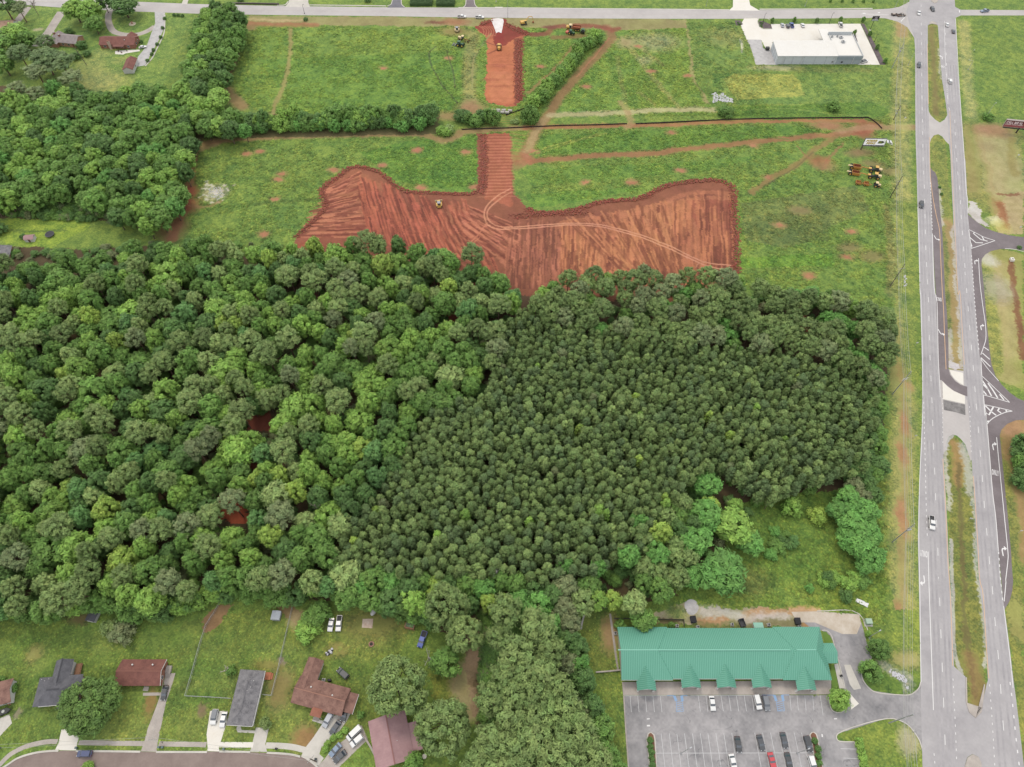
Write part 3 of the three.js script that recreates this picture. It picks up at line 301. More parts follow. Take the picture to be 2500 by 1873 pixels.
{ // the divided highway
  const H = new THREE.Group(); H.name = numbered('highway'); H.userData.kind = 'structure'; scene.add(H);
  const WL = [[282.42,-517.69],[273.8,-491.42],[270.48,-482.51],[265.38,-472.34],[262.24,-453.37],[261.43,-443.19],[258.38,-431.29],[252.15,-410.95],[239.65,-370.9],[230.34,-340.79],[221.6,-310.94],[210.85,-274.87],[201.14,-242.32],[196.4,-225.91],[189.31,-201.9],[183.41,-182.22],[179.6,-169.8],[174,-152.72],[167.64,-135.03],[160.43,-114.48],[155.65,-100.08],[149.23,-78.35],[144.32,-61.8],[140.5,-49],[136.43,-35.48],[132.89,-23.19],[132.38,-21.1],[130.5,-13.62]];
  const WR = [[295.92,-517.69],[287.23,-491.42],[280.64,-472.34],[274.91,-456.82],[266.65,-431.29],[247.52,-370.9],[236.17,-333.63],[230.35,-314.76],[214.82,-263.93],[202.83,-223.03],[203.09,-222.99],[191.74,-185.41],[187.33,-169.8],[184.17,-157.32],[180.75,-145.95],[177.28,-135.03],[172.89,-119.46],[168.61,-104.79],[162.42,-83.98],[159.91,-74.1],[154.87,-57.85],[153.7,-53.96],[151.41,-46.38],[147.21,-31.96],[144.2,-21.1],[142.52,-13.62]];
  const EL = [[299.54,-517.69],[291.22,-491.42],[285.72,-472.34],[281.52,-456.82],[270.97,-420.99],[263.39,-393.96],[259.3,-376.53],[255.04,-359.86],[247.14,-333.63],[245.02,-325.49],[234.67,-292.43],[226.66,-266.42],[218.47,-238.47],[213.95,-222.99],[207.7,-201.9],[200.91,-179.06],[196.82,-164.98],[196.94,-163.19],[193.81,-151.58],[188.74,-135.03],[184.09,-119.46],[179.54,-104.79],[173.2,-83.98],[170.95,-74.1],[167.69,-61.8],[163.99,-50.13],[160.67,-39.05],[157.9,-28.51],[155.69,-21.1],[154.36,-13.62]];
  const ER = [[312.39,-517.69],[304.41,-491.42],[300.38,-478.12],[302.9,-474.5],[300.65,-468.05],[296.17,-465.21],[289.56,-444.53],[277.18,-406.02],[268.34,-376.53],[261.66,-354.47],[252.16,-323.64],[251.72,-320.58],[242.72,-292.43],[238.14,-278.31],[234.7,-266.42],[231.21,-254.15],[221.47,-222.99],[215.23,-201.9],[211.11,-187.34],[208.92,-179.06],[204.55,-163.79],[201.2,-151.58],[196.27,-135.03],[191.64,-119.46],[189.08,-109.59],[184.87,-95.46],[182.12,-86.48],[179.41,-76.22],[178.7,-73.26],[176.9,-65.83],[174.84,-57.85],[172.78,-50.13],[170.94,-42.68],[168.58,-33.71],[165.75,-23.19],[165.29,-21.1],[163.97,-13.62]];
  part('carriageway', flat([...WL, ...[...WR].reverse()], 0.032), ASPHALT, H); part('carriageway', flat([...EL, ...[...ER].reverse()], 0.032), ASPHALT, H);
  part('median_crossing', flat([[284.83,-491.42],[293.62,-491.42],[280.61,-449.95],[280.98,-456.82],[279.74,-458.9],[277.82,-458.9],[274,-455.44]], 0.026), ASPHALT, H);
  part('median_crossing', flat([[245.6,-366.44],[245.53,-360.95],[246.83,-356.62],[248.64,-353.93],[252.25,-356.62],[256.12,-362.04],[247.78,-332.62],[246.37,-337.19],[245.76,-341.31],[244.13,-343.38],[241.46,-342.34],[238.79,-339.24],[235.31,-332.62]], 0.026), TOPROAD, H);
  part('median_crossing', flat([[189.85,-179.69],[194.51,-179.69],[201.68,-178.75],[198.08,-164.98],[197.15,-160.24],[189.12,-135.03],[188.02,-133.96],[188.55,-141.53],[187.58,-144.28],[186.45,-145.95],[184.9,-146.39],[182.85,-145.39],[180.95,-142.63],[177.79,-136.1],[178.52,-140.43],[185.38,-163.19]], 0.026), TOPROAD, H);
  part('median_crossing', flat([[153.55,-54.34],[156.53,-50.7],[153.9,-42.68],[153.73,-39.41],[155.27,-37.68],[157.86,-39.41],[160.38,-44.15],[162.89,-48.25],[164.68,-50.89],[156.25,-21.1],[151.55,-21.1],[152.39,-24.43],[152.05,-26.12],[150.45,-26.97],[148.37,-25.95],[146.84,-23.76],[145.71,-21.1],[143.82,-21.1]], 0.026), ASPHALT, H);
  part('turn_lane', flat([[230.35,-314.76],[230.66,-312.37],[231.72,-310.75],[231.37,-306.22],[229.23,-297.88],[225.08,-283.54],[220.7,-266.42],[215.83,-250.15],[207.56,-223.03],[204.75,-212.26],[199.67,-195.19],[194.51,-179.69],[194.22,-176.56],[195.21,-173.47],[197.02,-171.32],[199.5,-170.41],[197.78,-165.28],[194.93,-166.78],[192.51,-168.59],[190.49,-171.63],[189.42,-173.77],[188.61,-173.96],[191.74,-185.41],[203.09,-222.99],[214.88,-264.14],[224.7,-296.06],[228.01,-307.16]], 0.037), NEWASPHALT, H, 'dark newly paved left-turn lane in the median');
  part('side_road', flat([[238.02,-278.31],[238.77,-276.16],[240.71,-272.31],[243.36,-268.1],[247.64,-265.17],[253.82,-262.69],[263.72,-260.8],[259.75,-250.95],[253.06,-253.18],[245.46,-253.18],[240.26,-251.75],[236.46,-249.36],[233.57,-246.21],[232.03,-242.32],[230.82,-237.9],[226.48,-222.99],[221.06,-205.32],[217.15,-191.89],[214.6,-182.22],[214.06,-175.94],[214.98,-171.63],[216.91,-167.38],[219.28,-164.38],[223.74,-161.71],[220.57,-153.86],[213.92,-153.29],[209.81,-151.58],[206.27,-148.75],[204.47,-145.95],[202.86,-140.43],[199.74,-129.74],[196.01,-116.96],[192.45,-104.79],[189.59,-95.46],[186.67,-86.48],[186.15,-84.43],[184.28,-80.51],[181.71,-76.64],[178.7,-73.6],[180.01,-78.35],[184.87,-95.46],[189.08,-109.59],[191.64,-119.46],[196.27,-135.03],[201.2,-151.58],[204.55,-163.79],[208.92,-179.06],[211.11,-187.34],[215.23,-201.9],[221.47,-222.99],[231.21,-254.15],[234.7,-266.42]], 0.038), NEWASPHALT, H, 'dark newly paved right-turn lane and side road');
  part('patch', flat([[186.68,-163.61],[190.86,-162.31],[195.31,-161.13],[193.61,-155.88],[189.89,-157.32],[185.31,-158.49]], 0.041), PATCH, H);
  for (const p of [[[194.74,-179.31],[200.17,-177.68],[198.08,-171.02],[196.42,-172.54],[195.12,-174.7],[194.58,-176.87]], [[189.54,-173.34],[190.84,-170.41],[192.85,-168.1],[195.33,-166.48],[196.78,-165.58],[195.31,-161.42],[191,-162.72],[186.63,-163.91]]]) part('median_island', slab(p, 0.03, 0.16, 0.03), WHITECONC, H);
  for (const p of [[[156.47,-50.51],[153.78,-42.68],[153.73,-39.41],[155.28,-37.72],[157.86,-39.41],[160.38,-44.15],[162.33,-48.25],[161.93,-48.25],[158.66,-40.86],[154.19,-42.39],[156.87,-50.51]], [[145.78,-21.1],[146.87,-23.76],[148.38,-25.88],[150.42,-26.9],[152.03,-26.05],[152.32,-24.36],[151.51,-21.1]], [[287.63,-491.42],[294.42,-491.42],[289.86,-483.69],[287.75,-482.8],[286.62,-485.16]], [[274.39,-454.75],[276.66,-458.9],[279.14,-460.58],[280.9,-458.9],[280.98,-456.13],[280.12,-456.54],[278.13,-457.51],[275.99,-456.82]]]) part('median_nose', slab(p, 0.03, 0.17, 0.03), OLDCONC, H);
  // worn wheel paths down the lanes
  const WORN = surface([165, 161, 164], [193, 189, 190], 31, 0.9), mix = (A, B, f) => { const n = 40, la = lengthOf(A), lb = lengthOf(B); return Array.from({ length: n }, (_, i) => { const a = along(A, la * i / (n - 1) - 0.01, la * i / (n - 1) + 0.02)[0] || A[A.length - 1], b = along(B, lb * i / (n - 1) - 0.01, lb * i / (n - 1) + 0.02)[0] || B[B.length - 1]; return [a[0] + (b[0] - a[0]) * f, a[1] + (b[1] - a[1]) * f]; }); };
  const wl = [[261.8,-440.51],[240,-370.9],[221.79,-310.94],[210.97,-274.87],[195.59,-223.03],[183.67,-182.22],[175.1,-154.61],[172.81,-145.95],[163.5,-114.48],[156.48,-90.93],[148.25,-61.8],[136.98,-23.19]], wr = [[269.33,-440.51],[247.39,-370.9],[231.92,-320.58],[218.21,-274.87],[202.72,-223.03],[192.66,-188.63],[183.87,-157.91],[180.61,-145.95],[171.43,-114.48],[164.57,-90.93],[155.9,-61.8],[144.36,-23.19]], el = [[271.62,-410.95],[257.58,-365.34],[243.98,-320.58],[229.86,-274.87],[213.96,-223.03],[207.7,-201.9],[196.82,-164.98],[193.05,-148.75],[181.78,-112.02],[172.51,-78.35],[163.89,-48.25],[156.48,-23.19]], er = [[278.67,-410.95],[264.91,-365.34],[251.04,-318.63],[237.11,-274.87],[220.92,-223.03],[215.23,-201.9],[204.79,-164.98],[200.4,-148.75],[189.91,-112.02],[180.1,-78.35],[172.12,-48.25],[165.56,-23.19]];
  for (const [A, B] of [[wl, wr], [el, er]]) for (const f of [0.16, 0.36, 0.64, 0.84]) part('wheel_path', ribbon(mix(A, B, f), 0.7, 0.0345), WORN, H);
  // paint
  const y = 0.046, line = (pts, w, m = WHITE) => part('painted_line', ribbon(smooth(pts, 4), w, y), m, H), dash = (pts, w, on, off, m = WHITE) => part('lane_dashes', dashes(smooth(pts, 4), w, on, off, y), m, H);
  line([[213.52,-283.54],[206.17,-258.19],[195.59,-223.03],[196.67,-225.91],[189.58,-201.9],[183.72,-182.22],[175,-154.61],[178.51,-165.58],[171.84,-145.95],[164.08,-124.55],[156.01,-100.08],[150.86,-82.68],[145.72,-65.83],[140.62,-49]], 0.22); line([[261.65,-440.51],[252.51,-410.95],[240,-370.9],[230.15,-338.73],[224.77,-320.58],[213.52,-283.54]], 0.16, FADED);
  line([[267.35,-433.9],[258.55,-406.02],[247.52,-370.9]], 0.2, YELLOW); line([[238.39,-340.66],[230.16,-314.76],[227.88,-307.16],[223.86,-290.63],[221.07,-276.59],[219.48,-267.26],[214.38,-250.15],[206.28,-223.03],[204.3,-215.8],[198.02,-195.19],[193.37,-179.69]], 0.24, YELLOW); line([[176.95,-135.03],[173.28,-121.99],[168.97,-107.18],[164.13,-90.93],[161.98,-82.68],[155.69,-61.8],[153.34,-54.34]], 0.2, YELLOW);
  line([[214.87,-263.93],[202.83,-223.03],[203.09,-222.99],[191.8,-185.41],[188.55,-174.08]], 0.24); dash([[226.42,-302.49],[220.68,-283.54],[215.15,-264.76]], 0.3, 1, 1.6); line([[188.55,-174.08],[185.88,-164.98]], 0.2);
  dash([[278.17,-481.04],[266.7,-444.53],[251.56,-396.34],[237.05,-349.15],[227.66,-318.75],[222.73,-301.56],[214.59,-274.87],[207.11,-250.15],[202.8,-234.67],[199.49,-223.03],[197.37,-215.8],[191.98,-198.53],[185.37,-175.94],[180.14,-157.91],[179.43,-155.59],[174.29,-138.26],[170.06,-123.52],[167.31,-114.48],[162.09,-96.38],[158.24,-83.98],[158.89,-85.76],[153.03,-65.83],[146.79,-44.52],[140.47,-23.19]], 0.2, 3.2, 8.6); dash([[286.82,-458.21],[274.16,-418.46],[260.9,-376.53],[258.27,-365.34],[258.78,-359.86],[252.31,-338.73],[242.26,-304.47],[240.59,-297.88],[233.42,-274.87],[228.08,-256.56],[221.41,-234.67],[222.26,-237.9],[218.88,-225.91],[213.9,-208.77],[209.98,-195.19],[205.53,-179.69],[200.5,-162.6],[200.83,-163.79],[195.71,-145.95],[191,-129.74],[185,-109.59],[181.12,-95.46],[178.44,-86.48],[178.16,-84.87],[175.46,-75.37],[172.02,-63.4],[169.18,-53.19],[165.29,-40.86],[162.2,-30.23],[160.07,-23.19]], 0.2, 3.2, 8.6);
  line([[295.68,-463.8],[285.42,-431.29],[273.7,-393.96],[263.2,-359.86],[252.16,-323.64],[243.06,-294.62],[241.95,-289.74],[238.39,-279.18]], 0.22); line([[234.28,-266.42],[230.92,-253.34],[230.88,-253.54]], 0.22); dash([[229.4,-248.77],[221.47,-222.99],[215.23,-201.9],[211.37,-188.63]], 0.3, 1, 1.6);
  line([[211.16,-186.05],[208.92,-179.06],[204.69,-164.98],[201.84,-155.59],[203.1,-158.49],[201.2,-151.58],[196.27,-135.03],[191.64,-119.46],[189.08,-109.59],[184.87,-95.69]], 0.24); dash([[184.87,-95.46],[181.79,-85.6],[178.96,-75.37]], 0.3, 1, 1.6); line([[178.96,-74.95],[176.79,-66.64],[174.74,-58.63],[172.84,-51.65],[171.52,-47.12]], 0.22); dash([[171.21,-49],[169.55,-42.68],[166.54,-31.96],[164.24,-23.19]], 0.34, 1, 2.6);
  line([[287.38,-460.99],[278.41,-433.9],[271.26,-410.95]], 0.18); dash([[271.11,-410.95],[266.09,-393.96],[258.98,-370.9]], 0.22, 0.8, 1.2); line([[258.27,-365.34],[245.67,-325.49],[232.54,-283.54],[224.71,-258.19],[213.96,-223.03],[215.53,-225.91],[208.34,-201.9],[202.38,-182.22]], 0.18, YELLOW); line([[186.66,-127.13],[182.9,-114.48],[177.15,-95.46],[173.63,-83.98],[173.3,-80.51],[168.97,-65.83],[165.41,-53.96],[164.39,-50.13]], 0.2, YELLOW); dash([[163.89,-48.25],[160.12,-35.48],[156.29,-23.19]], 0.2, 0.7, 1.8); dash([[151.98,-50.13],[148.27,-37.26],[143.99,-23.19]], 0.2, 0.7, 1.8); dash([[196.9,-160.24],[189.41,-137.18]], 0.2, 0.7, 1.8); dash([[188.3,-169.19],[178.76,-140.43]], 0.2, 0.7, 1.8); dash([[177.91,-162.6],[171.29,-140.43],[163.5,-114.48],[159.31,-100.08]], 0.24, 1, 1.6); line([[158.08,-95.46],[154.66,-83.98],[153.9,-81.37],[148.25,-61.8],[141.97,-40.13]], 0.24); dash([[137.9,-27.14],[136.48,-21.1]], 0.22, 0.7, 1.6);
  line([[232.17,-246.8],[226.93,-230.35],[223,-215.8],[220.1,-204.63],[217.27,-196.52],[214.51,-191.89],[211.75,-187.66]], 0.26); line([[210.97,-185.08],[211.79,-180.95],[213.26,-176.56],[214.41,-173.47]], 0.26); line([[202.84,-145.11],[199.85,-135.03],[196.08,-121.99],[192.49,-109.59],[188.4,-95.46],[187.61,-93.18],[183.11,-83.98],[183.42,-84.43],[179.78,-76.64]], 0.26);
  for (const p of [[[214.78,-191.89],[216.21,-190.06]], [[212.79,-188.63],[214.78,-185.08]], [[211.21,-186.05],[213.65,-181.08]]]) line(p, 0.45);
  line([[234.55,-266.84],[237.23,-264.35],[240.33,-261.46],[245.02,-259]], 0.3); line([[245.02,-259],[237.79,-256.16],[233.69,-254.55],[230.86,-253.5]], 0.3); for (const p of [[[232.93,-261.46],[234.77,-257.54],[238.24,-257.38]], [[236.49,-264.76],[235.89,-263.93],[237.95,-259.82],[241.04,-258.59]], [[232.07,-257.38],[231.79,-254.95]], [[239.44,-262.28],[239.57,-259.41]]]) part('painted_line', ribbon(p, 0.5, y), WHITE, H);
  line([[208.06,-176.12],[211.54,-169.17],[214.98,-162.31]], 0.3); line([[214.98,-162.31],[209.73,-164.37],[205.02,-166.16]], 0.3); line([[208.06,-176.12],[205.02,-166.16]], 0.26); for (const p of [[[207.23,-173.86],[207.93,-170.39],[208.33,-165.56]], [[209.28,-172.22],[210.15,-168.16],[210.65,-164.57]], [[205.66,-168.37],[206.37,-166.16]], [[206.85,-171.61],[208.08,-168.97]], [[212.17,-166.36],[212.95,-163.58]]]) part('painted_line', ribbon(p, 0.6, y), WHITE, H);
  line([[203.66,-161.09],[208.95,-159.65],[214.43,-157.9]], 0.3); line([[214.43,-157.9],[211.38,-157.31],[207.49,-155.77],[203.73,-153.66],[201.31,-151.57]], 0.3); line([[203.66,-161.09],[201.24,-151.38]], 0.26); for (const p of [[[203.82,-160.62],[205.23,-157.7],[206.66,-155.77]], [[207.1,-160.04],[203.66,-155.96],[202.6,-157.31]], [[209.3,-159.26],[208.2,-158.09],[209.25,-156.93]], [[212.12,-158.36],[211.61,-157.9],[212.2,-157.7]], [[201.4,-152.71],[202.62,-152.9]]]) part('painted_line', ribbon(p, 0.6, y), WHITE, H);
  line([[247.92,-253.5],[252.38,-252.94],[258.42,-250.55]], 0.25);
  // arrows: a bent shaft with a head; the lane's direction is given by two points
  const arrow = ([a, b], side, s = 1) => { const g = new THREE.Shape([[-0.16, -1.7], [0.16, -1.7], [0.16, 0.1], [0.32, 0.5], [0.75, 0.62], [0.75, 0.2], [1.55, 0.95], [0.75, 1.7], [0.75, 1.05], [0.1, 0.85], [-0.16, 0.2]].map(([x, q]) => new THREE.Vector2(x * side * s, q * s))); const f = new THREE.ShapeGeometry(g); f.rotateX(-Math.PI / 2); f.rotateY(Math.atan2(-(b[0] - a[0]), -(b[1] - a[1]))); f.translate((a[0] + b[0]) / 2, y + 0.002, (a[1] + b[1]) / 2); part('turn_arrow', f, WHITE, H); };
  arrow([[215.28,-262.28],[215.56,-259]], -1, 1.15); arrow([[197.37,-201.56],[197.65,-198.87]], -1, 1.15); arrow([[229.04,-242.94],[229.99,-246.21]], 1, 1.1); arrow([[217.31,-202.45],[217.78,-204.77]], 1, 1.15); arrow([[199.47,-140],[199.86,-142.08]], 1, 1.2); arrow([[186.21,-94.91],[186.55,-96.75]], 1, 1.25); arrow([[153.31,-85.31],[152.9,-83.12]], 1, 1.2); arrow([[271.38,-417.83],[272.23,-420.36]], -1, 1.3);
  const font = await new FontLoader().loadAsync('fonts/droid/droid_sans_bold.typeface.json');
  const word = (txt, [a, b], w, h) => { const g = new THREE.ShapeGeometry(font.generateShapes(txt, 1), 3); g.computeBoundingBox(); const q = g.boundingBox; g.translate(-(q.min.x + q.max.x) / 2, -(q.min.y + q.max.y) / 2, 0); g.scale(w / (q.max.x - q.min.x), h / (q.max.y - q.min.y), 1); g.rotateX(-Math.PI / 2); g.rotateY(Math.atan2(-(b[0] - a[0]), -(b[1] - a[1]))); g.translate((a[0] + b[0]) / 2, y + 0.002, (a[1] + b[1]) / 2); part('painted_word', g, WHITE, H); };
  word('ONLY', [[156.47,-95.69],[155.9,-93.64]], 2.6, 2.6); word('ONLY', [[204,-221.54],[203.28,-219.01]], 2.4, 2.4); word('ONLY', [[195.69,-127.39],[196.53,-130]], 2.6, 2.6); word('ONLY', [[268.53,-408.23],[269.19,-410.21]], 2.2, 2.2); 
  globalThis.__font = font;
}
const font = globalThis.__font;
const kerb = (pts, w = 0.3, m = CONCRETE, h = 0.14, name = 'kerb') => struct(mesh(name, wallLine(smooth(pts, 5), w, 0, h), m));
{ // the two-lane street across the top
  const N = [[-376.85,-492.92],[-332.52,-492.17],[-295.27,-488.43],[-255.94,-484.72],[-213.97,-481.77],[-169.13,-479.87],[-137.41,-478.85],[-90.02,-477.83],[-33.92,-477.25],[9.33,-476.38],[56.4,-475.22],[103.65,-474.64],[147.43,-474.06],[194.58,-474.64],[241.95,-474.93],[243.43,-474.93],[255.54,-476.09],[262.43,-478.12],[268.5,-482.51],[273.84,-486.94]], S = [[-373.36,-484.72],[-328.07,-480.31],[-290.94,-475.51],[-252.33,-472.34],[-211.03,-469.76],[-166.89,-468.33],[-135.66,-467.76],[-88.89,-466.91],[-33.45,-465.21],[9.2,-464.37],[55.66,-463.8],[102.32,-463.52],[145.64,-463.52],[192.15,-463.8],[239.04,-464.51],[240.63,-464.93],[248.91,-464.08],[256.17,-459.88],[260.33,-453.37],[261.05,-440.51]];
  paved('street', [...N, ...[...S].reverse()], 0.028, TOPROAD); paved('street', [[298.14,-474.35],[302.95,-474.64],[352.9,-474.06],[350.28,-467.62],[300.5,-467.62],[294.52,-463.8]], 0.027, TOPROAD);
  kerb([[-36.28,-477.25],[9.33,-476.67],[56.44,-475.8],[103.72,-475.22],[146.7,-474.35]], 1.1, CONCRETE, 0.12); kerb([[167.25,-475.22],[210.48,-475.51],[242.04,-476.09],[243.75,-476.09]], 1.1, CONCRETE, 0.12); kerb([[-137.66,-480.46],[-106.01,-479.87],[-85.44,-479.29]], 0.9); kerb([[-159.71,-480.16],[-154.29,-480.75],[-152.74,-485.46]], 0.7); kerb([[-84.66,-479.29],[-82.46,-481.04],[-81.82,-486.94]], 0.5); kerb([[-72.71,-477.83],[-74.95,-481.04],[-75.85,-486.94]], 0.5); kerb([[-33.13,-477.25],[-31.67,-480.31],[-31.44,-486.94]], 0.5); kerb([[-22.89,-476.67],[-24.96,-480.31],[-25.95,-486.94]], 0.5);
  const y = 0.046; const P = (g, m) => struct(mesh('street_marking', g, m)); P(ribbon(smooth([[-367.09,-488.73],[-293.09,-481.92],[-212.51,-475.8],[-128.67,-473.05],[9.26,-470.04],[102.97,-468.9],[146.5,-468.62],[224.68,-469.76]], 4), 0.16, y), mat(205, 192, 180)); P(ribbon([[234.1,-469.47],[252.48,-468.33]], 0.3, y), WHITE); P(geo([ribbon([[245.73,-470.62],[247.46,-471.19]], 0.8, y), ribbon([[258.22,-460.3],[262.04,-465.21]], 0.6, y), ribbon([[235.47,-470.19],[237.42,-470.19]], 0.9, y), ribbon([[301.81,-474.06],[300.96,-471.19]], 0.6, y)]), WHITE);
  P(geo([ribbon(smooth([[-252.67,-473.49],[-211.31,-470.9],[-135.8,-468.62],[-33.48,-466.06],[55.72,-464.65],[107.04,-464.37],[223.49,-465.21],[240.86,-465.78]], 3), 0.14, y)]), mat(222, 216, 210));
  paved('driveway', [[-153.83,-478.12],[-152.22,-484.72],[-153.64,-492.92],[-140.43,-492.92],[-139.01,-483.98],[-136.9,-478.12]], 0.034, CONCRETE); paved('driveway', [[-84.85,-477.25],[-82.39,-480.31],[-81.98,-492.92],[-76.37,-492.92],[-74.69,-480.75],[-72.27,-477.25]], 0.034, surface([112, 110, 118], [134, 132, 140], 17)); paved('driveway', [[-33.9,-476.67],[-31.51,-480.31],[-31.49,-492.92],[-26.36,-492.92],[-24.88,-480.31],[-22.73,-476.38]], 0.034, matCache.get('x') || NEWASPHALT); paved('driveway', [[146.21,-473.77],[149.7,-478.12],[152.4,-492.92],[162.65,-492.92],[161.91,-480.31],[166.91,-473.49]], 0.034, WHITECONC); paved('driveway', [[-225,-481.63],[-225.12,-491.42],[-221.93,-491.42],[-221.05,-481.63]], 0.034, CONCRETE);
  paved('gravel_entrance', [[-14.01,-462.4],[-12.49,-463.8],[-8.62,-464.37],[-5.9,-463.52],[-5.5,-460.3],[-6.21,-452.68],[-6.92,-446.55],[-8.84,-447.91],[-10.34,-446.55],[-11.96,-454.06]], 0.05, CHALK); paved('pavement_slab', [[-11.52,-478.12],[-6.4,-478.12],[-6.23,-476.67],[-11.5,-476.67]], 0.05, WHITECONC);
}
{ // forecourt of the white workshop
  paved('workshop_yard', [[150.98,-455.71],[153.28,-460.83],[155.17,-464.53],[164.97,-464.53],[162.76,-459.36],[162.99,-454.25],[164.9,-451.65],[170.94,-451.65],[171.24,-457.17],[230.47,-457.6],[230.18,-411.28],[216.77,-411.28],[207.69,-433.03],[170.71,-433.03],[167.51,-428.91],[164.36,-426.87],[162.41,-426.87],[161.22,-438.87],[151.76,-439.15]], 0.03, WHITECONC);
  paved('gravel_yard', [[151.76,-439.15],[161.22,-438.87],[160.85,-428.91],[164.36,-426.87],[170.71,-433.03],[166.21,-411.28],[152.42,-411.28],[153.03,-428.91]], 0.024, GRAVEL);
  const MULCH = surface([88, 76, 78], [122, 108, 108], 7, 1.2); paved('mulch_bed', [[163.41,-459.8],[164.69,-460.98],[166.32,-460.98],[171.18,-456.87],[171,-451.94],[165.36,-451.94],[163.26,-454.83]], 0.04, MULCH); paved('mulch_bed', [[230.92,-458.34],[233.19,-457.17],[233.78,-411.28],[230.18,-411.28]], 0.04, MULCH); paved('mulch_bed', [[148.12,-461.57],[151.38,-461.57],[152.86,-457.17],[151.09,-455.42],[147.91,-455.71]], 0.04, MULCH); paved('mulch_bed', [[222.25,-444.92],[223.73,-444.5],[223.17,-436.49],[222.18,-437.19]], 0.04, MULCH);
  kerb([[155.11,-464.24],[163.88,-463.94],[162.92,-459.8],[163.21,-454.54],[165.01,-451.36],[171.12,-451.36]], 0.4); kerb([[164.04,-463.94],[167.3,-463.94],[170.86,-463.35],[171.19,-462.16]], 0.4);
}
{ // parking lot and lanes round the green-roofed shops
  paved('parking_lot', [[38.03,-44.67],[68.7,-44.78],[107.87,-44.82],[107.45,-42.32],[107.9,-40.13],[109.68,-39.41],[112.28,-40.31],[114.28,-42.68],[113.45,-46.38],[114.06,-54.73],[114.13,-61.01],[113.16,-64.61],[110.64,-66.24],[107.4,-66.64],[101.22,-72.84],[110.59,-73.05],[125.57,-72.01],[125.62,-57.06],[120.88,-51.65],[121.26,-48.62],[123.39,-46.19],[131.04,-45.08],[135.82,-45.08],[139.26,-47.12],[140.8,-49.19],[134.24,-26.46],[134.24,-31.27],[132.07,-35.48],[128.7,-37.26],[124.84,-37.43],[108.06,-33.01],[107.21,-31.96],[107.53,-30.92],[112.64,-30.57],[113.14,-23.19],[113.51,-21.1],[112.83,-15.22],[37.7,-15.22]], 0.024, LOT);
  paved('back_lane', [[101.22,-72.84],[110.58,-73.01],[125.54,-71.92],[125.62,-69.1],[122.85,-65.02],[117.85,-65.02],[114.08,-66.64],[108.81,-69.1],[102.51,-69.1]], 0.03, surface([198, 182, 160], [224, 212, 196], 21, 1.2));
  paved('shop_pavement', slabPts([[37.8,-49],[69.39,-49.19],[108.89,-49.57],[109.89,-49.76],[108.72,-45.04],[68.71,-44.89],[37.84,-44.78]]), 0.13, OLDCONC);
  paved('walkway', [[112.19,-54.73],[113.67,-55.12],[113.79,-46.94],[111.99,-46.94]], 0.13, CONCRETE); paved('concrete_apron', [[115.59,-54.65],[117.82,-54.65],[119.47,-46.94],[116.86,-46.45],[115.94,-48.25]], 0.034, CONCRETE); paved('concrete_apron', [[115.23,-45.26],[117.42,-42.13],[114.33,-40.31]], 0.034, WHITECONC);
  paved('gravel_pile_pad', smooth([[63.23,-76.64],[65.48,-77.41],[67.29,-76.64],[67.86,-74.1],[65.75,-71.8],[64.08,-71.92],[62.96,-73.68],[62.85,-75.37],[63.23,-76.64]], 4), 0.034, GRAVEL);
  kerb([[113.4,-46.19],[113.75,-46],[113.96,-54.34],[113.81,-62.2],[113.58,-64.61],[112.31,-66.24],[110.66,-66.32]]); kerb([[110.62,-73.18],[125.59,-72.09],[125.68,-56.98],[120.86,-51.58],[121.24,-48.55],[123.35,-46.08],[131.01,-44.97],[135.81,-45.04],[139.26,-47.12],[140.5,-49]]); kerb([[134.44,-28.51],[134.24,-31.27],[132.07,-35.48],[128.7,-37.26],[124.84,-37.43],[108.06,-33.01],[107.21,-31.96],[107.51,-30.85],[112.74,-30.5]]); kerb([[112.74,-30.5],[112.97,-26.8],[113.32,-21.1]]); kerb([[38.03,-44.67],[37.81,-35.48],[37.67,-21.1]], 0.4, OLDCONC); kerb([[107.79,-44.82],[107.45,-42.32],[107.88,-40.06],[109.66,-39.34],[112.26,-40.24],[114.36,-42.68],[114.55,-46]]);
  for (const [i, p] of [[[44.27,-31.27],[44.96,-33.08],[46.1,-33.5],[47.13,-32.73],[47.36,-31.27],[46.9,-21.1],[44.45,-21.1]], [[98.37,-32.66],[99.32,-33.43],[100.23,-33.5],[100.97,-32.84],[101.13,-31.27],[100.59,-21.1],[97.95,-21.1],[98.66,-31.27]]].entries()) { struct(mesh('planter_island', slab(p, 0.0, 0.15, 0.04), CONCRETE)); const c = p.reduce((s, q) => [s[0] + q[0] / p.length, s[1] + q[1] / p.length], [0, 0]); struct(mesh('planter_soil', flat(p.map(([x, z]) => [c[0] + (x - c[0]) * 0.72, c[1] + (z - c[1]) * 0.94]), 0.165), mat(140, 98, 76))); }
  struct(mesh('tree_island', slab([[108.05,-44.89],[107.57,-42.32],[108.03,-40.21],[109.72,-39.55],[112.15,-40.42],[114.1,-42.76],[114.23,-46],[113.14,-46.75],[109.34,-46.75]], 0, 0.12), mat(120, 150, 66, 1)));
  struct(mesh('lawn_strip', flat([[110.87,-54.34],[111.93,-54.34],[111.69,-47.31],[109.39,-46.94]], 0.135), mat(112, 145, 60, 1))); struct(mesh('lawn_strip', flat([[110.67,-65.99],[112.21,-65.83],[113.22,-64.01],[113.09,-61.8],[110.81,-61.8],[110.57,-64.21]], 0.05), mat(112, 145, 60, 1)));
  const y = 0.034, L = []; const st = (p) => L.push(ribbon(p, 0.13, y));
  for (const x of [485, 550, 615, 680, 743]) { const o = (x - 485) / 1e9; } 
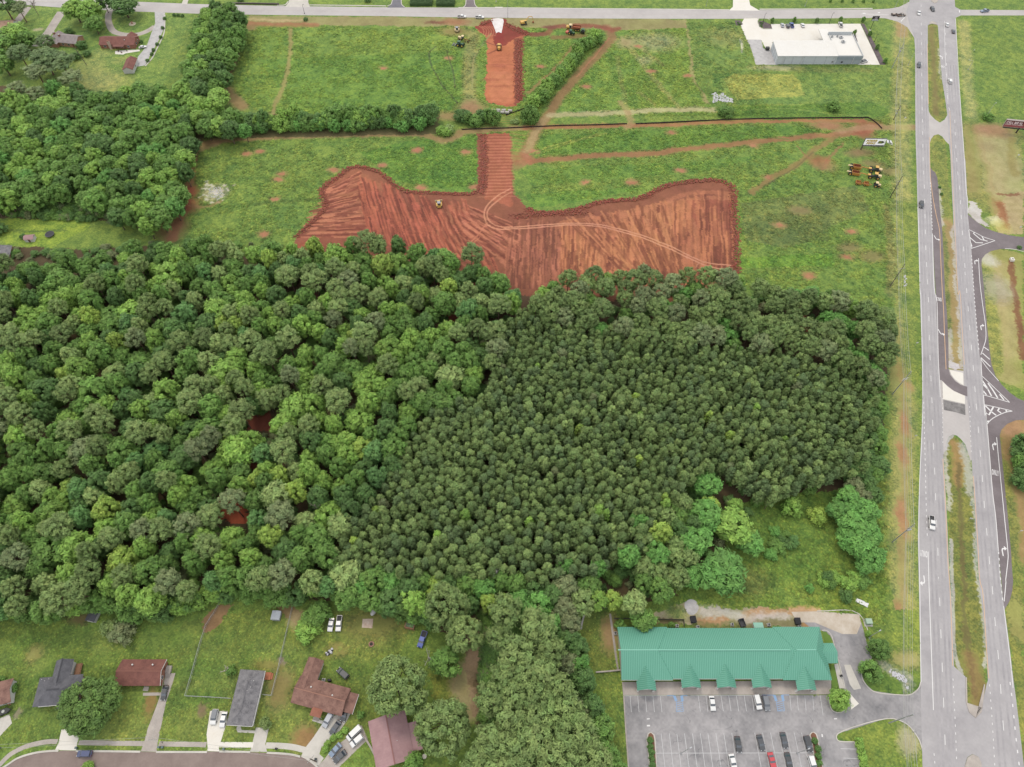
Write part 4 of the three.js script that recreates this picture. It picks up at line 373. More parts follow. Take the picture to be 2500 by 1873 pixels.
  const top = [[40.2,-44.52],[42.79,-44.52],[45.38,-44.52],[47.96,-44.52],[50.47,-44.52],[63.42,-44.63],[66.01,-44.63],[71.14,-44.63],[73.77,-44.63],[76.39,-44.63],[79.02,-44.63],[81.61,-44.63],[94.57,-44.74],[97.04,-44.74],[99.66,-44.74],[102.33,-44.74],[104.92,-44.74]], bot = [[40.14,-39.52],[42.73,-39.52],[45.33,-39.52],[47.93,-39.52],[50.44,-39.52],[63.37,-39.7],[65.93,-39.7],[71.14,-39.77],[73.73,-39.77],[76.33,-39.77],[78.93,-39.77],[81.49,-39.77],[94.03,-40.06],[96.47,-40.06],[99.07,-40.06],[101.71,-40.06],[104.41,-38.51]];
  top.forEach((a, i) => st([a, bot[i]])); st([[38.03,-44.63],[55.14,-44.67]]); st([[60.72,-44.67],[89.41,-44.82]]);
  const t2 = [[49.41,-33.01],[52.13,-33.01],[54.64,-33.01],[57.16,-33.01],[59.8,-33.01],[62.4,-33.08],[64.92,-33.08],[67.57,-33.15],[70.2,-33.15],[72.84,-33.19],[80.46,-33.26],[83.09,-33.26],[85.69,-33.26],[88.41,-33.29],[91.01,-33.29],[93.57,-33.29],[95.97,-33.29]], b2 = [[49.52,-23.19],[52.17,-23.19],[54.71,-23.19],[57.28,-23.19],[59.93,-23.19],[62.47,-23.19],[65,-23.19],[67.65,-23.19],[70.23,-23.19],[72.88,-23.19],[80.64,-23.19],[83.29,-23.19],[85.94,-23.19],[88.59,-23.19],[91.23,-23.19],[93.69,-23.19],[96.16,-23.19]];
  t2.forEach((a, i) => { const b = b2[i]; st([a, [a[0] + (b[0] - a[0]) * 1.3, a[1] + (b[1] - a[1]) * 1.3]]); }); st([[47.21,-27.21],[73.59,-27.24],[98.25,-27.31]]); st([[107.68,-28.51],[112.64,-28.4]]); st([[107.94,-25.78],[112.66,-25.65]]);
  struct(mesh('stall_lines', L, mat(226, 226, 226)));
  struct(mesh('arrow_marking', [ribbon([[45.15,-37.4],[46.09,-37.47]], 0.3, y), ribbon([[44.93,-35.37],[45.99,-35.37]], 0.45, y), ribbon([[107.81,-37.43],[108.81,-37.51]], 0.3, y), ribbon([[102.67,-32.84],[102.57,-31.96]], 0.4, y)], WHITE));
  const blue = []; for (const pts of [[[55.21,-44.6],[55.72,-42.98],[55.31,-39.7],[57.68,-39.77],[57.79,-42.98],[57.73,-44.67],[55.53,-42.98]], [[89.33,-44.82],[89.63,-42.98],[89.38,-39.84],[91.75,-39.92],[92.02,-43.05],[92.01,-44.89],[89.63,-42.98]]]) { const [a, b, c, d, e, f] = pts; blue.push(ribbon([a, b], 0.9, y), ribbon([f, e], 0.9, y), ribbon([b, c], 0.16, y), ribbon([e, d], 0.16, y), ribbon([c, d], 0.16, y)); for (let k = 0; k < 5; k++) { const t = k / 5, u = (k + 1) / 5; blue.push(ribbon([[b[0] + (c[0] - b[0]) * u, b[1] + (c[1] - b[1]) * u], [e[0] + (d[0] - e[0]) * t, e[1] + (d[1] - e[1]) * t]], 0.14, y)); } }
  blue.push(ribbon([[52.76,-44.67],[55.22,-44.67]], 0.2, y + 0.002), ribbon([[57.73,-44.67],[59.72,-44.67]], 0.2, y + 0.002), ribbon([[85.03,-44.85],[89.34,-44.85]], 0.2, y + 0.002), ribbon([[92.01,-44.89],[94.4,-44.89]], 0.2, y + 0.002)); struct(mesh('accessible_bay_marking', blue, BLUEPAINT));
}
function slabPts(p) { return p; }
{ // the residential street and drives
  const K = [[-171.86,-19.78],[-165.27,-22.09],[-163.66,-23.76],[-161,-25.71],[-155.87,-27.28],[-150.35,-27.86],[-136.93,-27.79],[-117.73,-27.55],[-113.85,-27.48],[-98.6,-27.68],[-79.39,-27.28],[-71.65,-26.73],[-68.49,-26.05],[-65.23,-24.7],[-63.1,-23.19],[-61.18,-20.43]];
  paved('residential_street', [...smooth(K, 4), ...[[-58.56,-2.75],[-164.77,-2.75]]], 0.024, STREET); kerb([[-168.37,-20.43],[-163.66,-23.76],[-161,-25.71],[-155.87,-27.28],[-150.35,-27.86],[-148.44,-27.89]], 0.6, CONCRETE, 0.14); kerb([[-142.68,-27.82],[-136.93,-27.79],[-121.57,-27.62]], 0.6); kerb([[-116.39,-27.55],[-99.74,-27.51]], 0.6); kerb([[-95.73,-27.68],[-85.56,-27.55]], 0.6); kerb([[-80.16,-27.31],[-75.54,-27.1],[-71.65,-26.73],[-69.08,-26.19]], 0.6); kerb([[-67.11,-25.78],[-65.23,-24.7],[-63.1,-23.19],[-61.18,-20.43]], 0.6);
  const SW = (pts) => struct(mesh('sidewalk', ribbon(smooth(pts, 5), 1.5, 0.05), OLDCONC)); SW([[-167.54,-22.09],[-166.01,-23.93],[-164.03,-26.63],[-160.29,-28.85],[-156.13,-30.05],[-152.47,-30.57],[-149.7,-30.57]]); SW([[-142.67,-30.3],[-133.85,-30.16],[-121.19,-30.02]]); SW([[-116.17,-29.95],[-108.36,-29.81],[-100.46,-29.74]]); struct(mesh('sidewalk', ribbon(smooth([[-96.45,-29.67],[-91.38,-29.67],[-85.02,-29.61]], 4), 1.6, 0.05), WHITECONC)); struct(mesh('sidewalk', ribbon(smooth([[-80.88,-29.47],[-75.94,-29.33],[-72.04,-28.99],[-67.67,-28.09]], 5), 1.8, 0.05), CONCRETE));
  paved('driveway', [[-149.68,-34.13],[-145.45,-34.84],[-143.13,-33.71],[-143.11,-30.23],[-142.74,-27.99],[-149.67,-28.09],[-149.27,-30.23]], 0.04, WHITECONC); paved('driveway', [[-119.83,-51.65],[-116.47,-51.96],[-116.6,-47.87],[-117.21,-42.68],[-116.92,-37.26],[-116.67,-30.92],[-116.28,-27.58],[-121.49,-27.72],[-121.17,-30.23],[-121.13,-34.42],[-120.08,-41.59],[-119.82,-44.71],[-119.61,-47.87]], 0.04, OLDCONC); paved('front_walk', [[-125.88,-45.56],[-119.82,-45.71],[-119.66,-44.71],[-125.6,-44.6]], 0.045, OLDCONC); paved('front_walk', [[-125.94,-47.57],[-124.19,-47.5],[-124.29,-46],[-126.14,-46.19]], 0.2, OLDCONC);
  paved('driveway', [[-101.67,-39.95],[-95.74,-39.84],[-95.2,-36.54],[-96.18,-28.85],[-95.73,-27.68],[-99.97,-27.82],[-99.79,-28.68],[-101.12,-32.66]], 0.04, WHITECONC); paved('driveway', [[-85.18,-34.84],[-80.89,-34.59],[-81.11,-29.88],[-80.13,-27.55],[-85.77,-27.62],[-85.42,-29.88]], 0.04, CONCRETE); paved('front_walk', [[-91.54,-35.48],[-90.46,-35.37],[-89.8,-34.06],[-85.22,-33.89],[-85.14,-33.08],[-90.93,-33.36],[-91.59,-34.24]], 0.045, CONCRETE);
  paved('driveway', [[-63.43,-35.65],[-61.03,-37.97],[-58.01,-38.87],[-54.28,-41.95],[-53.77,-40.13],[-55.36,-36.54],[-58.29,-32.31],[-62.59,-28.68],[-62.91,-26.97],[-61.28,-25.78],[-62.69,-23.49],[-65.44,-24.84],[-68.89,-26.19],[-67.54,-29.19],[-65.59,-31.96]], 0.04, CONCRETE); paved('front_walk', [[-66.53,-38.04],[-65.38,-38.26],[-64.93,-37.33],[-62.9,-36.83],[-63.47,-35.9],[-66.81,-36.83]], 0.046, CONCRETE); paved('driveway', [[-54.71,-31.54],[-50.16,-35.55],[-47.54,-31.27],[-51.17,-27.82],[-55.91,-23.19],[-58.55,-20.43],[-61.37,-20.43],[-63.11,-23.26],[-61.08,-25.44],[-58.92,-28.51]], 0.042, OLDCONC);
  paved('concrete_pad', [[-173.45,-36.72],[-168.84,-38.94],[-166.88,-36.12],[-169.32,-32.24],[-170.96,-30.57]], 0.03, CONCRETE); paved('concrete_pad', [[-53.82,-70.34],[-50.03,-70.43],[-50,-67.05],[-53.79,-67.26]], 0.05, surface([196, 170, 150], [224, 205, 188], 5, 1.3));
  paved('yard_path', [[35.13,-72.22],[35.85,-72.22],[37.18,-52.61],[36.37,-52.61]], 0.02, OLDCONC); 
}
{ // drives in the upper left
  paved('gravel_drive', [[-240.68,-472.62],[-233.17,-470.9],[-228.87,-452.68],[-228.36,-440.51],[-228.82,-429.99],[-229.26,-420.99],[-229.27,-410.7],[-234.25,-409.09],[-236.62,-419.72],[-235.15,-427.4],[-234.55,-433.9],[-235.52,-445.88],[-236.29,-458.21]], 0.03, GRAVEL); struct(mesh('loop_drive', ribbon(smooth([[-271.28,-476.67],[-270.38,-468.05],[-266.24,-456.82],[-260.03,-447.91],[-251.87,-444.8],[-243.02,-445.61],[-237.61,-450.63],[-235.33,-454.75]], 5), 4.2, 0.024), OLDCONC)); struct(mesh('driveway', ribbon(smooth([[-303.17,-472.34],[-303.06,-460.99],[-303.27,-444.53],[-305.55,-431.29]], 5), 6, 0.024), OLDCONC)); struct(mesh('driveway', ribbon([[-328.03,-478.12],[-328.53,-460.99],[-329.92,-452.68]], 5, 0.024), OLDCONC)); struct(mesh('patio', flat([[-252.92,-426.11],[-244.42,-427.4],[-237.82,-427.65],[-237,-426.11],[-245.48,-423.54],[-246.57,-422.26],[-251.89,-422.77]], 0.06), WHITECONC));
  struct(mesh('edging_stones', wallLine(smooth([[-232.56,-468.05],[-229.9,-458.21],[-227.18,-445.88],[-226.9,-436.53],[-227,-426.11],[-227.08,-418.46],[-228.99,-409.71]], 5), 0.7, 0, 0.15), CONCRETE));
}

// ---------------------------------------------------------------- buildings
const V3 = (a) => new THREE.Vector3(...a);
function slope(pts, thick = 0.14) { // a flat roof plane (corners in order seen from above) with thickness; uv in metres
  const P = pts.map(V3), n = new THREE.Vector3(); for (let i = 1; i + 1 < P.length; i++) n.add(P[i].clone().sub(P[0]).cross(P[i + 1].clone().sub(P[0]))); if (n.y < 0) { P.reverse(); n.negate(); } n.normalize();
  const u = new THREE.Vector3(n.z, 0, -n.x); if (u.lengthSq() < 1e-6) u.set(1, 0, 0); u.normalize(); const v = n.clone().cross(u);
  const o = P[0], f = P.map((p) => [p.clone().sub(o).dot(u), p.clone().sub(o).dot(v)]);
  const g = new THREE.ExtrudeGeometry(new THREE.Shape(f.map(([a, b]) => new THREE.Vector2(a, b))), { depth: thick, bevelEnabled: false });
  g.applyMatrix4(new THREE.Matrix4().makeBasis(u, v, n).setPosition(o.clone().addScaledVector(n, -thick))); g.userData = { u, v, n, o, f }; return g;
}
function ribs(g, every, w = 0.07, h = 0.06) { // standing seams running up a roof plane
  const { u, v, n, o, f } = g.userData, out = [], us = f.map((p) => p[0]), a = Math.min(...us), b = Math.max(...us), M = new THREE.Matrix4().makeBasis(u, v, n).setPosition(o);
  for (let s = a + every / 2; s < b; s += every) { const hit = []; for (let i = 0; i < f.length; i++) { const p = f[i], q = f[(i + 1) % f.length]; if ((p[0] - s) * (q[0] - s) < 0) hit.push(p[1] + (q[1] - p[1]) * (s - p[0]) / (q[0] - p[0])); } hit.sort((x, y) => x - y); for (let k = 0; k + 1 < hit.length; k += 2) { const L = hit[k + 1] - hit[k]; if (L < 0.2) continue; const r = new THREE.BoxGeometry(w, L, h); r.translate(s, (hit[k] + hit[k + 1]) / 2, h / 2 - 0.004); r.applyMatrix4(M); out.push(r); } }
  return out;
}
function frame(NW, NE, SW) { const w = Math.hypot(NE[0] - NW[0], NE[1] - NW[1]), d = Math.hypot(SW[0] - NW[0], SW[1] - NW[1]); return { x: (NE[0] + SW[0]) / 2, z: (NE[1] + SW[1]) / 2, w, d, turn: turnOf([NW, NE]) }; }
function prismWall(w, d, h, ridge, axis) { // walls with gables; axis is the ridge's direction
  const W = axis === 'x' ? d : w, L = axis === 'x' ? w : d; const s = new THREE.Shape([[-W / 2, 0], [W / 2, 0], [W / 2, h], [0, ridge], [-W / 2, h]].map((p) => new THREE.Vector2(...p))); const g = new THREE.ExtrudeGeometry(s, { depth: L, bevelEnabled: false }); g.translate(0, 0, -L / 2); if (axis === 'x') g.rotateY(Math.PI / 2); return g;
}
function gableRoof(w, d, h, ridge, axis, over = 0.45, cx = 0, cz = 0) { // two planes; w along x, d along z
  const W = (axis === 'x' ? d : w) / 2, L = (axis === 'x' ? w : d) / 2 + over, k = (ridge - h) / W, lo = h - k * over, e = W + over, y = 0.16; const q = (a, b, c) => (axis === 'x' ? [b + cx, c + y, a + cz] : [a + cx, c + y, b + cz]);
  return [slope([q(-e, -L, lo), q(-e, L, lo), q(0, L, ridge), q(0, -L, ridge)]), slope([q(e, -L, lo), q(e, L, lo), q(0, L, ridge), q(0, -L, ridge)])];
}
function hipRoof(x0, x1, z0, z1, h, ridge, a, b, y = 0.16, axis) { // ridge from a to b along the long side (a or b on the edge makes a gable there)
  const long = axis ? axis === 'x' : x1 - x0 > z1 - z0; const E = long ? [[a, ridge + y, (z0 + z1) / 2], [b, ridge + y, (z0 + z1) / 2]] : [[(x0 + x1) / 2, ridge + y, a], [(x0 + x1) / 2, ridge + y, b]]; const c = [[x0, h + y, z0], [x1, h + y, z0], [x1, h + y, z1], [x0, h + y, z1]];
  return long ? [slope([c[0], c[1], E[1], E[0]]), slope([c[2], c[3], E[0], E[1]]), ...(a > x0 ? [slope([c[3], c[0], E[0]])] : []), ...(b < x1 ? [slope([c[1], c[2], E[1]])] : [])] : [slope([c[1], c[2], E[1], E[0]]), slope([c[3], c[0], E[0], E[1]]), ...(a > z0 ? [slope([c[0], c[1], E[0]])] : []), ...(b < z1 ? [slope([c[2], c[3], E[1]])] : [])];
}
const GLASS = mat(70, 80, 92, 0.08, 0, { clearcoat: 1 }), TRIM = mat(240, 238, 234, 0.7), WOOD = mat(150, 110, 82, 0.9), DARKMETAL = mat(60, 60, 62, 0.6, 0.3), STEEL = mat(190, 192, 194, 0.5, 0.5);
const GREEN = new THREE.MeshStandardMaterial({ roughness: 0.5, metalness: 0.15 }); GREEN.color.copy(base(104, 178, 152));
const GREENRIB = new THREE.MeshStandardMaterial({ roughness: 0.5, metalness: 0.15 }); GREENRIB.color.copy(base(140, 208, 184));
const BRICK = surface([150, 96, 78], [182, 128, 104], 5, 1.2), ROOFDARK = surface([92, 92, 98], [118, 117, 123], 7, 1.3), ROOFGREY = surface([108, 106, 110], [150, 147, 149], 6, 1.5), ROOFBROWN = surface([122, 76, 68], [150, 98, 86], 8, 1.3), ROOFBROWN2 = surface([128, 92, 82], [164, 124, 110], 8, 1.5), ROOFPINK = surface([176, 138, 140], [196, 158, 158], 12, 1.1), ROOFTAN = surface([178, 140, 116], [206, 168, 142], 7, 1.2), ROOFSLATE = surface([148, 136, 136], [176, 164, 162], 7, 1.2), WHITEROOF = surface([250, 246, 238], [255, 253, 248], 19, 0.8), CLADDING = surface([214, 220, 224], [230, 235, 238], 17, 0.8);
function windowAt(p, x, y, z, ry, w = 1.1, h = 1.2) { const f = part('window', [bx(w + 0.16, h + 0.16, 0.06)], TRIM, p); f.position.set(x, y, z); f.rotation.y = ry; part('pane', [bx(w / 2 - 0.04, h - 0.04, 0.03, -w / 4, 0, 0.03), bx(w / 2 - 0.04, h - 0.04, 0.03, w / 4, 0, 0.03)], GLASS, f); return f; }
function doorAt(p, x, y, z, ry, m = mat(120, 70, 60, 0.7), w = 0.95, h = 2.1) { const f = part('door', [bx(w, h, 0.06, 0, h / 2, 0)], m, p); f.position.set(x, y, z); f.rotation.y = ry; part('handle', [bx(0.06, 0.06, 0.08, w * 0.35, 1, 0.05)], STEEL, f); return f; }
function acUnit(x, z, label, turn = 0, y = 0) { const t = thing('air_conditioner', label, 'air conditioner', x, z, turn, undefined, y); part('case', [rb(0.95, 0.85, 0.95, 0, 0.5, 0, 0.06)], mat(205, 203, 198, 0.6), t); part('grille', [cy(0.38, 0.38, 0.03, 0, 0.94, 0, 16)], DARKMETAL, t); part('pad', [bx(1.2, 0.08, 1.2, 0, 0.04, 0)], CONCRETE, t); return t; }

{ // the long shop building under a green metal roof
  const he = 3.5, [x0] = [37.15,-57.07], [, zN] = [71.23,-66.19], [, zS] = [68.58,-49.35], zm = (zN + zS) / 2, xl = [49.7,-57.73][0], xle = [54.66,-49.27][0], xr0 = [91.94,-48.9][0], xra = [96.99,-57.9][0], xrb = [103.78,-57.9][0], x1 = [108.59,-49.01][0];
  const T = thing('shop_building', 'long brick shop building with green standing-seam metal roof', 'building');
  const B = [bx(x1 - x0 - 1.6, 3.5, zS - zN - 2.4, (x0 + x1) / 2, 1.75, zm)];
  part('wall', B, BRICK, T); part('gable_wall', [(() => { const s = new THREE.Shape([[-(zS - zN) / 2 + 0.5, 0], [(zS - zN) / 2 - 0.5, 0], [(zS - zN) / 2 - 0.5, 3.5], [0, 7.7], [-(zS - zN) / 2 + 0.5, 3.5]].map((p) => new THREE.Vector2(...p))); const g = new THREE.ExtrudeGeometry(s, { depth: 0.3, bevelEnabled: false }); g.rotateY(Math.PI / 2); g.translate(x0 + 0.45, 0, zm); return g; })()], mat(228, 226, 214, 0.8), T, 'cream painted west gable wall');
  const planes = [...hipRoof(xl - 2, xra + 2, zN, zS, he, 7.7, xl - 2, xra + 2), ...hipRoof(x0, xle, zN - 0.35, zS + 0.4, he + 0.08, 7.95, x0, xl, 0.16, 'x'), ...hipRoof(xr0, x1, zN - 0.4, zS + 0.45, he + 0.08, 8.05, xra, xrb, 0.16, 'x')];
  const [ex0, ez0] = [108.09,-60.98], [ex1, ez1] = [111.99,-54.64]; planes.push(...gableRoof(ex1 - ex0 + 3.4, ez1 - ez0, 3.2, 5, 'x', 0.2, (ex0 + ex1) / 2 - 1.7, (ez0 + ez1) / 2));
  part('wall', [bx(ex1 - ex0, 3.2, ez1 - ez0 - 0.8, (ex0 + ex1) / 2 - 0.5, 1.6, (ez0 + ez1) / 2)], BRICK, T);
  const front = [[45.46,-45.96],[60.66,-46.77],[72.63,-46.77],[84.61,-46.77],[99.53,-45.96]], hw = 2.95;
  for (const [px, pz] of front) { const d = pz - zm - 2.6; const R = gableRoof(hw * 2, d, 3.35, 5.75, 'z', 0.25, px, zm + 2.6 + d / 2); planes.push(...R);
    const porch = part('porch', [bx(hw * 2 - 0.3, 0.5, 0.25, px, 3.2, pz - 0.1), (() => { const s = new THREE.Shape([[-hw, 3.35], [hw, 3.35], [0, 5.7]].map((p) => new THREE.Vector2(...p))); const g = new THREE.ExtrudeGeometry(s, { depth: 0.2, bevelEnabled: false }); g.translate(px, 0, pz - 0.25); return g; })()], TRIM, T);
    for (const s of [-1, 1]) part('pillar', [bx(0.5, 3.1, 0.5, px + s * (hw - 0.3), 1.6, pz - 0.2), bx(0.7, 0.5, 0.7, px + s * (hw - 0.3), 0.3, pz - 0.2)], TRIM, porch);
    const dr = part('door', [bx(1.9, 2.3, 0.08, px, 1.3, zS - 1.16)], GLASS, T, 'glazed shop door'); part('frame', [bx(2.1, 0.12, 0.12, px, 2.5, zS - 1.14), bx(0.1, 2.4, 0.12, px - 1, 1.3, zS - 1.14), bx(0.1, 2.4, 0.12, px + 1, 1.3, zS - 1.14)], TRIM, dr); }
  for (let k = 0; k < 22; k++) { const x = x0 + 2.5 + k * (x1 - x0 - 5) / 21; if (front.every(([p]) => Math.abs(p - x) > 1.9)) windowAt(T, x, 1.7, zS - 1.17, 0, 1.6, 1.5); }
  const roof = part('roof', planes, GREEN, T); part('standing_seams', planes.flatMap((g) => ribs(g, 0.62, 0.13, 0.07)), GREENRIB, roof);
  part('ridge_cap', [bx(xr0 - x0 + 4, 0.08, 0.34, (x0 + xr0) / 2 + 1, 8.14, zm), bx(xrb - xra, 0.08, 0.34, (xra + xrb) / 2, 8.26, zm)], GREENRIB, roof);
  part('eave_trim', [bx(xr0 - xle, 0.16, 0.1, (xr0 + xle) / 2, he + 0.02, zS + 0.06), bx(xle - x0, 0.16, 0.1, (x0 + xle) / 2, he + 0.1, zS + 0.46)], TRIM, T);
  for (const [p, l] of [[[59.11,-67.79], 'air conditioner in the narrow yard behind the green-roofed shops'], [[78.89,-68.28], 'white air conditioner next to the open bin behind the shops'], [[92,-68.2], 'air conditioner on brick base behind the green roof'], [[102.85,-67.54], 'air conditioner closest to the black bin behind the shops'], [[66.47,-67.38], 'air conditioner half under the eave below the gravel heap']]) acUnit(p[0], p[1], l);
  acUnit(...[36.77,-65.22], 'white air conditioner against the cream west gable of the shops');
  const s = thing('pump_house', 'small green-roofed shed behind the shop building', 'shed', ...[87.79,-67.67]); part('wall', [bx(3, 1.6, 1.6, 0, 0.8, 0)], TRIM, s); part('roof', [slope([[-1.7, 1.6, -1], [1.7, 1.6, -1], [1.7, 2.1, 1], [-1.7, 2.1, 1]])], mat(150, 205, 182, 0.5), s);
}
{ // white metal workshop with flat-roofed office
  const T = thing('workshop_building', 'white-roofed metal workshop with grey office end', 'building');
  const [xa, za] = [164.94,-411.8], [xb] = [202.12,-411.8], [xc] = [217.83,-411.8], zb = [164.19,-427.37][1], zo = [216.48,-436.04][1];
  part('wall', [bx(xb - xa, 5.5, za - zb, (xa + xb) / 2, 2.75, (za + zb) / 2)], CLADDING, T); const r = part('roof', [slope([[xa - 0.2, 5.7, za + 0.25], [xb + 0.1, 5.7, za + 0.25], [xb + 0.1, 6.3, zb - 0.25], [xa - 0.2, 6.3, zb - 0.25]], 0.3)], WHITEROOF, T); part('standing_seams', ribs(slope([[xa, 5.7, za], [xb, 5.7, za], [xb, 6.3, zb], [xa, 6.3, zb]]), 0.6, 0.05, 0.05), WHITEROOF, r);
  for (const x of [[169.77,-411.8],[174.75,-411.8],[181.65,-411.8],[188.55,-411.8],[195.45,-411.8],[201.2,-411.8]]) part('panel_joint', [bx(0.1, 5.3, 0.08, x[0], 2.7, za + 0.05)], mat(180, 186, 192), T); for (let k = 1; k < 4; k++) part('panel_joint', [bx(0.08, 5.4, 0.1, xa - 0.04, 2.7, za + (zb - za) * k / 4)], mat(150, 156, 162), T);
  part('gutter', [bx(xb - xa, 0.2, 0.2, (xa + xb) / 2, 5.5, za + 0.3)], mat(196, 202, 206), T); for (const x of [[169,-411.8],[180.5,-411.8],[200.05,-411.8],[212.31,-411.8],[217.29,-411.8]]) part('downpipe', [bx(0.16, 5.2, 0.16, x[0], 2.7, za + 0.16)], TRIM, T);
  part('office_wall', [bx(xc - xb - 0.02, 5, za - zo, (xb + xc) / 2, 2.5, (za + zo) / 2)], mat(182, 190, 196, 0.7), T, 'grey clad office end'); part('office_roof', [bx(xc - xb - 0.6, 0.1, za - zo - 0.6, (xb + xc) / 2, 5.06, (za + zo) / 2)], WHITEROOF, T);
  const P = mat(206, 210, 212, 0.6); part('parapet', [bx(0.3, 0.75, za - zo, xb + 0.16, 5.38, (za + zo) / 2), bx(0.3, 0.75, za - zo, xc - 0.15, 5.38, (za + zo) / 2), bx(xc - xb, 0.75, 0.3, (xb + xc) / 2, 5.38, za - 0.13)], P, T); part('front_parapet', [bx(xc - xb - 0.6, 2.1, 0.3, (xb + xc) / 2 - 0.8, 6, zo + 0.1)], mat(214, 220, 222, 0.6), T); part('upper_band', [bx(xc - xb + 0.1, 1.9, 0.2, (xb + xc) / 2, 4.2, za + 0.12)], mat(164, 174, 184, 0.6), T, 'darker blue-grey cladding band');
  for (const [x, l] of [[[200.09,-413.5][0], 0], [[205.85,-413.5][0], 1]]) part('vent_louvre', [bx(1, 0.9, 0.08, x, 1.6, za + 0.24 * l + 0.06)], DARKMETAL, T);
  part('canopy', [slope([[xa + 0.3, 4.2, zb], [xb - 2, 4.2, zb], [xb - 2, 3.8, zb - 2.4], [xa + 0.3, 3.8, zb - 2.4]], 0.1)], mat(150, 150, 120, 0.6), T); part('brace', [bar([xb - 4, 0, zb - 4], [xb - 3, 5.4, zb - 0.2], 0.1), bar([xb - 1, 0.2, zb - 3.4], [xb - 3, 5.4, zb - 0.2], 0.1)], DARKMETAL, T); part('entrance_canopy', [bx(5.5, 0.5, za - zo - 6, xb - 2, 4.9, (zb + zo) / 2 - 1.6)], WHITEROOF, T);
  for (const [p, w] of [[[208.92,-431.87], 1.8], [[209.01,-427.08], 1.9], [[203.48,-432.84], 1], [[206.94,-433.25], 0.9]]) { const u = thing('rooftop_unit', w > 1.5 ? (w > 1.8 ? 'grey rooftop unit nearest the south edge of the office roof' : 'grey rooftop unit in the middle of the office roof') : (w > 0.95 ? 'small vent box on the left of the office roof' : 'small vent box beside the middle rooftop unit'), 'rooftop unit', p[0], p[1], 0, undefined, 5.11); part('case', [rb(w, 1.1, w * 0.8, 0, 0.6, 0, 0.05), bx(w * 0.9, 0.1, w * 0.7, 0, 0.04, 0)], mat(190, 192, 194, 0.6), u); part('fan', [cy(w * 0.3, w * 0.3, 0.05, 0, 1.18, 0, 14)], DARKMETAL, u); part('duct', [cy(0.12, 0.12, 1.4, w * 0.6, 0.5, 0, 8, 'x')], STEEL, u); }
  const [dx, dz] = [162.85,-427.55]; const d = thing('dumpster', 'black dumpster at the corner of the white workshop', 'dumpster', dx, dz); part('body', [rb(2.2, 1.5, 1.9, 0, 0.85, 0, 0.06)], mat(60, 62, 60, 0.7), d); part('lid', [bx(2.3, 0.08, 2, 0, 1.63, 0)], mat(44, 46, 46, 0.6), d);
}
// houses ----------------------------------------------------------------
function openings(T, w, d, list) { for (const [side, at, kind] of list) { const ry = { s: 0, n: Math.PI, e: Math.PI / 2, w: -Math.PI / 2 }[side]; const [x, z] = side === 's' ? [at, d / 2 + 0.02] : side === 'n' ? [at, -d / 2 - 0.02] : side === 'e' ? [w / 2 + 0.02, at] : [-w / 2 - 0.02, at]; kind === 'd' ? doorAt(T, x, 0.25, z, ry) : windowAt(T, x, 1.55, z, ry, kind || 1.1); } }
const vent = (T, x, y, z) => part('roof_vent', [cy(0.28, 0.2, 0.35, x, y, z, 10), new THREE.SphereGeometry(0.3, 10, 6).translate(x, y + 0.22, z)], TRIM, T);
{ // brown gable-roofed house
  const f = frame([-134.84,-55.89], [-119.46,-55.89], [-134.81,-47.3]), w = f.w - 0.9, d = f.d - 0.9, T = thing('house', 'small house with brown gable roof and side steps', 'house', f.x, f.z, f.turn);
  part('wall', [prismWall(w, d, 2.7, 4.6, 'x')], BRICK, T); const r = part('roof', gableRoof(w, d, 2.7, 4.6, 'x'), ROOFBROWN, T); part('ridge_cap', [bx(w + 0.9, 0.06, 0.3, 0, 4.79, 0)], mat(150, 100, 86), r); part('barge_board', [bar([w / 2 + 0.46, 2.6, d / 2 + 0.4], [w / 2 + 0.46, 4.66, 0], 0.11, 4), bar([w / 2 + 0.46, 2.6, -d / 2 - 0.4], [w / 2 + 0.46, 4.66, 0], 0.11, 4), bx(0.08, 0.5, 1, w / 2 + 0.03, 3.9, 0)], TRIM, T);
  vent(T, -w * 0.2, 4.1, -2.2); vent(T, w * 0.28, 4.1, -2.2); openings(T, w, d, [['s', -4, 1.5], ['s', 0.6, 'd'], ['s', 3.6, 1.5], ['e', -1.5, 'd'], ['e', 1.4, 1], ['n', -3, 1.2], ['n', 3, 1.2], ['w', 0, 1.2]]);
  const st = part('stoop', [bx(1.8, 0.9, 2.4, w / 2 + 1, 0.45, -1.4)], OLDCONC, T); for (let k = 0; k < 4; k++) part('step', [bx(1.6, 0.9 - (k + 1) * 0.18, 0.34, w / 2 + 1, (0.9 - (k + 1) * 0.18) / 2, 0 + k * 0.34)], OLDCONC, st);
}
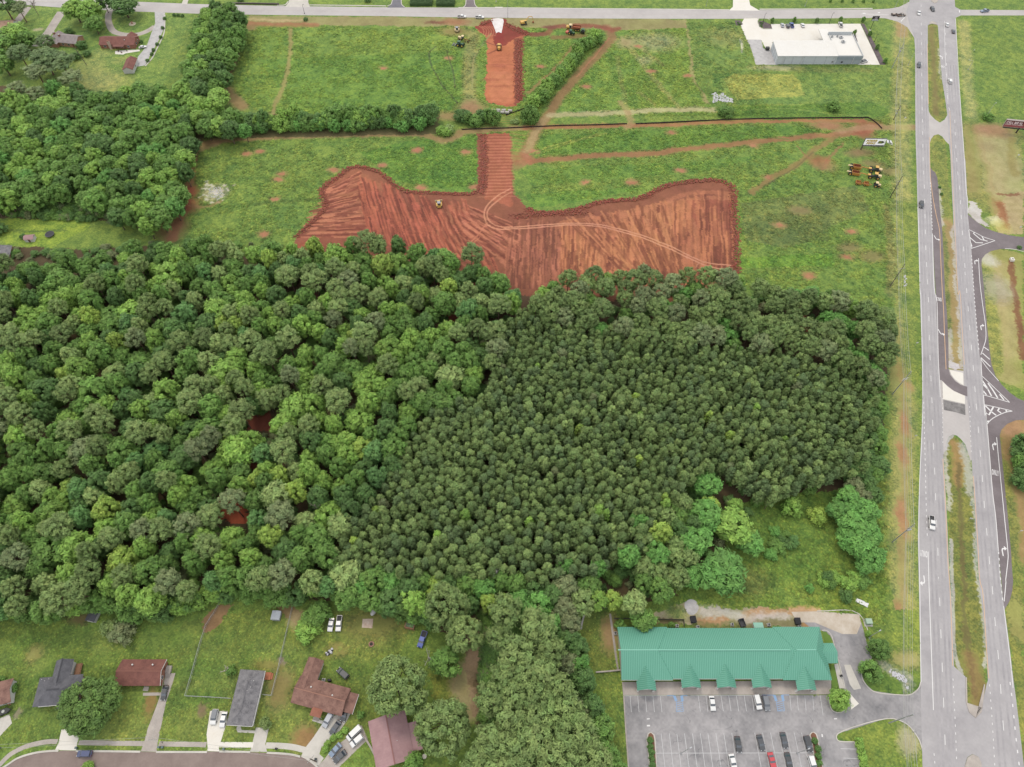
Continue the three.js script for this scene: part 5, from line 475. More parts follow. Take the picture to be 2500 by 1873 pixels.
{ // dark hip-roofed house with rear wing
  const f = frame([-161.02,-49.81], [-146.56,-51.05], [-160.21,-40.56]), T = thing('house', 'dark charcoal hip-roofed house with rear wing and deck', 'house', f.x, f.z, f.turn), w = f.w, d = f.d;
  part('wall', [bx(w - 1, 2.8, d - 1, 0, 1.4, 0)], surface([128, 92, 84], [150, 112, 100], 5, 1.2), T); part('side_wall', [bx(0.12, 2.6, d * 0.55, w / 2 - 0.42, 1.35, -d * 0.12)], TRIM, T, 'white sided east wall');
  const wing = 5.4, wl = 5; const R = [...hipRoof(-w / 2, w / 2, -d / 2, d / 2, 2.7, 4.9, -w / 2 + d / 2, w / 2 - d / 2), ...gableRoof(wing, wl + d / 2, 2.75, 4.5, 'z', 0.3, -0.2, -d / 2 - wl + (wl + d / 2) / 2)]; const r = part('roof', R, ROOFDARK, T); part('ridge_cap', [bx(4.2, 0.1, 0.42, -0.6, 5.08, 0), bx(0.35, 0.08, wl + 3, -0.2, 4.7, -d / 2 - wl / 2 + 1)], mat(78, 78, 84), r);
  part('wing_wall', [bx(wing - 0.4, 2.8, wl, -0.2, 1.4, -d / 2 - wl / 2 + 0.3)], TRIM, T); part('front_gable', [bx(6.2, 0.18, 0.14, -w / 2 + 5, 2.75, d / 2 + 0.04)], TRIM, T); const pr = part('porch_roof', [slope([[-w / 2 + 8.2, 2.6, d / 2 + 1.2], [-w / 2 + 10.4, 2.6, d / 2 + 1.2], [-w / 2 + 10.4, 3.1, d / 2 - 0.6], [-w / 2 + 8.2, 3.1, d / 2 - 0.6]])], ROOFDARK, T); part('post', [bx(0.14, 2.5, 0.14, -w / 2 + 10.2, 1.25, d / 2 + 1)], TRIM, pr);
  for (const [x, z] of [[-w * 0.34, -d * 0.36], [-w * 0.26, -d * 0.42], [w * 0.34, 0.2], [w * 0.38, 1.6], [-w * 0.42, -d * 0.42]]) part('pipe_vent', [cy(0.09, 0.09, 0.5, x, 3.4, z, 8)], TRIM, T); openings(T, w - 1, d - 1, [['s', -5.5, 1.4], ['s', 2.2, 'd'], ['e', 3, 1.2], ['n', -5, 1.2], ['w', 0, 1.2]]);
  const k = part('deck', [bx(2.2, 0.14, 4, 3.9, 0.7, -d / 2 - 2.2)], WOOD, T); for (let q = 0; q < 9; q++) part('baluster', [bx(0.08, 0.9, 0.08, 4.95, 1.2, -d / 2 - 4 + q * 0.45)], WOOD, k); part('rail', [bx(0.1, 0.08, 4, 4.95, 1.65, -d / 2 - 2.2)], WOOD, k);
  acUnit(...[-145.95,-49.94], 'air conditioner beside the charcoal hip-roofed house');
}
{ // long dark hip-roofed house
  const f = frame([-93.03,-52.56], [-84.43,-52.1], [-94.4,-35.25]), T = thing('house', 'long house with worn grey hip roof inside the chain-link fence', 'house', f.x, f.z, f.turn), w = f.w, d = f.d;
  part('wall', [bx(w - 1, 2.8, d - 1, 0, 1.4, 0)], TRIM, T); const r = part('roof', hipRoof(-w / 2, w / 2, -d / 2, d / 2, 2.7, 4.6, -d / 2 + w * 0.5, d / 2 - w * 0.5), ROOFGREY, T); part('ridge_cap', [bx(0.3, 0.08, d - w, 0, 4.79, 0)], mat(120, 118, 122), r); for (const [x, z] of [[1.2, -3], [0.4, -1.8], [1.8, -5]]) part('pipe_vent', [cy(0.1, 0.1, 0.6, x, 4.4, z, 8)], TRIM, T);
  part('gutter', [bx(0.14, 0.14, d, w / 2 + 0.06, 2.72, 0), bx(w, 0.14, 0.14, 0, 2.72, d / 2 + 0.06)], TRIM, T); openings(T, w - 1, d - 1, [['s', -2, 1.4], ['s', 2.4, 'd'], ['e', -5, 1.2], ['e', 0, 1.2], ['e', 5, 1.4], ['w', -4, 1.2], ['w', 4, 1.2], ['n', 0, 1.2]]);
  const k = part('back_steps', [bx(2, 0.5, 2.4, w / 2 + 0.6, 0.25, -d / 2 + 1.2)], mat(188, 118, 84), T); part('step', [bx(0.6, 0.25, 2, w / 2 + 1.9, 0.125, -d / 2 + 1.2)], mat(188, 118, 84), k);
}
{ // brown L-shaped house
  const f = frame([-72.44,-50.67], [-54.84,-46.45], [-73.96,-42.02]), T = thing('house', 'L-shaped house with faded brown roof and front porch', 'house', f.x, f.z, f.turn), w = f.w - 0.8, d = f.d - 0.8;
  part('wall', [prismWall(w, d, 2.7, 4.5, 'x')], BRICK, T); const wl = 6.4, ww = 5; const R = [...gableRoof(w, d, 2.7, 4.5, 'x'), ...gableRoof(ww, wl + d / 2, 2.75, 4.3, 'z', 0.35, -w / 2 + ww / 2 + 0.2, -d / 2 - wl + (wl + d / 2) / 2)]; const r = part('roof', R, ROOFBROWN2, T); part('ridge_cap', [bx(w + 0.8, 0.06, 0.3, 0, 4.69, 0)], mat(172, 126, 108), r);
  part('wing_wall', [prismWall(ww - 0.2, wl, 2.75, 4.3, 'z').translate(-w / 2 + ww / 2 + 0.2, 0, -d / 2 - wl / 2 + 0.2)], mat(224, 218, 206, 0.8), T, 'cream sided rear wing'); const c = part('carport', [slope([[w / 2 - 0.4, 2.75, -d / 2 + 0.6], [w / 2 + 3.6, 2.5, -d / 2 + 0.6], [w / 2 + 3.6, 2.5, d / 2 - 1], [w / 2 - 0.4, 2.75, d / 2 - 1]])], ROOFBROWN2, T); for (const z of [-d / 2 + 0.9, d / 2 - 1.3]) part('post', [bx(0.14, 2.5, 0.14, w / 2 + 3.4, 1.25, z)], TRIM, c); part('fascia', [bx(0.1, 0.2, d - 1.5, w / 2 + 3.66, 2.46, -0.2)], TRIM, c);
  const p = part('porch', hipRoof(-1.4, 2.4, d / 2 - 0.4, d / 2 + 2.6, 2.5, 3.5, 0.1, 0.9), mat(172, 112, 90, 0.9), T); for (const x of [-1.2, 2.2]) part('post', [bx(0.14, 2.5, 0.14, x, 1.25, d / 2 + 2.4)], TRIM, p); part('step', [bx(2, 0.3, 1, 0.5, 0.15, d / 2 + 2.9)], OLDCONC, p);
  vent(T, -w * 0.22, 4, -1.6); vent(T, w * 0.24, 4.1, -0.8); openings(T, w, d, [['s', -5, 1.6], ['s', 0.5, 'd'], ['s', 5, 1.6], ['n', 2, 1.2], ['n', 5.6, 1.2], ['w', 1, 1.2], ['e', 0, 1]]);
  acUnit(...[-64.77,-49.57], 'white air conditioner behind the L-shaped brown house'); const g = thing('grill', 'black covered grill behind the L-shaped brown house', 'grill', ...[-62.74,-49.45]); part('cover', [rb(1.3, 1.1, 0.8, 0, 0.62, 0, 0.2)], mat(40, 42, 44, 0.8), g); part('wheel', [cy(0.12, 0.12, 0.08, 0.5, 0.12, 0.42, 10, 'z')], DARKMETAL, g);
}
{ // mauve metal-roofed house under the trees
  const f = frame([-49.57,-35.22], [-37.74,-38.76], [-41.19,-22.83]), T = thing('house', 'house with mauve metal gable roof half hidden by trees', 'house', f.x, f.z, f.turn), w = f.w - 0.8, d = f.d - 0.8;
  part('wall', [prismWall(w, d, 2.9, 4.6, 'z')], mat(205, 188, 158, 0.9), T); const G = gableRoof(w, d, 2.9, 4.6, 'z'); const r = part('roof', G, ROOFPINK, T); part('standing_seams', G.flatMap((g) => ribs(g, 0.9, 0.05, 0.04)), mat(188, 150, 150), r); part('ridge_cap', [bx(0.4, 0.07, d + 0.9, 0, 4.8, 0)], mat(158, 112, 108), r); part('pipe_vent', [cy(0.1, 0.1, 0.5, 2, 4.2, 1, 8)], TRIM, T); openings(T, w, d, [['w', -3, 1.4], ['w', 2, 'd'], ['w', 5, 1.4], ['e', 0, 1.2], ['s', 0, 1.4]]);
  const e = part('extension_roof', [slope([[w / 2 - 0.2, 2.85, -d / 2 + 3.8], [w / 2 + 3.6, 2.5, -d / 2 + 3.8], [w / 2 + 3.6, 2.5, d / 2 - 1.5], [w / 2 - 0.2, 2.85, d / 2 - 1.5]])], ROOFPINK, T); part('post', [bx(0.14, 2.5, 0.14, w / 2 + 3.4, 1.25, 0)], TRIM, e);
  acUnit(...[-37.34,-35.58], 'air conditioner in the shaded notch of the mauve-roofed house');
  const W = thing('garden_wall', 'low cream wall along the front of the mauve-roofed house', 'wall'); part('wall_body', [wallLine([[-48.96,-32.31],[-46.26,-28.85],[-44.44,-26.12],[-42.37,-23.76]], 0.5, 0, 0.6)], mat(226, 214, 176), W); part('coping', [wallLine([[-48.96,-32.31],[-46.26,-28.85],[-44.44,-26.12],[-42.37,-23.76]], 0.6, 0.602, 0.68)], OLDCONC, W);
}
{ // partly seen house on the left edge
  const T = thing('house', 'brown-roofed house cut off by the left edge', 'house', ...[-173.55,-44.81], 0.25); part('wall', [prismWall(8.4, 7, 2.7, 4.2, 'x')], TRIM, T); part('roof', gableRoof(8.4, 7, 2.7, 4.2, 'x'), ROOFBROWN2, T); openings(T, 8.4, 7, [['e', 0, 1.2], ['s', 2, 1.2]]);
}
{ // houses in the upper left
  { const f = frame([-264.56,-442.94], [-242.62,-442.65], [-260.32,-428.32]), w = f.w, d = 9.4, T = thing('house', 'long brick ranch house with brown roof and rear patio', 'house', f.x, f.z + 2, f.turn); part('wall', [prismWall(w, d, 2.7, 4.9, 'x')], BRICK, T); const R = [...gableRoof(w, d, 2.7, 4.9, 'x'), ...gableRoof(6, 7, 2.75, 4.6, 'z', 0.4, w / 2 - 4.4, -d / 2 + 1.6)]; part('roof', R, ROOFBROWN, T); const c = part('chimney', [bx(1.6, 5.2, 0.9, -w * 0.2, 2.6, d / 2 + 0.45)], mat(216, 190, 172, 0.9), T, 'cream stone chimney on the rear wall'); part('chimney_cap', [bx(1.2, 0.5, 0.7, -w * 0.2, 5.4, d / 2 + 0.45)], BRICK, c); part('rear_porch', [bx(7, 0.16, 2.2, 1.4, 2.7, d / 2 + 1.3)], ROOFBROWN, T); openings(T, w, d, [['s', -8, 1.3], ['s', -1, 'd'], ['s', 2.5, 2], ['s', 7, 1.3], ['e', 1, 1.2], ['e', -2, 1], ['w', 0, 1.2]]); vent(T, w * 0.22, 4.2, 2); }
  { const f = frame([-292.87,-442.47], [-278.57,-440.1], [-290.22,-430.75]), T = thing('house', 'brick house with weathered grey roof and chimney', 'house', f.x, f.z, f.turn), w = f.w, d = 9; part('wall', [prismWall(w, d, 2.8, 4.9, 'x')], mat(196, 150, 118, 0.9), T); const R = [...gableRoof(w, d, 2.8, 4.9, 'x'), ...gableRoof(7, 11, 2.8, 4.7, 'z', 0.4, -w / 2 - 1, 1.2)]; part('roof', R, ROOFSLATE, T); part('wing_wall', [bx(6.6, 2.8, 10.6, -w / 2 - 1, 1.4, 1.2)], mat(176, 130, 104, 0.9), T); for (const [x, z] of [[-w / 2 - 2, -1], [-w / 2 + 2.4, 0.8]]) { const c = part('chimney', [bx(1.1, 5.6, 1.1, x, 2.8, z)], BRICK, T); part('chimney_cap', [bx(1.3, 0.16, 1.3, x, 5.65, z)], OLDCONC, c); } openings(T, w, d, [['s', -2, 1.2], ['s', 2, 1.2], ['s', 5, 'd'], ['e', 0, 1.3]]); }
  { const T = thing('house', 'tan-roofed house cut off by the upper left edge', 'house', ...[-333.24,-451.79], 0.1); part('wall', [prismWall(15, 9, 2.8, 4.6, 'x')], TRIM, T); part('roof', gableRoof(15, 9, 2.8, 4.6, 'x'), ROOFTAN, T); openings(T, 15, 9, [['s', 3, 1.4], ['e', 0, 1.2]]); }
  { const f = frame([-240.41,-413.68], [-233.85,-414.09], [-240.14,-401.4]), T = thing('garage', 'detached garage with brown roof and white front', 'garage', f.x, f.z, f.turn), w = f.w - 0.6, d = f.d - 0.6; part('wall', [prismWall(w, d, 2.7, 4.2, 'z')], TRIM, T); part('roof', gableRoof(w, d, 2.7, 4.2, 'z', 0.35), ROOFBROWN, T); part('garage_door', [bx(w * 0.6, 2.2, 0.06, 0, 1.1, d / 2 + 0.03)], mat(232, 230, 226, 0.7), T); windowAt(T, w / 2 + 0.03, 1.5, 0, Math.PI / 2); }
  { const T = thing('shed', 'grey-roofed shed at the left edge below the upper wood', 'shed', ...[-254.81,-246.77], 0.2); part('wall', [prismWall(12, 9, 2.8, 4.5, 'z')], BRICK, T); part('roof', gableRoof(12, 9, 2.8, 4.5, 'z'), ROOFGREY, T); }
  { const T = thing('garden_shed', 'small pink-roofed garden shed on the upper left lawn', 'shed', ...[-244.04,-259.51], 0.1); part('wall', [prismWall(4.4, 3.2, 1.9, 2.7, 'x')], TRIM, T); part('roof', gableRoof(4.4, 3.2, 1.9, 2.7, 'x', 0.25), ROOFPINK, T); doorAt(T, 0, 0, 1.64, 0); }
  { const T = thing('trampoline', 'round black trampoline on the upper left lawn', 'trampoline', ...[-235.45,-262.71]); part('mat', [cy(1.9, 1.9, 0.04, 0, 0.9, 0, 24)], mat(62, 62, 68, 0.8), T); part('pad', [new THREE.TorusGeometry(2.1, 0.18, 6, 28).rotateX(Math.PI / 2).translate(0, 0.9, 0)], mat(96, 96, 104, 0.8), T); for (let k = 0; k < 6; k++) part('leg', [cy(0.04, 0.04, 0.9, 2.1 * Math.cos(k * 1.047), 0.45, 2.1 * Math.sin(k * 1.047), 6)], STEEL, T); }
}
{ // sheds in the back gardens
  { const T = thing('metal_shed', 'small silver metal shed inside the chain-link fence', 'shed', ...[-84.72,-71.09], -0.06); part('wall', [prismWall(2.9, 2.9, 1.9, 2.3, 'z')], mat(186, 190, 194, 0.5, 0.3), T); const G = gableRoof(2.9, 2.9, 1.9, 2.3, 'z', 0.15); const r = part('roof', G, mat(206, 210, 214, 0.45, 0.3), T); part('standing_seams', G.flatMap((g) => ribs(g, 0.5, 0.05, 0.04)), mat(188, 192, 196, 0.5, 0.3), r); part('door', [bx(1.4, 1.7, 0.05, 0, 0.86, 1.48)], mat(170, 174, 178, 0.5), T); }
  { const T = thing('lean_to', 'rotting wooden lean-to with green tarp at the wood edge', 'shed', ...[-36.33,-68.28], -0.2); part('frame', [bx(0.12, 1.8, 0.12, -1.5, 0.9, -1.4), bx(0.12, 1.8, 0.12, 1.5, 0.9, -1.4), bx(0.12, 1.5, 0.12, -1.5, 0.75, 1.4), bx(0.12, 1.5, 0.12, 1.5, 0.75, 1.4), bx(3.4, 0.12, 0.3, 0, 1.5, 1.5), bx(0.3, 0.12, 3.2, -1.6, 1.7, 0), bx(0.3, 0.12, 3.2, 1.6, 1.7, 0)], mat(190, 142, 112, 0.9), T); part('roof', [slope([[-1.4, 1.86, -1.3], [1.4, 1.86, -1.3], [1.4, 1.6, 1.2], [-1.4, 1.6, 1.2]], 0.06)], mat(132, 148, 122, 0.9), T); part('boards', [bx(3.6, 0.5, 0.1, 0.2, 0.4, 1.7)], mat(196, 130, 104, 0.9), T); }
  { const T = thing('playhouse', 'grey gabled shed with white front under the wood edge', 'shed', ...[-150.61,-71.38], -0.15); part('wall', [prismWall(3.2, 4.4, 1.8, 2.6, 'z')], mat(226, 226, 226, 0.8), T); part('roof', gableRoof(3.2, 4.4, 1.8, 2.6, 'z', 0.2), mat(96, 96, 102, 0.9), T); doorAt(T, 0, 0, 2.24, 0, TRIM); }
}

// ---------------------------------------------------------------- cars, trucks and machines (each faces +x before it is turned)
const TYRE = mat(40, 40, 42, 0.9), RIM = mat(176, 178, 182, 0.4, 0.6), LAMPGLASS = mat(225, 228, 230, 0.2), REDLAMP = mat(170, 30, 28, 0.3);
const SPEC = { sedan: [4.75, 1.82, 0.94, 0.86, 1.45, -1.75, 1.15, -1.05, 0.35], suv: [4.75, 1.92, 1.12, 1.02, 1.74, -2.25, 1.3, -2.0, 0.6], van: [5.5, 2.0, 1.2, 1.05, 2.05, -2.65, 2.0, -2.5, 1.35], pickup: [5.8, 1.98, 1.15, 1.08, 1.85, -0.75, 1.55, -0.55, 0.85], coupe: [4.7, 1.85, 0.92, 0.86, 1.36, -1.6, 0.95, -0.75, 0.2] };
const carGeo = {};
function carParts(type) {
  if (carGeo[type]) return carGeo[type];
  const [L, W, belt, hood, H, c0, c1, t0, t1] = SPEC[type], ex = (pts, w, b) => { const g = new THREE.ExtrudeGeometry(new THREE.Shape(pts.map((p) => new THREE.Vector2(...p))), { depth: w - 2 * b, bevelEnabled: true, bevelThickness: b, bevelSize: b, bevelOffset: -b, bevelSegments: 2 }); g.translate(0, 0, -(w - 2 * b) / 2); return g; };
  const x = L / 2; const bodyPts = type === 'pickup' ? [[-x, 0.42], [-x, 0.75], [c0 - 0.05, 0.75], [c0 - 0.05, belt], [c1, belt], [x - 0.3, hood], [x, hood - 0.25], [x, 0.4]] : [[-x, 0.4], [-x + 0.02, belt - 0.2], [-x + 0.18, belt - 0.02], [c0, belt], [c1, belt], [x - 0.35, hood - 0.06], [x, hood - 0.28], [x, 0.36]];
  const body = [ex(bodyPts, W, 0.09)]; if (type === 'pickup') body.push(bx(0.1, 0.5, W - 0.04, -x + 0.05, 0.9, 0), ...[-1, 1].map((s) => bx(x + c0, 0.5, 0.1, (-x + c0) / 2, 0.9, s * (W / 2 - 0.06))));
  const glass = ex([[c0 + 0.02, belt - 0.05], [t0, H - 0.05], [t1, H - 0.05], [c1 - 0.02, belt - 0.05]], W - 0.16, 0.1);
  const roof = rb(t1 - t0 + 0.1, 0.1, W - 0.3, (t0 + t1) / 2, H - 0.03, 0, 0.04); const pillars = [0.06, 0.52].flatMap((f) => [-1, 1].map((s) => bar([c0 + (c1 - c0) * f, belt, s * (W / 2 - 0.11)], [t0 + (t1 - t0) * f, H - 0.04, s * (W / 2 - 0.2)], 0.05, 4)));
  const wheel = geo([cy(0.34, 0.34, 0.24, 0, 0, 0, 14, 'z')]), rim = geo([cy(0.2, 0.2, 0.26, 0, 0, 0, 10, 'z')]);
  return (carGeo[type] = { L, W, belt, hood, H, body: geo(body), glass: geo([glass]), roof: geo([roof, ...pillars]), wheel, rim, hl: geo([rb(0.2, 0.16, 0.36, 0, 0, 0, 0.04)]), bed: type === 'pickup' && geo([bx(x + c0 - 0.15, 0.04, W - 0.24, (-x + c0) / 2, 0.8, 0)]) });
}
const paint = (r, g, b) => mat(r, g, b, 0.35, 0.1, { clearcoat: 0.8, clearcoatRoughness: 0.12 });
const PAINT = { white: paint(250, 249, 246), silver: paint(186, 190, 196), grey: paint(120, 124, 130), black: paint(38, 39, 42), dark: paint(58, 61, 66), red: paint(214, 44, 56), blue: paint(42, 78, 176), navy: paint(52, 66, 118), steel: paint(132, 152, 176), tan: paint(150, 128, 112) };
function car(type, colour, pts, label, opt = {}) {
  const G = carParts(type), [x, z] = mid(pts), t = thing(type === 'pickup' ? 'pickup_truck' : type === 'van' ? 'van' : type === 'suv' ? 'suv' : 'car', label, type === 'pickup' ? 'pickup' : type === 'van' ? 'van' : 'car', x, z, turnOf(pts), opt.group, opt.y || 0.03), P = PAINT[colour]; if (opt.scale) t.scale.setScalar(opt.scale);
  part('body', G.body, P, t); part('windows', G.glass, GLASS, t); part('roof', G.roof, opt.roof ? PAINT[opt.roof] : P, t); if (G.bed) part('bed_liner', G.bed, mat(70, 70, 72), t);
  for (const [sx, sz] of [[-1, -1], [-1, 1], [1, -1], [1, 1]]) { const w = part('wheel', G.wheel, TYRE, t); w.position.set(sx * G.L * 0.31, 0.34, sz * (G.W / 2 - 0.1)); part('rim', G.rim, RIM, w); }
  for (const s of [-1, 1]) { const a = part('headlight', G.hl, LAMPGLASS, t); a.position.set(G.L / 2 - 0.06, G.hood - 0.26, s * (G.W / 2 - 0.3)); const b = part('taillight', G.hl, REDLAMP, t); b.position.set(-G.L / 2 + 0.07, G.belt - 0.26, s * (G.W / 2 - 0.28)); const m = part('mirror', [rb(0.14, 0.14, 0.2, 0.75, G.belt + 0.06, s * (G.W / 2 + 0.06), 0.04)], P, t); }
  return t;
}
// car park of the shops
car('sedan', 'white', [[67.65,-44.22],[67.65,-40.21]], 'white sedan parked alone in the middle of the front row'); car('suv', 'white', [[82.82,-44.46],[83.21,-40.73]], 'white car in the front row left of a grey wagon'); car('suv', 'grey', [[85.75,-44.02],[85.91,-40.44]], 'grey wagon in the front row right of a white car'); car('sedan', 'black', [[74.22,-31.46],[74.22,-28.02]], 'black sedan in the second row, leftmost'); car('sedan', 'dark', [[81.55,-31.95],[81.96,-28.5]], 'dark grey sedan in the second row between two black cars'); car('sedan', 'dark', [[89.39,-32.92],[89.62,-28.94]], 'charcoal sedan in the second row near the right planter'); car('suv', 'black', [[96.96,-31.85],[97.42,-27.9]], 'black suv beside the right planter island'); car('sedan', 'white', [[71.4,-26.22],[71.76,-23.03]], 'white sedan in the third row, leftmost'); car('coupe', 'red', [[84.14,-26.79],[84.51,-23.36]], 'red car in the third row'); car('sedan', 'black', [[89.59,-26.66],[89.79,-23.36]], 'black sedan in the third row right of the red car'); car('suv', 'white', [[97.06,-25.69],[97.42,-22.68]], 'white suv in the third row beside the planter');
// traffic
car('pickup', 'white', [[163.63,-109.63],[162.18,-104.09]], 'white pickup driving down the highway below the crossover'); car('suv', 'black', [[216.28,-287.07],[214.78,-281.97]], 'black car on the highway beside the start of the turn lane'); car('suv', 'dark', [[255.02,-413.41],[252.89,-406.24]], 'dark suv on the highway near the curved street lamp'); car('suv', 'white', [[266.68,-389.8],[268.42,-396.55]], 'white suv heading up the highway right of the narrow median'); car('sedan', 'dark', [[287.58,-444.68],[289.3,-450.78]], 'dark car on the outer lane just below the junction'); car('sedan', 'white', [[286.17,-452.56],[287.67,-458.36]], 'white car heading up to the junction'); car('suv', 'black', [[283.35,-476.36],[283.35,-472.03]], 'black suv turning in the junction'); car('sedan', 'white', [[273.61,-472.21],[272.08,-467.36]], 'white car entering the junction from the top'); car('pickup', 'tan', [[257.67,-466.61],[262.9,-467.46]], 'dark pickup towing a trailer to the junction'); car('pickup', 'steel', [[321.06,-472.89],[314.68,-471.46]], 'silver-blue pickup on the side street right of the junction');
{ const t = thing('trailer', 'small flatbed trailer behind the dark pickup at the junction', 'trailer', ...[255.81,-467.76], 0.04); part('bed', [bx(4.2, 0.15, 1.9, 0, 0.6, 0), bx(4.2, 0.3, 0.08, 0, 0.8, 0.9), bx(4.2, 0.3, 0.08, 0, 0.8, -0.9), bx(1.6, 0.1, 0.12, 2.7, 0.5, 0)], mat(96, 84, 80), t); part('load', [rb(1.6, 0.7, 1.2, -0.4, 1.02, 0, 0.1)], mat(205, 190, 180), t); for (const s of [-1, 1]) part('wheel', [cy(0.32, 0.32, 0.22, -0.5, 0.32, s * 1.05, 12, 'z')], TYRE, t); }
car('pickup', 'white', [[-35.87,-464.91],[-31.07,-464.91]], 'white pickup on the top street shoulder, left of two'); car('pickup', 'white', [[-23.93,-464.35],[-19.13,-464.2]], 'white pickup on the top street shoulder, right of two');
// workshop forecourt
car('sedan', 'silver', [[178,-453.03],[178.32,-456.81]], 'silver car at the left end of the workshop parking row'); car('suv', 'dark', [[181.36,-452.16],[181.46,-455.64]], 'dark car squeezed beside a blue pickup'); car('pickup', 'blue', [[184.31,-452.57],[184.29,-456.93]], 'blue pickup in the workshop parking row'); car('sedan', 'white', [[191.46,-452.74],[191.57,-456.81]], 'white car right of the blue pickup'); car('pickup', 'white', [[216.55,-452.86],[216.69,-457.8]], 'white pickup parked alone on the workshop forecourt'); car('suv', 'white', [[218.72,-412.89],[223.13,-414.99]], 'white off-road car behind the workshop office', { roof: 'black' });
// houses
car('sedan', 'black', [[-118.32,-47.56],[-118.22,-43.37]], 'black sedan on the drive of the brown gabled house'); car('suv', 'navy', [[-136.71,-27],[-141.83,-26.93]], 'dark blue car parked on the residential street'); car('suv', 'white', [[-99.5,-40.44],[-99.61,-35.54]], 'white suv on the wide white driveway', { roof: 'grey' }); car('sedan', 'white', [[-96.29,-39.3],[-96.42,-35.03]], 'white sedan on the wide white driveway against the house'); car('suv', 'black', [[-56.49,-50.28],[-60.17,-53.1]], 'black suv on the grass behind the L-shaped house'); car('sedan', 'white', [[-64.71,-70.36],[-64.93,-65.98]], 'white sedan abandoned on the back lawn, left of two'); car('pickup', 'white', [[-62.03,-71.06],[-61.95,-66.14]], 'old white pickup on the back lawn, right of two', { scale: 0.95 }); car('suv', 'silver', [[-60.66,-38.75],[-62.33,-35.19]], 'silver suv parked under the eave of the L-shaped house'); car('suv', 'black', [[-55.77,-40.91],[-56.5,-36.96]], 'black off-road car with white bonnet under the carport'); car('sedan', 'dark', [[-57.55,-36.44],[-59.79,-32.99]], 'dark sedan on the drive of the L-shaped house'); car('van', 'white', [[-50.23,-34.99],[-54.09,-31.22]], 'white van on the sloping drive beside the mauve roof'); car('suv', 'white', [[-49.33,-32.28],[-52.67,-29.38]], 'white suv next to the white van'); car('sedan', 'steel', [[-56.54,-29.53],[-58.97,-26.66]], 'blue-grey sedan at the lower end of the shared drive'); car('sedan', 'dark', [[-54.27,-27.68],[-57.66,-24.63]], 'dark grey sedan at the street end of the shared drive'); car('pickup', 'blue', [[-31.09,-65.3],[-32.43,-60.82]], 'blue pickup parked on the lawn at the wood edge'); car('sedan', 'white', [[-237.89,-429.06],[-234.43,-430.21]], 'white car at the end of the gravel drive');
for (const [p, l] of [[[-64.37,-58.63], 'heap of white and dark stones on the back lawn']]) { const t = thing('stone_heap', l, 'stone heap', ...p); const r = rng(5); for (let k = 0; k < 16; k++) { const g = new THREE.IcosahedronGeometry(0.35 + r() * 0.3, 0); g.scale(1, 0.7, 0.8); g.rotateY(r() * 6); g.translate((r() - 0.5) * 3 + 0, 0.2, (r() - 0.5) * 1.2); g.rotateY(0.5); part('stone', g, k % 3 ? mat(222, 220, 224, 0.9) : mat(70, 70, 76, 0.9), t); } }

// earth-moving machines ---------------------------------------------------
const CAT = mat(236, 190, 96, 0.55), CATD = mat(206, 146, 66, 0.6), RUST = mat(160, 92, 58, 0.9), JD = mat(58, 110, 70, 0.5), TRACK = mat(74, 62, 56, 0.9), CREAM = mat(246, 222, 170, 0.6);
const bigWheel = (t, x, y, z, r, w, m = CAT) => { const o = part('wheel', [cy(r, r, w, 0, 0, 0, 16, 'z')], TYRE, t); o.position.set(x, y, z); part('rim', [cy(r * 0.5, r * 0.5, w + 0.04, 0, 0, 0, 10, 'z')], m, o); };
function cab(t, x, y, z, w, h, d, m = CAT) { const c = part('cab', [rb(w, h, d, x, y + h / 2, z, 0.1)], GLASS, t); part('cab_roof', [rb(w + 0.3, 0.16, d + 0.3, x, y + h + 0.06, z, 0.05)], m, c); return c; }
function dozer(pts, label, m = CAT) { const t = thing('bulldozer', label, 'bulldozer', ...mid(pts), turnOf(pts)); for (const s of [-1, 1]) { const k = part('track', [rb(4, 1, 0.6, 0, 0.55, s * 1.1, 0.4)], TRACK, t); part('track_frame', [bx(2.8, 0.4, 0.64, 0, 0.55, s * 1.1)], m, k); part('fender', [rb(2.6, 0.12, 0.7, -0.5, 1.2, s * 1.1, 0.04)], m, t); } part('engine_hood', [rb(2, 1, 1.3, 1, 1.4, 0, 0.1)], m, t); part('body', [bx(3.4, 0.7, 1.5, -0.1, 0.85, 0)], m, t); cab(t, -0.7, 1.2, 0, 1.5, 1.5, 1.5, mat(176, 176, 182)); const b = part('blade', [rb(0.25, 1.2, 3.9, 2.7, 0.75, 0, 0.08)], CREAM, t); part('push_arm', [bar([-0.4, 0.5, 1.5], [2.6, 0.6, 1.5], 0.12), bar([-0.4, 0.5, -1.5], [2.6, 0.6, -1.5], 0.12)], m, b); const r = part('ripper', [bx(0.3, 0.5, 2, -2.4, 0.9, 0)], m, t); for (const s of [-0.7, 0, 0.7]) part('shank', [bx(0.25, 1, 0.16, -2.6, 0.6, s)], DARKMETAL, r); return t; }
dozer([[-37.99,-281.52],[-38.84,-287.87]], 'yellow bulldozer working on the graded red field'); 
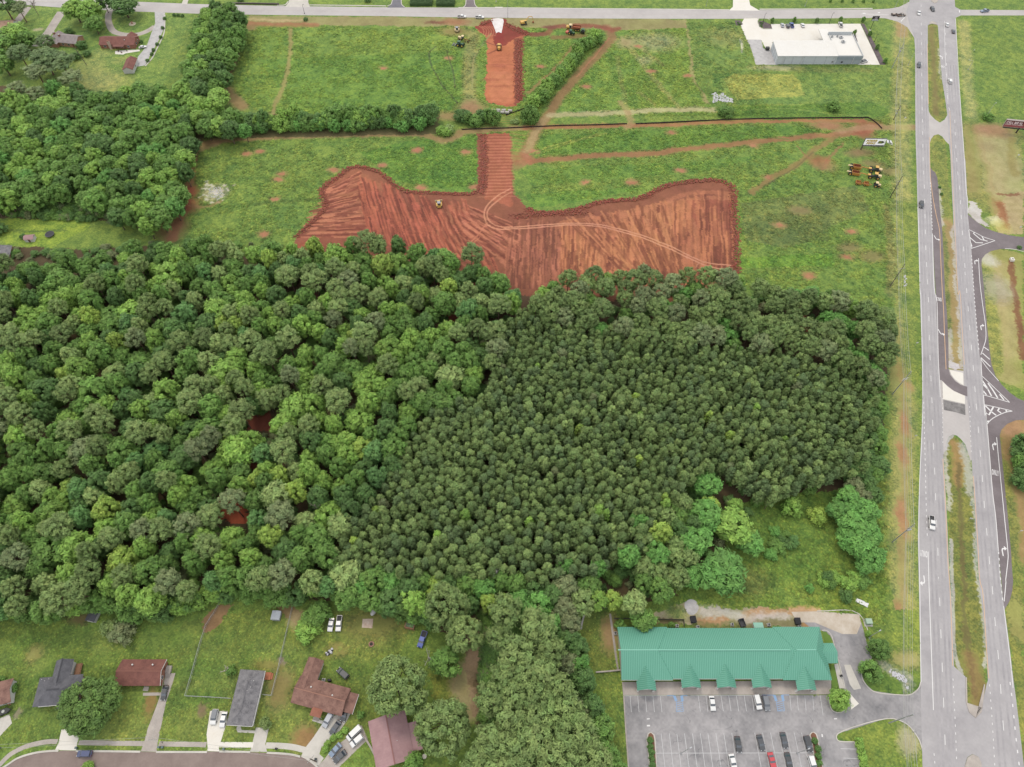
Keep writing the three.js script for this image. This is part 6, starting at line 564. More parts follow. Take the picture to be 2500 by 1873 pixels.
{ const pts = [[-8.22,-424.82],[-8.3,-432.59]], t = thing('soil_compactor', 'yellow compactor on the red street stub', 'compactor', ...mid(pts), turnOf(pts)); part('engine_hood', [rb(2.4, 1.1, 1.8, -1.2, 1.6, 0, 0.12)], CAT, t); cab(t, 0.5, 1.2, 0, 1.5, 1.6, 1.6); part('frame', [bx(5, 0.5, 1.2, 0, 1, 0)], CAT, t); part('blade', [rb(0.25, 1.1, 3.4, 3, 0.7, 0, 0.06)], CREAM, t); for (const [x, s] of [[-1.7, -1], [-1.7, 1], [1.7, -1], [1.7, 1]]) { const d = part('drum', [cy(0.8, 0.8, 0.95, x, 0.8, s * 1.05, 14, 'z')], DARKMETAL, t); part('pad', Array.from({ length: 8 }, (_, k) => bx(0.22, 0.22, 0.8, x + 0.82 * Math.cos(k * 0.785), 0.8 + 0.82 * Math.sin(k * 0.785), s * 1.05)), RUST, d); } }
dozer([[-35.83,-445.59],[-36.16,-453.29]], 'cream bulldozer on the strip left of the red street stub', CREAM);
{ const pts = [[-33.96,-439.18],[-28.71,-436.53]], t = thing('motor_grader', 'yellow grader left of the red street stub', 'grader', ...mid(pts), turnOf(pts)); part('engine_hood', [rb(2.6, 1.1, 1.4, -2.4, 1.6, 0, 0.1)], CREAM, t); cab(t, -0.5, 1.4, 0, 1.3, 1.7, 1.5, CREAM); part('frame', [bar([-0.5, 1.5, 0], [3.8, 1.2, 0], 0.18)], RUST, t); part('blade', [bx(0.2, 0.6, 3.4, 1.2, 0.5, 0, 0.5)], RUST, t); for (const x of [-3, -1.6]) for (const s of [-1, 1]) bigWheel(t, x, 0.65, s * 0.95, 0.65, 0.4); for (const s of [-1, 1]) bigWheel(t, 3.7, 0.6, s * 0.95, 0.6, 0.35); }
function tractor(pts, label, m = JD, opt = {}) { const t = thing('tractor', label, 'tractor', ...mid(pts), turnOf(pts)); if (opt.s) t.scale.setScalar(opt.s); part('engine_hood', [rb(2, 0.9, 0.95, 1.2, 1.5, 0, 0.12)], m, t); part('chassis', [bx(3.6, 0.5, 0.8, 0.2, 0.9, 0)], DARKMETAL, t); cab(t, -0.5, 1.3, 0, 1.4, 1.5, 1.5, m); for (const s of [-1, 1]) { bigWheel(t, -0.8, 0.95, s * 1.05, 0.95, 0.55, mat(226, 200, 80)); bigWheel(t, 1.6, opt.four ? 0.95 : 0.6, s * 0.95, opt.four ? 0.95 : 0.6, 0.45, mat(226, 200, 80)); part('fender', [bx(1.3, 0.1, 0.6, -0.8, 1.98, s * 1.05)], m, t); } if (opt.rear) part('implement', opt.rear, opt.rm || DARKMETAL, t); return t; }
tractor([[-35.53,-432.33],[-31.21,-430.77]], 'green tractor pulling a disc harrow in the upper field', JD, { four: 1, s: 1.15, rear: [bx(0.2, 0.2, 3, -2.6, 0.5, 0), bx(0.2, 0.2, 3, -4, 0.5, 0), bx(2.6, 0.16, 0.2, -3, 0.6, 0), ...Array.from({ length: 14 }, (_, k) => cy(0.35, 0.35, 0.06, -2.6 - (k % 2) * 1.4, 0.35, -1.4 + Math.floor(k / 2) * 0.46, 10, 'z'))], rm: STEEL });
tractor([[37.02,-446.04],[40.17,-444.23]], 'green tractor with red implement beside the dump truck', JD, { rear: [rb(1.8, 1, 2.2, -2.9, 0.8, 0, 0.1)], rm: mat(226, 120, 100, 0.6) }); tractor([[45.63,-444.56],[47,-449.18]], 'green tractor parked at the tail of the dump truck', JD);
{ const pts = [[35.14,-451.01],[45.28,-449.18]], t = thing('dump_truck', 'articulated dump truck with rusty red bed by the dirt loop', 'dump truck', ...mid(pts), turnOf([pts[1], pts[0]])); part('engine_hood', [rb(2.2, 1.4, 2.2, 3.6, 1.9, 0, 0.15)], CAT, t); cab(t, 2.1, 1.7, 0, 1.4, 1.8, 1.9, CREAM); part('chassis', [bx(9, 0.6, 1.2, 0, 1.1, 0)], CATD, t); const b = part('dump_bed', [bx(5.4, 0.15, 2.7, -2, 1.75, 0), bx(5.4, 1.1, 0.12, -2, 2.3, 1.35), bx(5.4, 1.1, 0.12, -2, 2.3, -1.35), bx(0.14, 1.5, 2.7, 0.7, 2.5, 0), bx(0.12, 0.7, 2.7, -4.7, 2.1, 0)], RUST, t); part('load', [rb(4.8, 0.5, 2.3, -2, 2, 0, 0.2)], mat(176, 96, 66), b); part('guard', [bx(0.16, 1, 2.8, 0.9, 3, 0)], CREAM, b); for (const [x] of [[3.3], [-1.7], [-3.4]]) for (const s of [-1, 1]) bigWheel(t, x, 0.85, s * 1.2, 0.85, 0.6); }
{ const pts = [[5.66,-456.54],[9.9,-457.51]], t = thing('excavator', 'yellow excavator near the top street', 'excavator', ...mid(pts), turnOf(pts)); for (const s of [-1, 1]) part('track', [rb(4.2, 0.9, 0.6, 0, 0.5, s * 1.1, 0.38)], TRACK, t); part('house', [rb(3.2, 1.2, 2.6, -0.5, 1.6, 0, 0.15)], CAT, t); cab(t, 0.9, 1.1, 0.8, 1.4, 1.7, 1, CAT); const b = part('boom', [bar([0.9, 1.8, -0.2], [3.4, 4.6, -0.2], 0.24), bar([3.4, 4.6, -0.2], [5.6, 4.4, -0.2], 0.22)], CAT, t); part('stick', [bar([5.6, 4.4, -0.2], [6.6, 1.2, -0.2], 0.18)], CAT, b); part('bucket', [rb(1, 0.8, 1.1, 6.4, 0.6, -0.2, 0.15)], RUST, b); part('counterweight', [rb(0.6, 1, 2.5, -2.1, 1.6, 0, 0.12)], CATD, t); }
function scraper(pts, label, two) { // articulated tractor drawing a pan scraper; pts run from the pan to the tractor
  const t = thing('scraper', label, 'scraper', ...mid(pts), turnOf(pts)), L = Math.hypot(pts[1][0] - pts[0][0], pts[1][1] - pts[0][1]), e = L / 2;
  if (!two) { part('engine_hood', [rb(1.8, 1.1, 1.5, e - 0.9, 1.7, 0, 0.12)], CREAM, t); cab(t, e - 3, 1.4, 0, 1.5, 1.7, 1.7, CAT); part('tractor_frame', [bx(6.4, 0.5, 1.1, e - 3.6, 1.1, 0)], DARKMETAL, t); part('rear_deck', [rb(1.5, 0.5, 1.4, e - 6.2, 1.6, 0, 0.08)], CAT, t); for (const x of [e - 1.6, e - 5.6]) for (const s of [-1, 1]) bigWheel(t, x, 0.95, s * 1.25, 0.95, 0.8); part('gooseneck', [bar([e - 7, 1.3, 0], [-e + 7.4, 1.7, 0], 0.25), bar([-e + 7.4, 1.7, 0], [-e + 6.6, 1, 1.2], 0.18), bar([-e + 7.4, 1.7, 0], [-e + 6.6, 1, -1.2], 0.18)], CATD, t); const b = part('bowl', [bx(4, 0.15, 2.5, -e + 4.6, 0.6, 0), bx(4, 1.5, 0.14, -e + 4.6, 1.3, 1.3), bx(4, 1.5, 0.14, -e + 4.6, 1.3, -1.3), bx(0.14, 1.5, 2.6, -e + 2.6, 1.3, 0)], CATD, t); part('lining', [bx(3.7, 0.06, 2.3, -e + 4.6, 0.74, 0), bx(0.05, 1.3, 2.4, -e + 2.74, 1.35, 0), bx(3.6, 1.3, 0.05, -e + 4.6, 1.35, -1.2)], RUST, b); part('push_block', [rb(2.2, 0.6, 0.7, -e + 1, 1.4, 0, 0.1)], CREAM, t); for (const s of [-1, 1]) bigWheel(t, -e + 1.8, 0.95, s * 1.1, 0.95, 0.7); }
  else { part('engine_hood', [rb(1.5, 0.8, 1, e - 0.8, 1.4, 0, 0.1)], CREAM, t); cab(t, e - 2.3, 1.2, 0, 1.2, 1.4, 1.4, CREAM); part('tractor_frame', [bx(3.4, 0.4, 0.9, e - 1.8, 0.9, 0)], DARKMETAL, t); for (const s of [-1, 1]) { bigWheel(t, e - 2.6, 0.9, s * 1.05, 0.9, 0.5); bigWheel(t, e - 0.7, 0.6, s * 0.9, 0.6, 0.4); } for (const x of [-e + 1.4, -e + 5.6]) { const b = part('pan', [bx(2.6, 0.12, 2.3, x, 0.5, 0), bx(2.6, 1, 0.12, x, 0.95, 1.15), bx(2.6, 1, 0.12, x, 0.95, -1.15), bx(0.12, 1, 2.3, x - 1.3, 0.95, 0)], CATD, t); part('lining', [bx(2.4, 0.05, 2.1, x, 0.62, 0), bx(0.05, 0.9, 2.1, x - 1.2, 1, 0)], RUST, b); part('drawbar', [bar([x + 1.3, 0.7, 1], [x + 2.8, 0.8, 0], 0.12), bar([x + 1.3, 0.7, -1], [x + 2.8, 0.8, 0], 0.12)], CATD, t); for (const s of [-1, 1]) bigWheel(t, x - 0.9, 0.5, s * 1.35, 0.5, 0.3); } }
  return t; }
scraper([[184.8,-314.98],[201.96,-310.77]], 'yellow pan scraper and tractor, topmost of three parked in the field'); scraper([[182.79,-310.06],[200.03,-305.43]], 'yellow pan scraper and tractor, middle of three parked in the field'); scraper([[185.49,-301.92],[198.03,-298.9]], 'small tractor with two rusty pans, lowest of three parked in the field', true);

// ---------------------------------------------------------------- trees and shrubs
function windUp(P, N) { // let each triangle face the way its normal points
  for (let i = 0; i < P.length; i += 9) { const ax = P[i + 3] - P[i], ay = P[i + 4] - P[i + 1], az = P[i + 5] - P[i + 2], bx_ = P[i + 6] - P[i], by = P[i + 7] - P[i + 1], bz = P[i + 8] - P[i + 2]; if ((ay * bz - az * by) * N[i] + (az * bx_ - ax * bz) * N[i + 1] + (ax * by - ay * bx_) * N[i + 2] < 0) for (let k = 0; k < 3; k++) { const t = P[i + 3 + k]; P[i + 3 + k] = P[i + 6 + k]; P[i + 6 + k] = t; } }
}
function crownGeometry({ rx, ry, cy: c0, puffs, puff, leaves, leaf, seed, low = -0.4, slim = 1, tuft = 0, cone = 0, fill = 0.72 }) {
  const r = rng(seed), P = [], N = [], C = []; const ico = new THREE.IcosahedronGeometry(1, 0).attributes.position;
  const a = new THREE.Vector3(), d = new THREE.Vector3(), t = new THREE.Vector3(), b = new THREE.Vector3(), n = new THREE.Vector3(), v = new THREE.Vector3();
  const rand = (o) => { const z = r() * 2 - 1, q = r() * 6.2832, s = Math.sqrt(1 - z * z); return o.set(s * Math.cos(q), z, s * Math.sin(q)); };
  const lop = [r() * 6.28, r() * 6.28, 0.12 + r() * 0.14, 0.06 + r() * 0.1];
  for (let i = 0; i < puffs; i++) {
    const y = low + (1 - low) * (i + 0.5 + (r() - 0.5)) / puffs, q = i * 2.39996 + (r() - 0.5) * 0.9, s = Math.sqrt(Math.max(0, 1 - y * y)) * (cone ? Math.max(0.12, 1 - cone * (y - low) / (1 - low)) : 1), k = (fill + r() * (1 - fill)) * (1 + lop[2] * Math.sin(q + lop[0]) + lop[3] * Math.sin(3 * q + lop[1]));
    a.set(s * Math.cos(q) * rx * k, c0 + y * ry * (0.86 + r() * 0.2), s * Math.sin(q) * rx * k);
    const R = puff * (0.62 + r() * 0.76), tint = 0.84 + r() * 0.32, warm = 0.94 + r() * 0.14, sq = slim * (0.75 + r() * 0.3);
    for (let k2 = 0; k2 < 60; k2++) { v.fromBufferAttribute(ico, k2); P.push(a.x + v.x * R * 0.58, a.y + v.y * R * 0.58 * sq, a.z + v.z * R * 0.58); N.push(v.x, v.y, v.z); C.push(tint * warm * 0.9, tint * 0.9, tint * 0.9); }
    for (let l = 0; l < leaves; l++) {
      rand(d); if (d.y < -0.55) d.y *= -1; const rr = R * (0.6 + r() * 0.56); v.set(a.x + d.x * rr, a.y + d.y * rr * sq, a.z + d.z * rr);
      n.copy(d); if (tuft) n.lerp(rand(b), 0.5); else n.lerp(rand(b), 0.36); n.y += 0.25; n.normalize(); rand(t).cross(n).normalize(); b.crossVectors(n, t); const L = leaf * (0.6 + r() * 0.8), w = L * (tuft ? 0.5 : 0.8), f = tint * (0.74 + r() * 0.52), h = warm * (0.95 + r() * 0.1);
      P.push(v.x - t.x * L * 0.5 - b.x * w * 0.5, v.y - t.y * L * 0.5 - b.y * w * 0.5, v.z - t.z * L * 0.5 - b.z * w * 0.5, v.x + t.x * L * 0.1 - b.x * w * 0.6, v.y + t.y * L * 0.1 - b.y * w * 0.6 + (r() - 0.5) * L * 0.4, v.z + t.z * L * 0.1 - b.z * w * 0.6, v.x + t.x * L * 0.5 + b.x * w * 0.6, v.y + t.y * L * 0.5 + b.y * w * 0.6, v.z + t.z * L * 0.5 + b.z * w * 0.6);
      const m = n.clone().lerp(d, 0.5).normalize(); for (let k2 = 0; k2 < 3; k2++) { N.push(m.x, m.y, m.z); C.push(f * h, f, f * 0.95); }
    }
  }
  windUp(P, N); const g = new THREE.BufferGeometry(); g.setAttribute('position', new THREE.Float32BufferAttribute(P, 3)); g.setAttribute('normal', new THREE.Float32BufferAttribute(N, 3)); g.setAttribute('color', new THREE.Float32BufferAttribute(C, 3)); return g;
}
function trunkGeometry(h, r0, limbs, seed, reach) { const r = rng(seed), g = [], lean = (r() - 0.5) * 0.5; const c = new THREE.CylinderGeometry(r0 * 0.45, r0, h, 7); c.translate(0, h / 2, 0); g.push(c); for (let k = 0; k < limbs; k++) { const q = k * 2.4 + r(), y = h * (0.5 + 0.4 * r()), l = reach * (0.6 + r() * 0.4); g.push(bar([0, y, 0], [Math.cos(q) * l, y + l * 0.7, Math.sin(q) * l], r0 * 0.28, 5)); } return geo(g); }
// kinds: unit-scale trees of a given size; three to five shapes of each
const KIND = {
  broadleaf_tree: { n: 6, h: 15, r: 5, make: (s) => ({ rx: 4.3, ry: 4.9, cy: 9.4, puffs: 46, puff: 1.4, leaves: 58, leaf: 0.95, seed: s, low: -0.75, slim: 0.85 }), trunk: (s) => trunkGeometry(9, 0.32, 4, s, 3) },
  pine_tree: { n: 5, h: 19, r: 4.4, make: (s) => ({ rx: 4, ry: 3.7, cy: 14.6, puffs: 46, puff: 1.1, leaves: 46, leaf: 0.85, seed: s, low: -0.6, slim: 0.8, tuft: 1 }), trunk: (s) => trunkGeometry(16, 0.28, 5, s, 2.6) },
  plantation_pine: { n: 5, h: 13, r: 2.1, make: (s) => ({ rx: 1.75, ry: 4.1, cy: 8.5, puffs: 28, puff: 0.72, leaves: 42, leaf: 0.62, seed: s, low: -0.8, slim: 0.95, tuft: 1, cone: 0.4 }), trunk: (s) => trunkGeometry(11, 0.14, 3, s, 1) },
  shrub: { n: 4, h: 4, r: 2.6, make: (s) => ({ rx: 2, ry: 1.9, cy: 1.5, puffs: 22, puff: 0.95, leaves: 52, leaf: 0.5, seed: s, low: -0.5, slim: 0.85 }), trunk: (s) => trunkGeometry(2, 0.1, 3, s, 1) },
  oak_tree: { n: 3, h: 14, r: 9, make: (s) => ({ rx: 8.2, ry: 5.2, cy: 8.6, puffs: 120, puff: 1.5, leaves: 70, leaf: 0.85, seed: s, low: -0.55, slim: 0.75, fill: 0.78 }), trunk: (s) => trunkGeometry(8, 0.5, 6, s, 5) },
  hedgerow_tree: { n: 4, h: 7, r: 4, make: (s) => ({ rx: 3.3, ry: 3.2, cy: 3.7, puffs: 34, puff: 1.25, leaves: 60, leaf: 0.66, seed: s, low: -0.9, slim: 0.9 }), trunk: (s) => trunkGeometry(4, 0.2, 4, s, 2) },
};
for (const [name, k] of Object.entries(KIND)) { let s = 100; for (const c of name) s = (s * 31 + c.charCodeAt(0)) >>> 0; k.crowns = []; k.trunks = []; for (let i = 0; i < k.n; i++) { k.crowns.push(crownGeometry(k.make(s + i * 77))); k.trunks.push(k.trunk(s + i * 13)); } k.list = []; }
const BARK = mat(120, 100, 86, 1), PINEBARK = mat(132, 104, 88, 1);
const leafMats = new Map();
function leafMat(rgb) { const key = rgb.join(); if (!leafMats.has(key)) { const m = new THREE.MeshStandardMaterial({ vertexColors: true, roughness: 0.85, side: THREE.DoubleSide }); m.color.setRGB(...rgb); leafMats.set(key, m); } return leafMats.get(key); }
// leaf colours, linear base values
const LEAF = { bright: [0.15, 0.265, 0.045], green: [0.092, 0.18, 0.033], deep: [0.064, 0.13, 0.03], blue: [0.085, 0.185, 0.05], olive: [0.14, 0.205, 0.062], grey: [0.138, 0.182, 0.076], yellow: [0.2, 0.3, 0.05], pale: [0.18, 0.255, 0.08], pine: [0.098, 0.152, 0.045], pine2: [0.12, 0.18, 0.052], pine3: [0.086, 0.136, 0.048], brown: [0.115, 0.142, 0.06], vivid: [0.09, 0.215, 0.042], hedge: [0.07, 0.145, 0.034] };
const tr = rng(2024);
const placed = []; const cell = new Map(); const ck = (x, z) => Math.floor(x / 12) + ',' + Math.floor(z / 12);
function clear(x, z, r, f) { const cx = Math.floor(x / 12), cz = Math.floor(z / 12); for (let i = -2; i <= 2; i++) for (let j = -2; j <= 2; j++) for (const o of cell.get((cx + i) + ',' + (cz + j)) || []) if (Math.hypot(o.x - x, o.z - z) < f * (o.r + r)) return false; return true; }
function tree(kind, x, z, r, h, leaf, label, group, loose) { const K = KIND[kind], o = { kind, x, z, r, s: r / K.r, sy: h / K.h, leaf, label, group, rot: tr() * 6.283, v: Math.floor(tr() * K.n), jit: 0.88 + tr() * 0.24 }; K.list.push(o); if (loose) return o; placed.push(o); const k = ck(x, z); if (!cell.has(k)) cell.set(k, []); cell.get(k).push(o); return o; }
function inside(p, x, z) { let c = false; for (let i = 0, j = p.length - 1; i < p.length; j = i++) if ((p[i][1] > z) !== (p[j][1] > z) && x < (p[j][0] - p[i][0]) * (z - p[i][1]) / (p[j][1] - p[i][1]) + p[i][0]) c = !c; return c; }
function grove(poly, holes, tries, pack, pick) { const xs = poly.map((p) => p[0]), zs = poly.map((p) => p[1]), x0 = Math.min(...xs), x1 = Math.max(...xs), z0 = Math.min(...zs), z1 = Math.max(...zs); for (let k = 0; k < tries; k++) { const x = x0 + (x1 - x0) * tr(), z = z0 + (z1 - z0) * tr(); if (!inside(poly, x, z) || holes.some((h) => inside(h, x, z))) continue; const s = pick(x, z); if (s && clear(x, z, s[1], pack)) tree(s[0], x, z, s[1], s[2], s[3], s[4], s[5]); } }
const any = (...a) => a[Math.floor(tr() * a.length)];

// single trees that stand out -------------------------------------------
const one = (kind, [x, z], r, h, leaf, label, group) => tree(kind, x, z, r, h, leaf, label, group);
one('oak_tree', [-139.2,-38.9], 9.6, 11, [0.075, 0.135, 0.026], 'large round dark green tree in front of the charcoal-roofed house');
one('oak_tree', [-38.6,-46.2], 9.6, 20, LEAF.olive, 'big olive tree overhanging the mauve-roofed house');
one('oak_tree', [-21.7,-72], 7.8, 20, LEAF.olive, 'big olive tree at the wood edge behind the blue pickup'); one('oak_tree', [-17,-62.8], 6.4, 18, LEAF.pale, 'pale olive tree to the right of the blue pickup');
one('oak_tree', [-21.8,-34.9], 9, 18, LEAF.olive, 'big grey-olive tree at the bottom beside the mauve-roofed house');
one('broadleaf_tree', [-22.6,-54.6], 5, 9, LEAF.green, 'green bushy tree behind the bare dead branches'); one('shrub', [-31.9,-24.9], 3.4, 5, LEAF.green, 'dark shrub at the corner of the mauve-roofed house');
for (const [p, r] of [[[-1.8,-68.5], 5.6], [[7.7,-63.4], 6.2], [[1.7,-55.1], 6.4], [[-1.8,-48.9], 5.4], [[10.1,-48.5], 6], [[-6.2,-41.1], 5.2], [[0.9,-43.5], 5.6], [[6.9,-42.1], 5.2], [[15.6,-42.5], 6], [[-1,-35.9], 5.6], [[7.2,-36.3], 6], [[15.8,-36.6], 6], [[-5.7,-28.9], 7], [[6.4,-29.6], 6.8], [[19.5,-30.6], 7.4], [[2,-24.4], 5.6], [[14.9,-25], 6.6], [[-10.3,-23.4], 5.4], [[12.2,-56.2], 5], [[-3.8,-60.8], 4.6], [[4.8,-48.9], 4.8], [[24.3,-23.8], 6], [[9.8,-20.6], 6], [[-4.5,-20], 6]]) one('pine_tree', p, r, 18 + tr() * 3, any(LEAF.olive, LEAF.pine2, LEAF.olive, LEAF.pine2), 'tall olive pine in the cluster left of the shop car park', 'pines left of the shop car park');
for (const [p, r, l] of [[[22.8,-58.1], 4, 'deep'], [[23.9,-48.4], 4.4, 'deep'], [[19.6,-66.7], 4, 'brown'], [[26.1,-39.4], 4.4, 'deep'], [[27.9,-33.2], 4.8, 'green'], [[20.7,-39.4], 4, 'brown'], [[28.9,-25.5], 5, 'green'], [[19.1,-53.6], 4.2, 'brown'], [[19.2,-61.2], 4, 'deep'], [[18.8,-71.5], 4.4, 'brown'], [[25,-74.8], 4.6, 'olive'], [[19.4,-79.8], 4.6, 'brown'], [[30.8,-21.6], 5, 'green'], [[22.4,-53.3], 3.4, 'vivid'], [[13.8,-66.2], 3.8, 'vivid'], [[15.2,-59.4], 3, 'green']]) one('broadleaf_tree', p, r, 12, LEAF[l], l === 'vivid' ? 'vivid green young tree along the fence left of the shops' : 'dark slender tree in the strip between pines and shop lawn', 'trees in the strip left of the shops');
one('broadleaf_tree', [43.2,-73.7], 4.4, 12, LEAF.pale, 'pale tree standing behind the west end of the shops'); one('broadleaf_tree', [46.1,-68.6], 4.4, 8, LEAF.green, 'bright green tree touching the green roof'); one('shrub', [38.6,-67.9], 2.2, 3, LEAF.green, 'shrub at the northwest corner of the shops'); one('shrub', [57.1,-68], 1.3, 2, LEAF.green, 'small shrub in the narrow yard behind the shops');
one('hedgerow_tree', [128,-59.3], 3.9, 6, LEAF.green, 'round lollipop tree on the lawn nearest the green transformer box'); one('hedgerow_tree', [122.6,-52.6], 3.8, 6, LEAF.green, 'round lollipop tree by the kerb above the car park entrance'); one('hedgerow_tree', [109.5,-42.7], 3.8, 6, LEAF.bright, 'round lollipop tree in the car park island'); one('shrub', [126.4,-64.8], 1.2, 2.2, LEAF.bright, 'small bright shrub at the foot of the lamp post');
for (const p of [[114,-30.5],[113.9,-28.8],[114,-27.1],[114,-25.4],[113.7,-23.7]]) one('shrub', p, 1.5, 1.9, LEAF.bright, 'clipped bright green hedge bush along the car park edge', 'hedge bushes by the car park');
for (const p of [[45.4,-31],[45.4,-29.1],[45.5,-27.4],[45.5,-25.4],[45.5,-23.7],[99.6,-30.8],[100,-28.4],[99.7,-26.4],[99.6,-24.4]]) one('shrub', p, 1.15, 1.6, LEAF.hedge, 'low dark shrub in the car park planter island', 'shrubs in the planter islands');
for (const [p, r, h, l] of [[[75.6,-119.9], 5, 12, 'vivid'], [[76.6,-112.1], 3.6, 9, 'yellow'], [[73.5,-106.1], 6, 12, 'vivid'], [[67.2,-96.5], 6.4, 12, 'vivid'], [[82.9,-103.6], 7, 11, 'bright'], [[76.4,-84.6], 8.6, 12, 'vivid'], [[65.5,-84.2], 4.2, 9, 'vivid'], [[89.7,-97.2], 4.8, 8, 'vivid'], [[42.3,-90.3], 4.4, 14, 'vivid'], [[53.1,-90.7], 4.6, 14, 'vivid'], [[47.7,-103.5], 3.4, 14, 'vivid'], [[19.7,-86.5], 3, 13, 'vivid'], [[31.4,-86.4], 3, 13, 'vivid'], [[86.9,-112.3], 3, 7, 'bright'], [[64.1,-106.9], 4.4, 10, 'green']]) one('broadleaf_tree', p, r, h, LEAF[l], 'vivid green broadleaf tree at the corner of the pine stand', 'vivid trees by the meadow');
one('broadleaf_tree', [55.3,-99.2], 4.2, 15, LEAF.yellow, 'yellow-green tree among the pines near the meadow');
for (const [p, r, h] of [[[130.6,-113.8], 5.6, 10], [[126,-109.9], 5, 9], [[134.7,-109], 5.6, 10], [[129.3,-103.8], 6, 10], [[134.2,-101], 5.4, 9], [[129.4,-96], 6, 10], [[133.1,-92.3], 5.2, 8], [[126.9,-99.6], 4.6, 8], [[130.8,-88.6], 3.6, 6]]) one('broadleaf_tree', p, r, h, LEAF.vivid, 'vivid green tree in the thicket between meadow and highway', 'thicket beside the highway verge');
one('shrub', [118.2,-108.7], 3.6, 6, LEAF.yellow, 'yellow-green shrub left of the roadside thicket'); one('shrub', [109.2,-112.4], 4, 7, LEAF.bright, 'bright shrub below the pine stand beside the meadow'); one('shrub', [107.5,-99.5], 2.2, 3.6, LEAF.blue, 'dark round bush in the meadow');
for (const p of [[101.1,-103],[102.8,-100.2],[104.9,-102],[99.3,-98.3],[101.6,-96.5],[97.6,-94.2],[105.5,-98.3]]) one('shrub', p, 1.7 + tr(), 2.6, any(LEAF.vivid, LEAF.green, LEAF.deep), 'bramble bush in the meadow patch', 'brambles in the meadow');
for (const p of [[115.5,-84.1],[119.2,-85.4],[122.3,-83.7],[126.9,-85],[128.9,-82.8],[124.4,-81.9],[130.6,-84.1],[117.7,-82.8]]) one('shrub', p, 1.8 + tr() * 1.2, 2.6, any(LEAF.bright, LEAF.green), 'meadow bush below the roadside thicket', 'bushes below the thicket'); one('shrub', [121.7,-77.9], 2.6, 3.6, LEAF.deep, 'dark conical bush beside the white litter'); one('shrub', [116.5,-85.3], 2.4, 4, LEAF.deep, 'dark evergreen bush at the meadow edge'); one('shrub', [109.4,-81.1], 1.8, 2, LEAF.vivid, 'small vivid bush in the meadow behind the shops');
one('shrub', [-72.5,-66.1], 4.6, 5, LEAF.bright, 'big sprawling shrub right of the chain-link fence'); one('shrub', [-69.2,-72.3], 4.4, 6, LEAF.green, 'sprawling shrub joining the wood behind the parked white cars'); one('shrub', [-70.9,-69.4], 4, 5.4, LEAF.green, 'shrub between the chain-link corner and the white cars');
one('shrub', [-81.4,-35.6], 2.1, 4.4, LEAF.olive, 'small leafy tree at the corner of the grey hip-roofed house'); one('shrub', [-97,-52.5], 1.9, 3.4, LEAF.green, 'half-dead small tree in the fenced yard'); one('shrub', [-137.4,-65.3], 4.8, 5, LEAF.brown, 'brownish bush on the lawn below the wood edge'); one('shrub', [-142.5,-66.9], 3.4, 4.4, LEAF.olive, 'olive bush next to the brownish bush');
for (const p of [[-175.1,-49.2],[-172.2,-48.1],[-170.4,-46.6],[-172.1,-44.7]]) one('shrub', p, 1.9, 2.8, LEAF.green, 'garden shrub round the house at the left edge', 'shrubs at the left house'); for (const p of [[-60.5,-30.1],[-58.8,-31.5],[-57,-32.6],[-55.4,-34],[-61,-28.4]]) one('shrub', p, 1.2, 1.5, LEAF.bright, 'low hedge bush between the two driveways', 'hedge between the driveways'); one('shrub', [-136.5,-23.2], 2, 3, LEAF.bright, 'treetop at the bottom edge of the street');
one('shrub', [-50.7,-38.5], 1.4, 2.4, LEAF.green, 'shrub beside the drive of the L-shaped house'); one('broadleaf_tree', [-49.8,-82.8], 5, 13, LEAF.green, 'green tree at the wood edge above the parked white cars'); one('broadleaf_tree', [-59.9,-83.2], 6, 14, LEAF.pale, 'pale green spreading tree at the wood edge above the lawn');
one('pine_tree', [-110.5,-149.7], 5, 18, LEAF.olive, 'tall olive pine with visible trunk over the dark clearing'); one('pine_tree', [-105,-109.6], 4.6, 19, LEAF.grey, 'grey pine with dark trunk over the red clearing');
// upper left gardens
for (const [p, r, h, l, t] of [[[-286,-459.2], 8, 14, 'bright', 'bright spreading tree, left of the pair by the circular drive'], [[-273.7,-456.4], 8, 15, 'bright', 'bright spreading tree, right of the pair by the circular drive'], [[-269.3,-445.3], 6, 11, 'green', 'darker tree in front of the bright pair by the drive'], [[-255.8,-464.8], 8.6, 13, 'deep', 'dark round tree between street and circular drive'], [[-271.2,-471], 5, 12, 'deep', 'dark tree at the street left of the circular drive'], [[-312.5,-430], 8.6, 14, 'bright', 'bright tree beside the tan-roofed house'], [[-318,-419.7], 8, 13, 'green', 'green tree at the left edge below the tan-roofed house'], [[-309.4,-399.9], 7, 12, 'green', 'lower green tree at the left edge of the upper gardens'], [[-306.6,-426.5], 6, 12, 'green', 'green tree left of the brick house']]) one('broadleaf_tree', p, r, h, LEAF[l], t);
for (const [p, r, h, l, t] of [[[-331.9,-462], 9, 16, 'deep', 'dark blue-green conifer in the upper left corner'], [[-321.7,-459.2], 6, 13, 'grey', 'grey-green conifer near the upper left corner'], [[-289,-419.3], 5.6, 14, 'pine3', 'dark pine beside the brick house'], [[-298.5,-404], 7, 16, 'pine3', 'grey pine left of the big cedar clump'], [[-283,-400.7], 9, 15, 'pine3', 'wide grey cedar, left of the clump in the upper garden'], [[-272.3,-398.3], 9, 14, 'pine3', 'wide grey cedar, right of the clump in the upper garden'], [[-283.6,-388.8], 7, 13, 'grey', 'grey cedar at the front of the clump'], [[-262.4,-384.5], 6.6, 12, 'grey', 'low grey cedar nearest the leaning trunk'], [[-287.7,-370.5], 5.6, 14, 'grey', 'bare-looking grey tree at the upper wood edge'], [[-275.2,-366.1], 5.6, 14, 'grey', 'second bare-looking grey tree at the upper wood edge']]) one('pine_tree', p, r, h, LEAF[l], t);
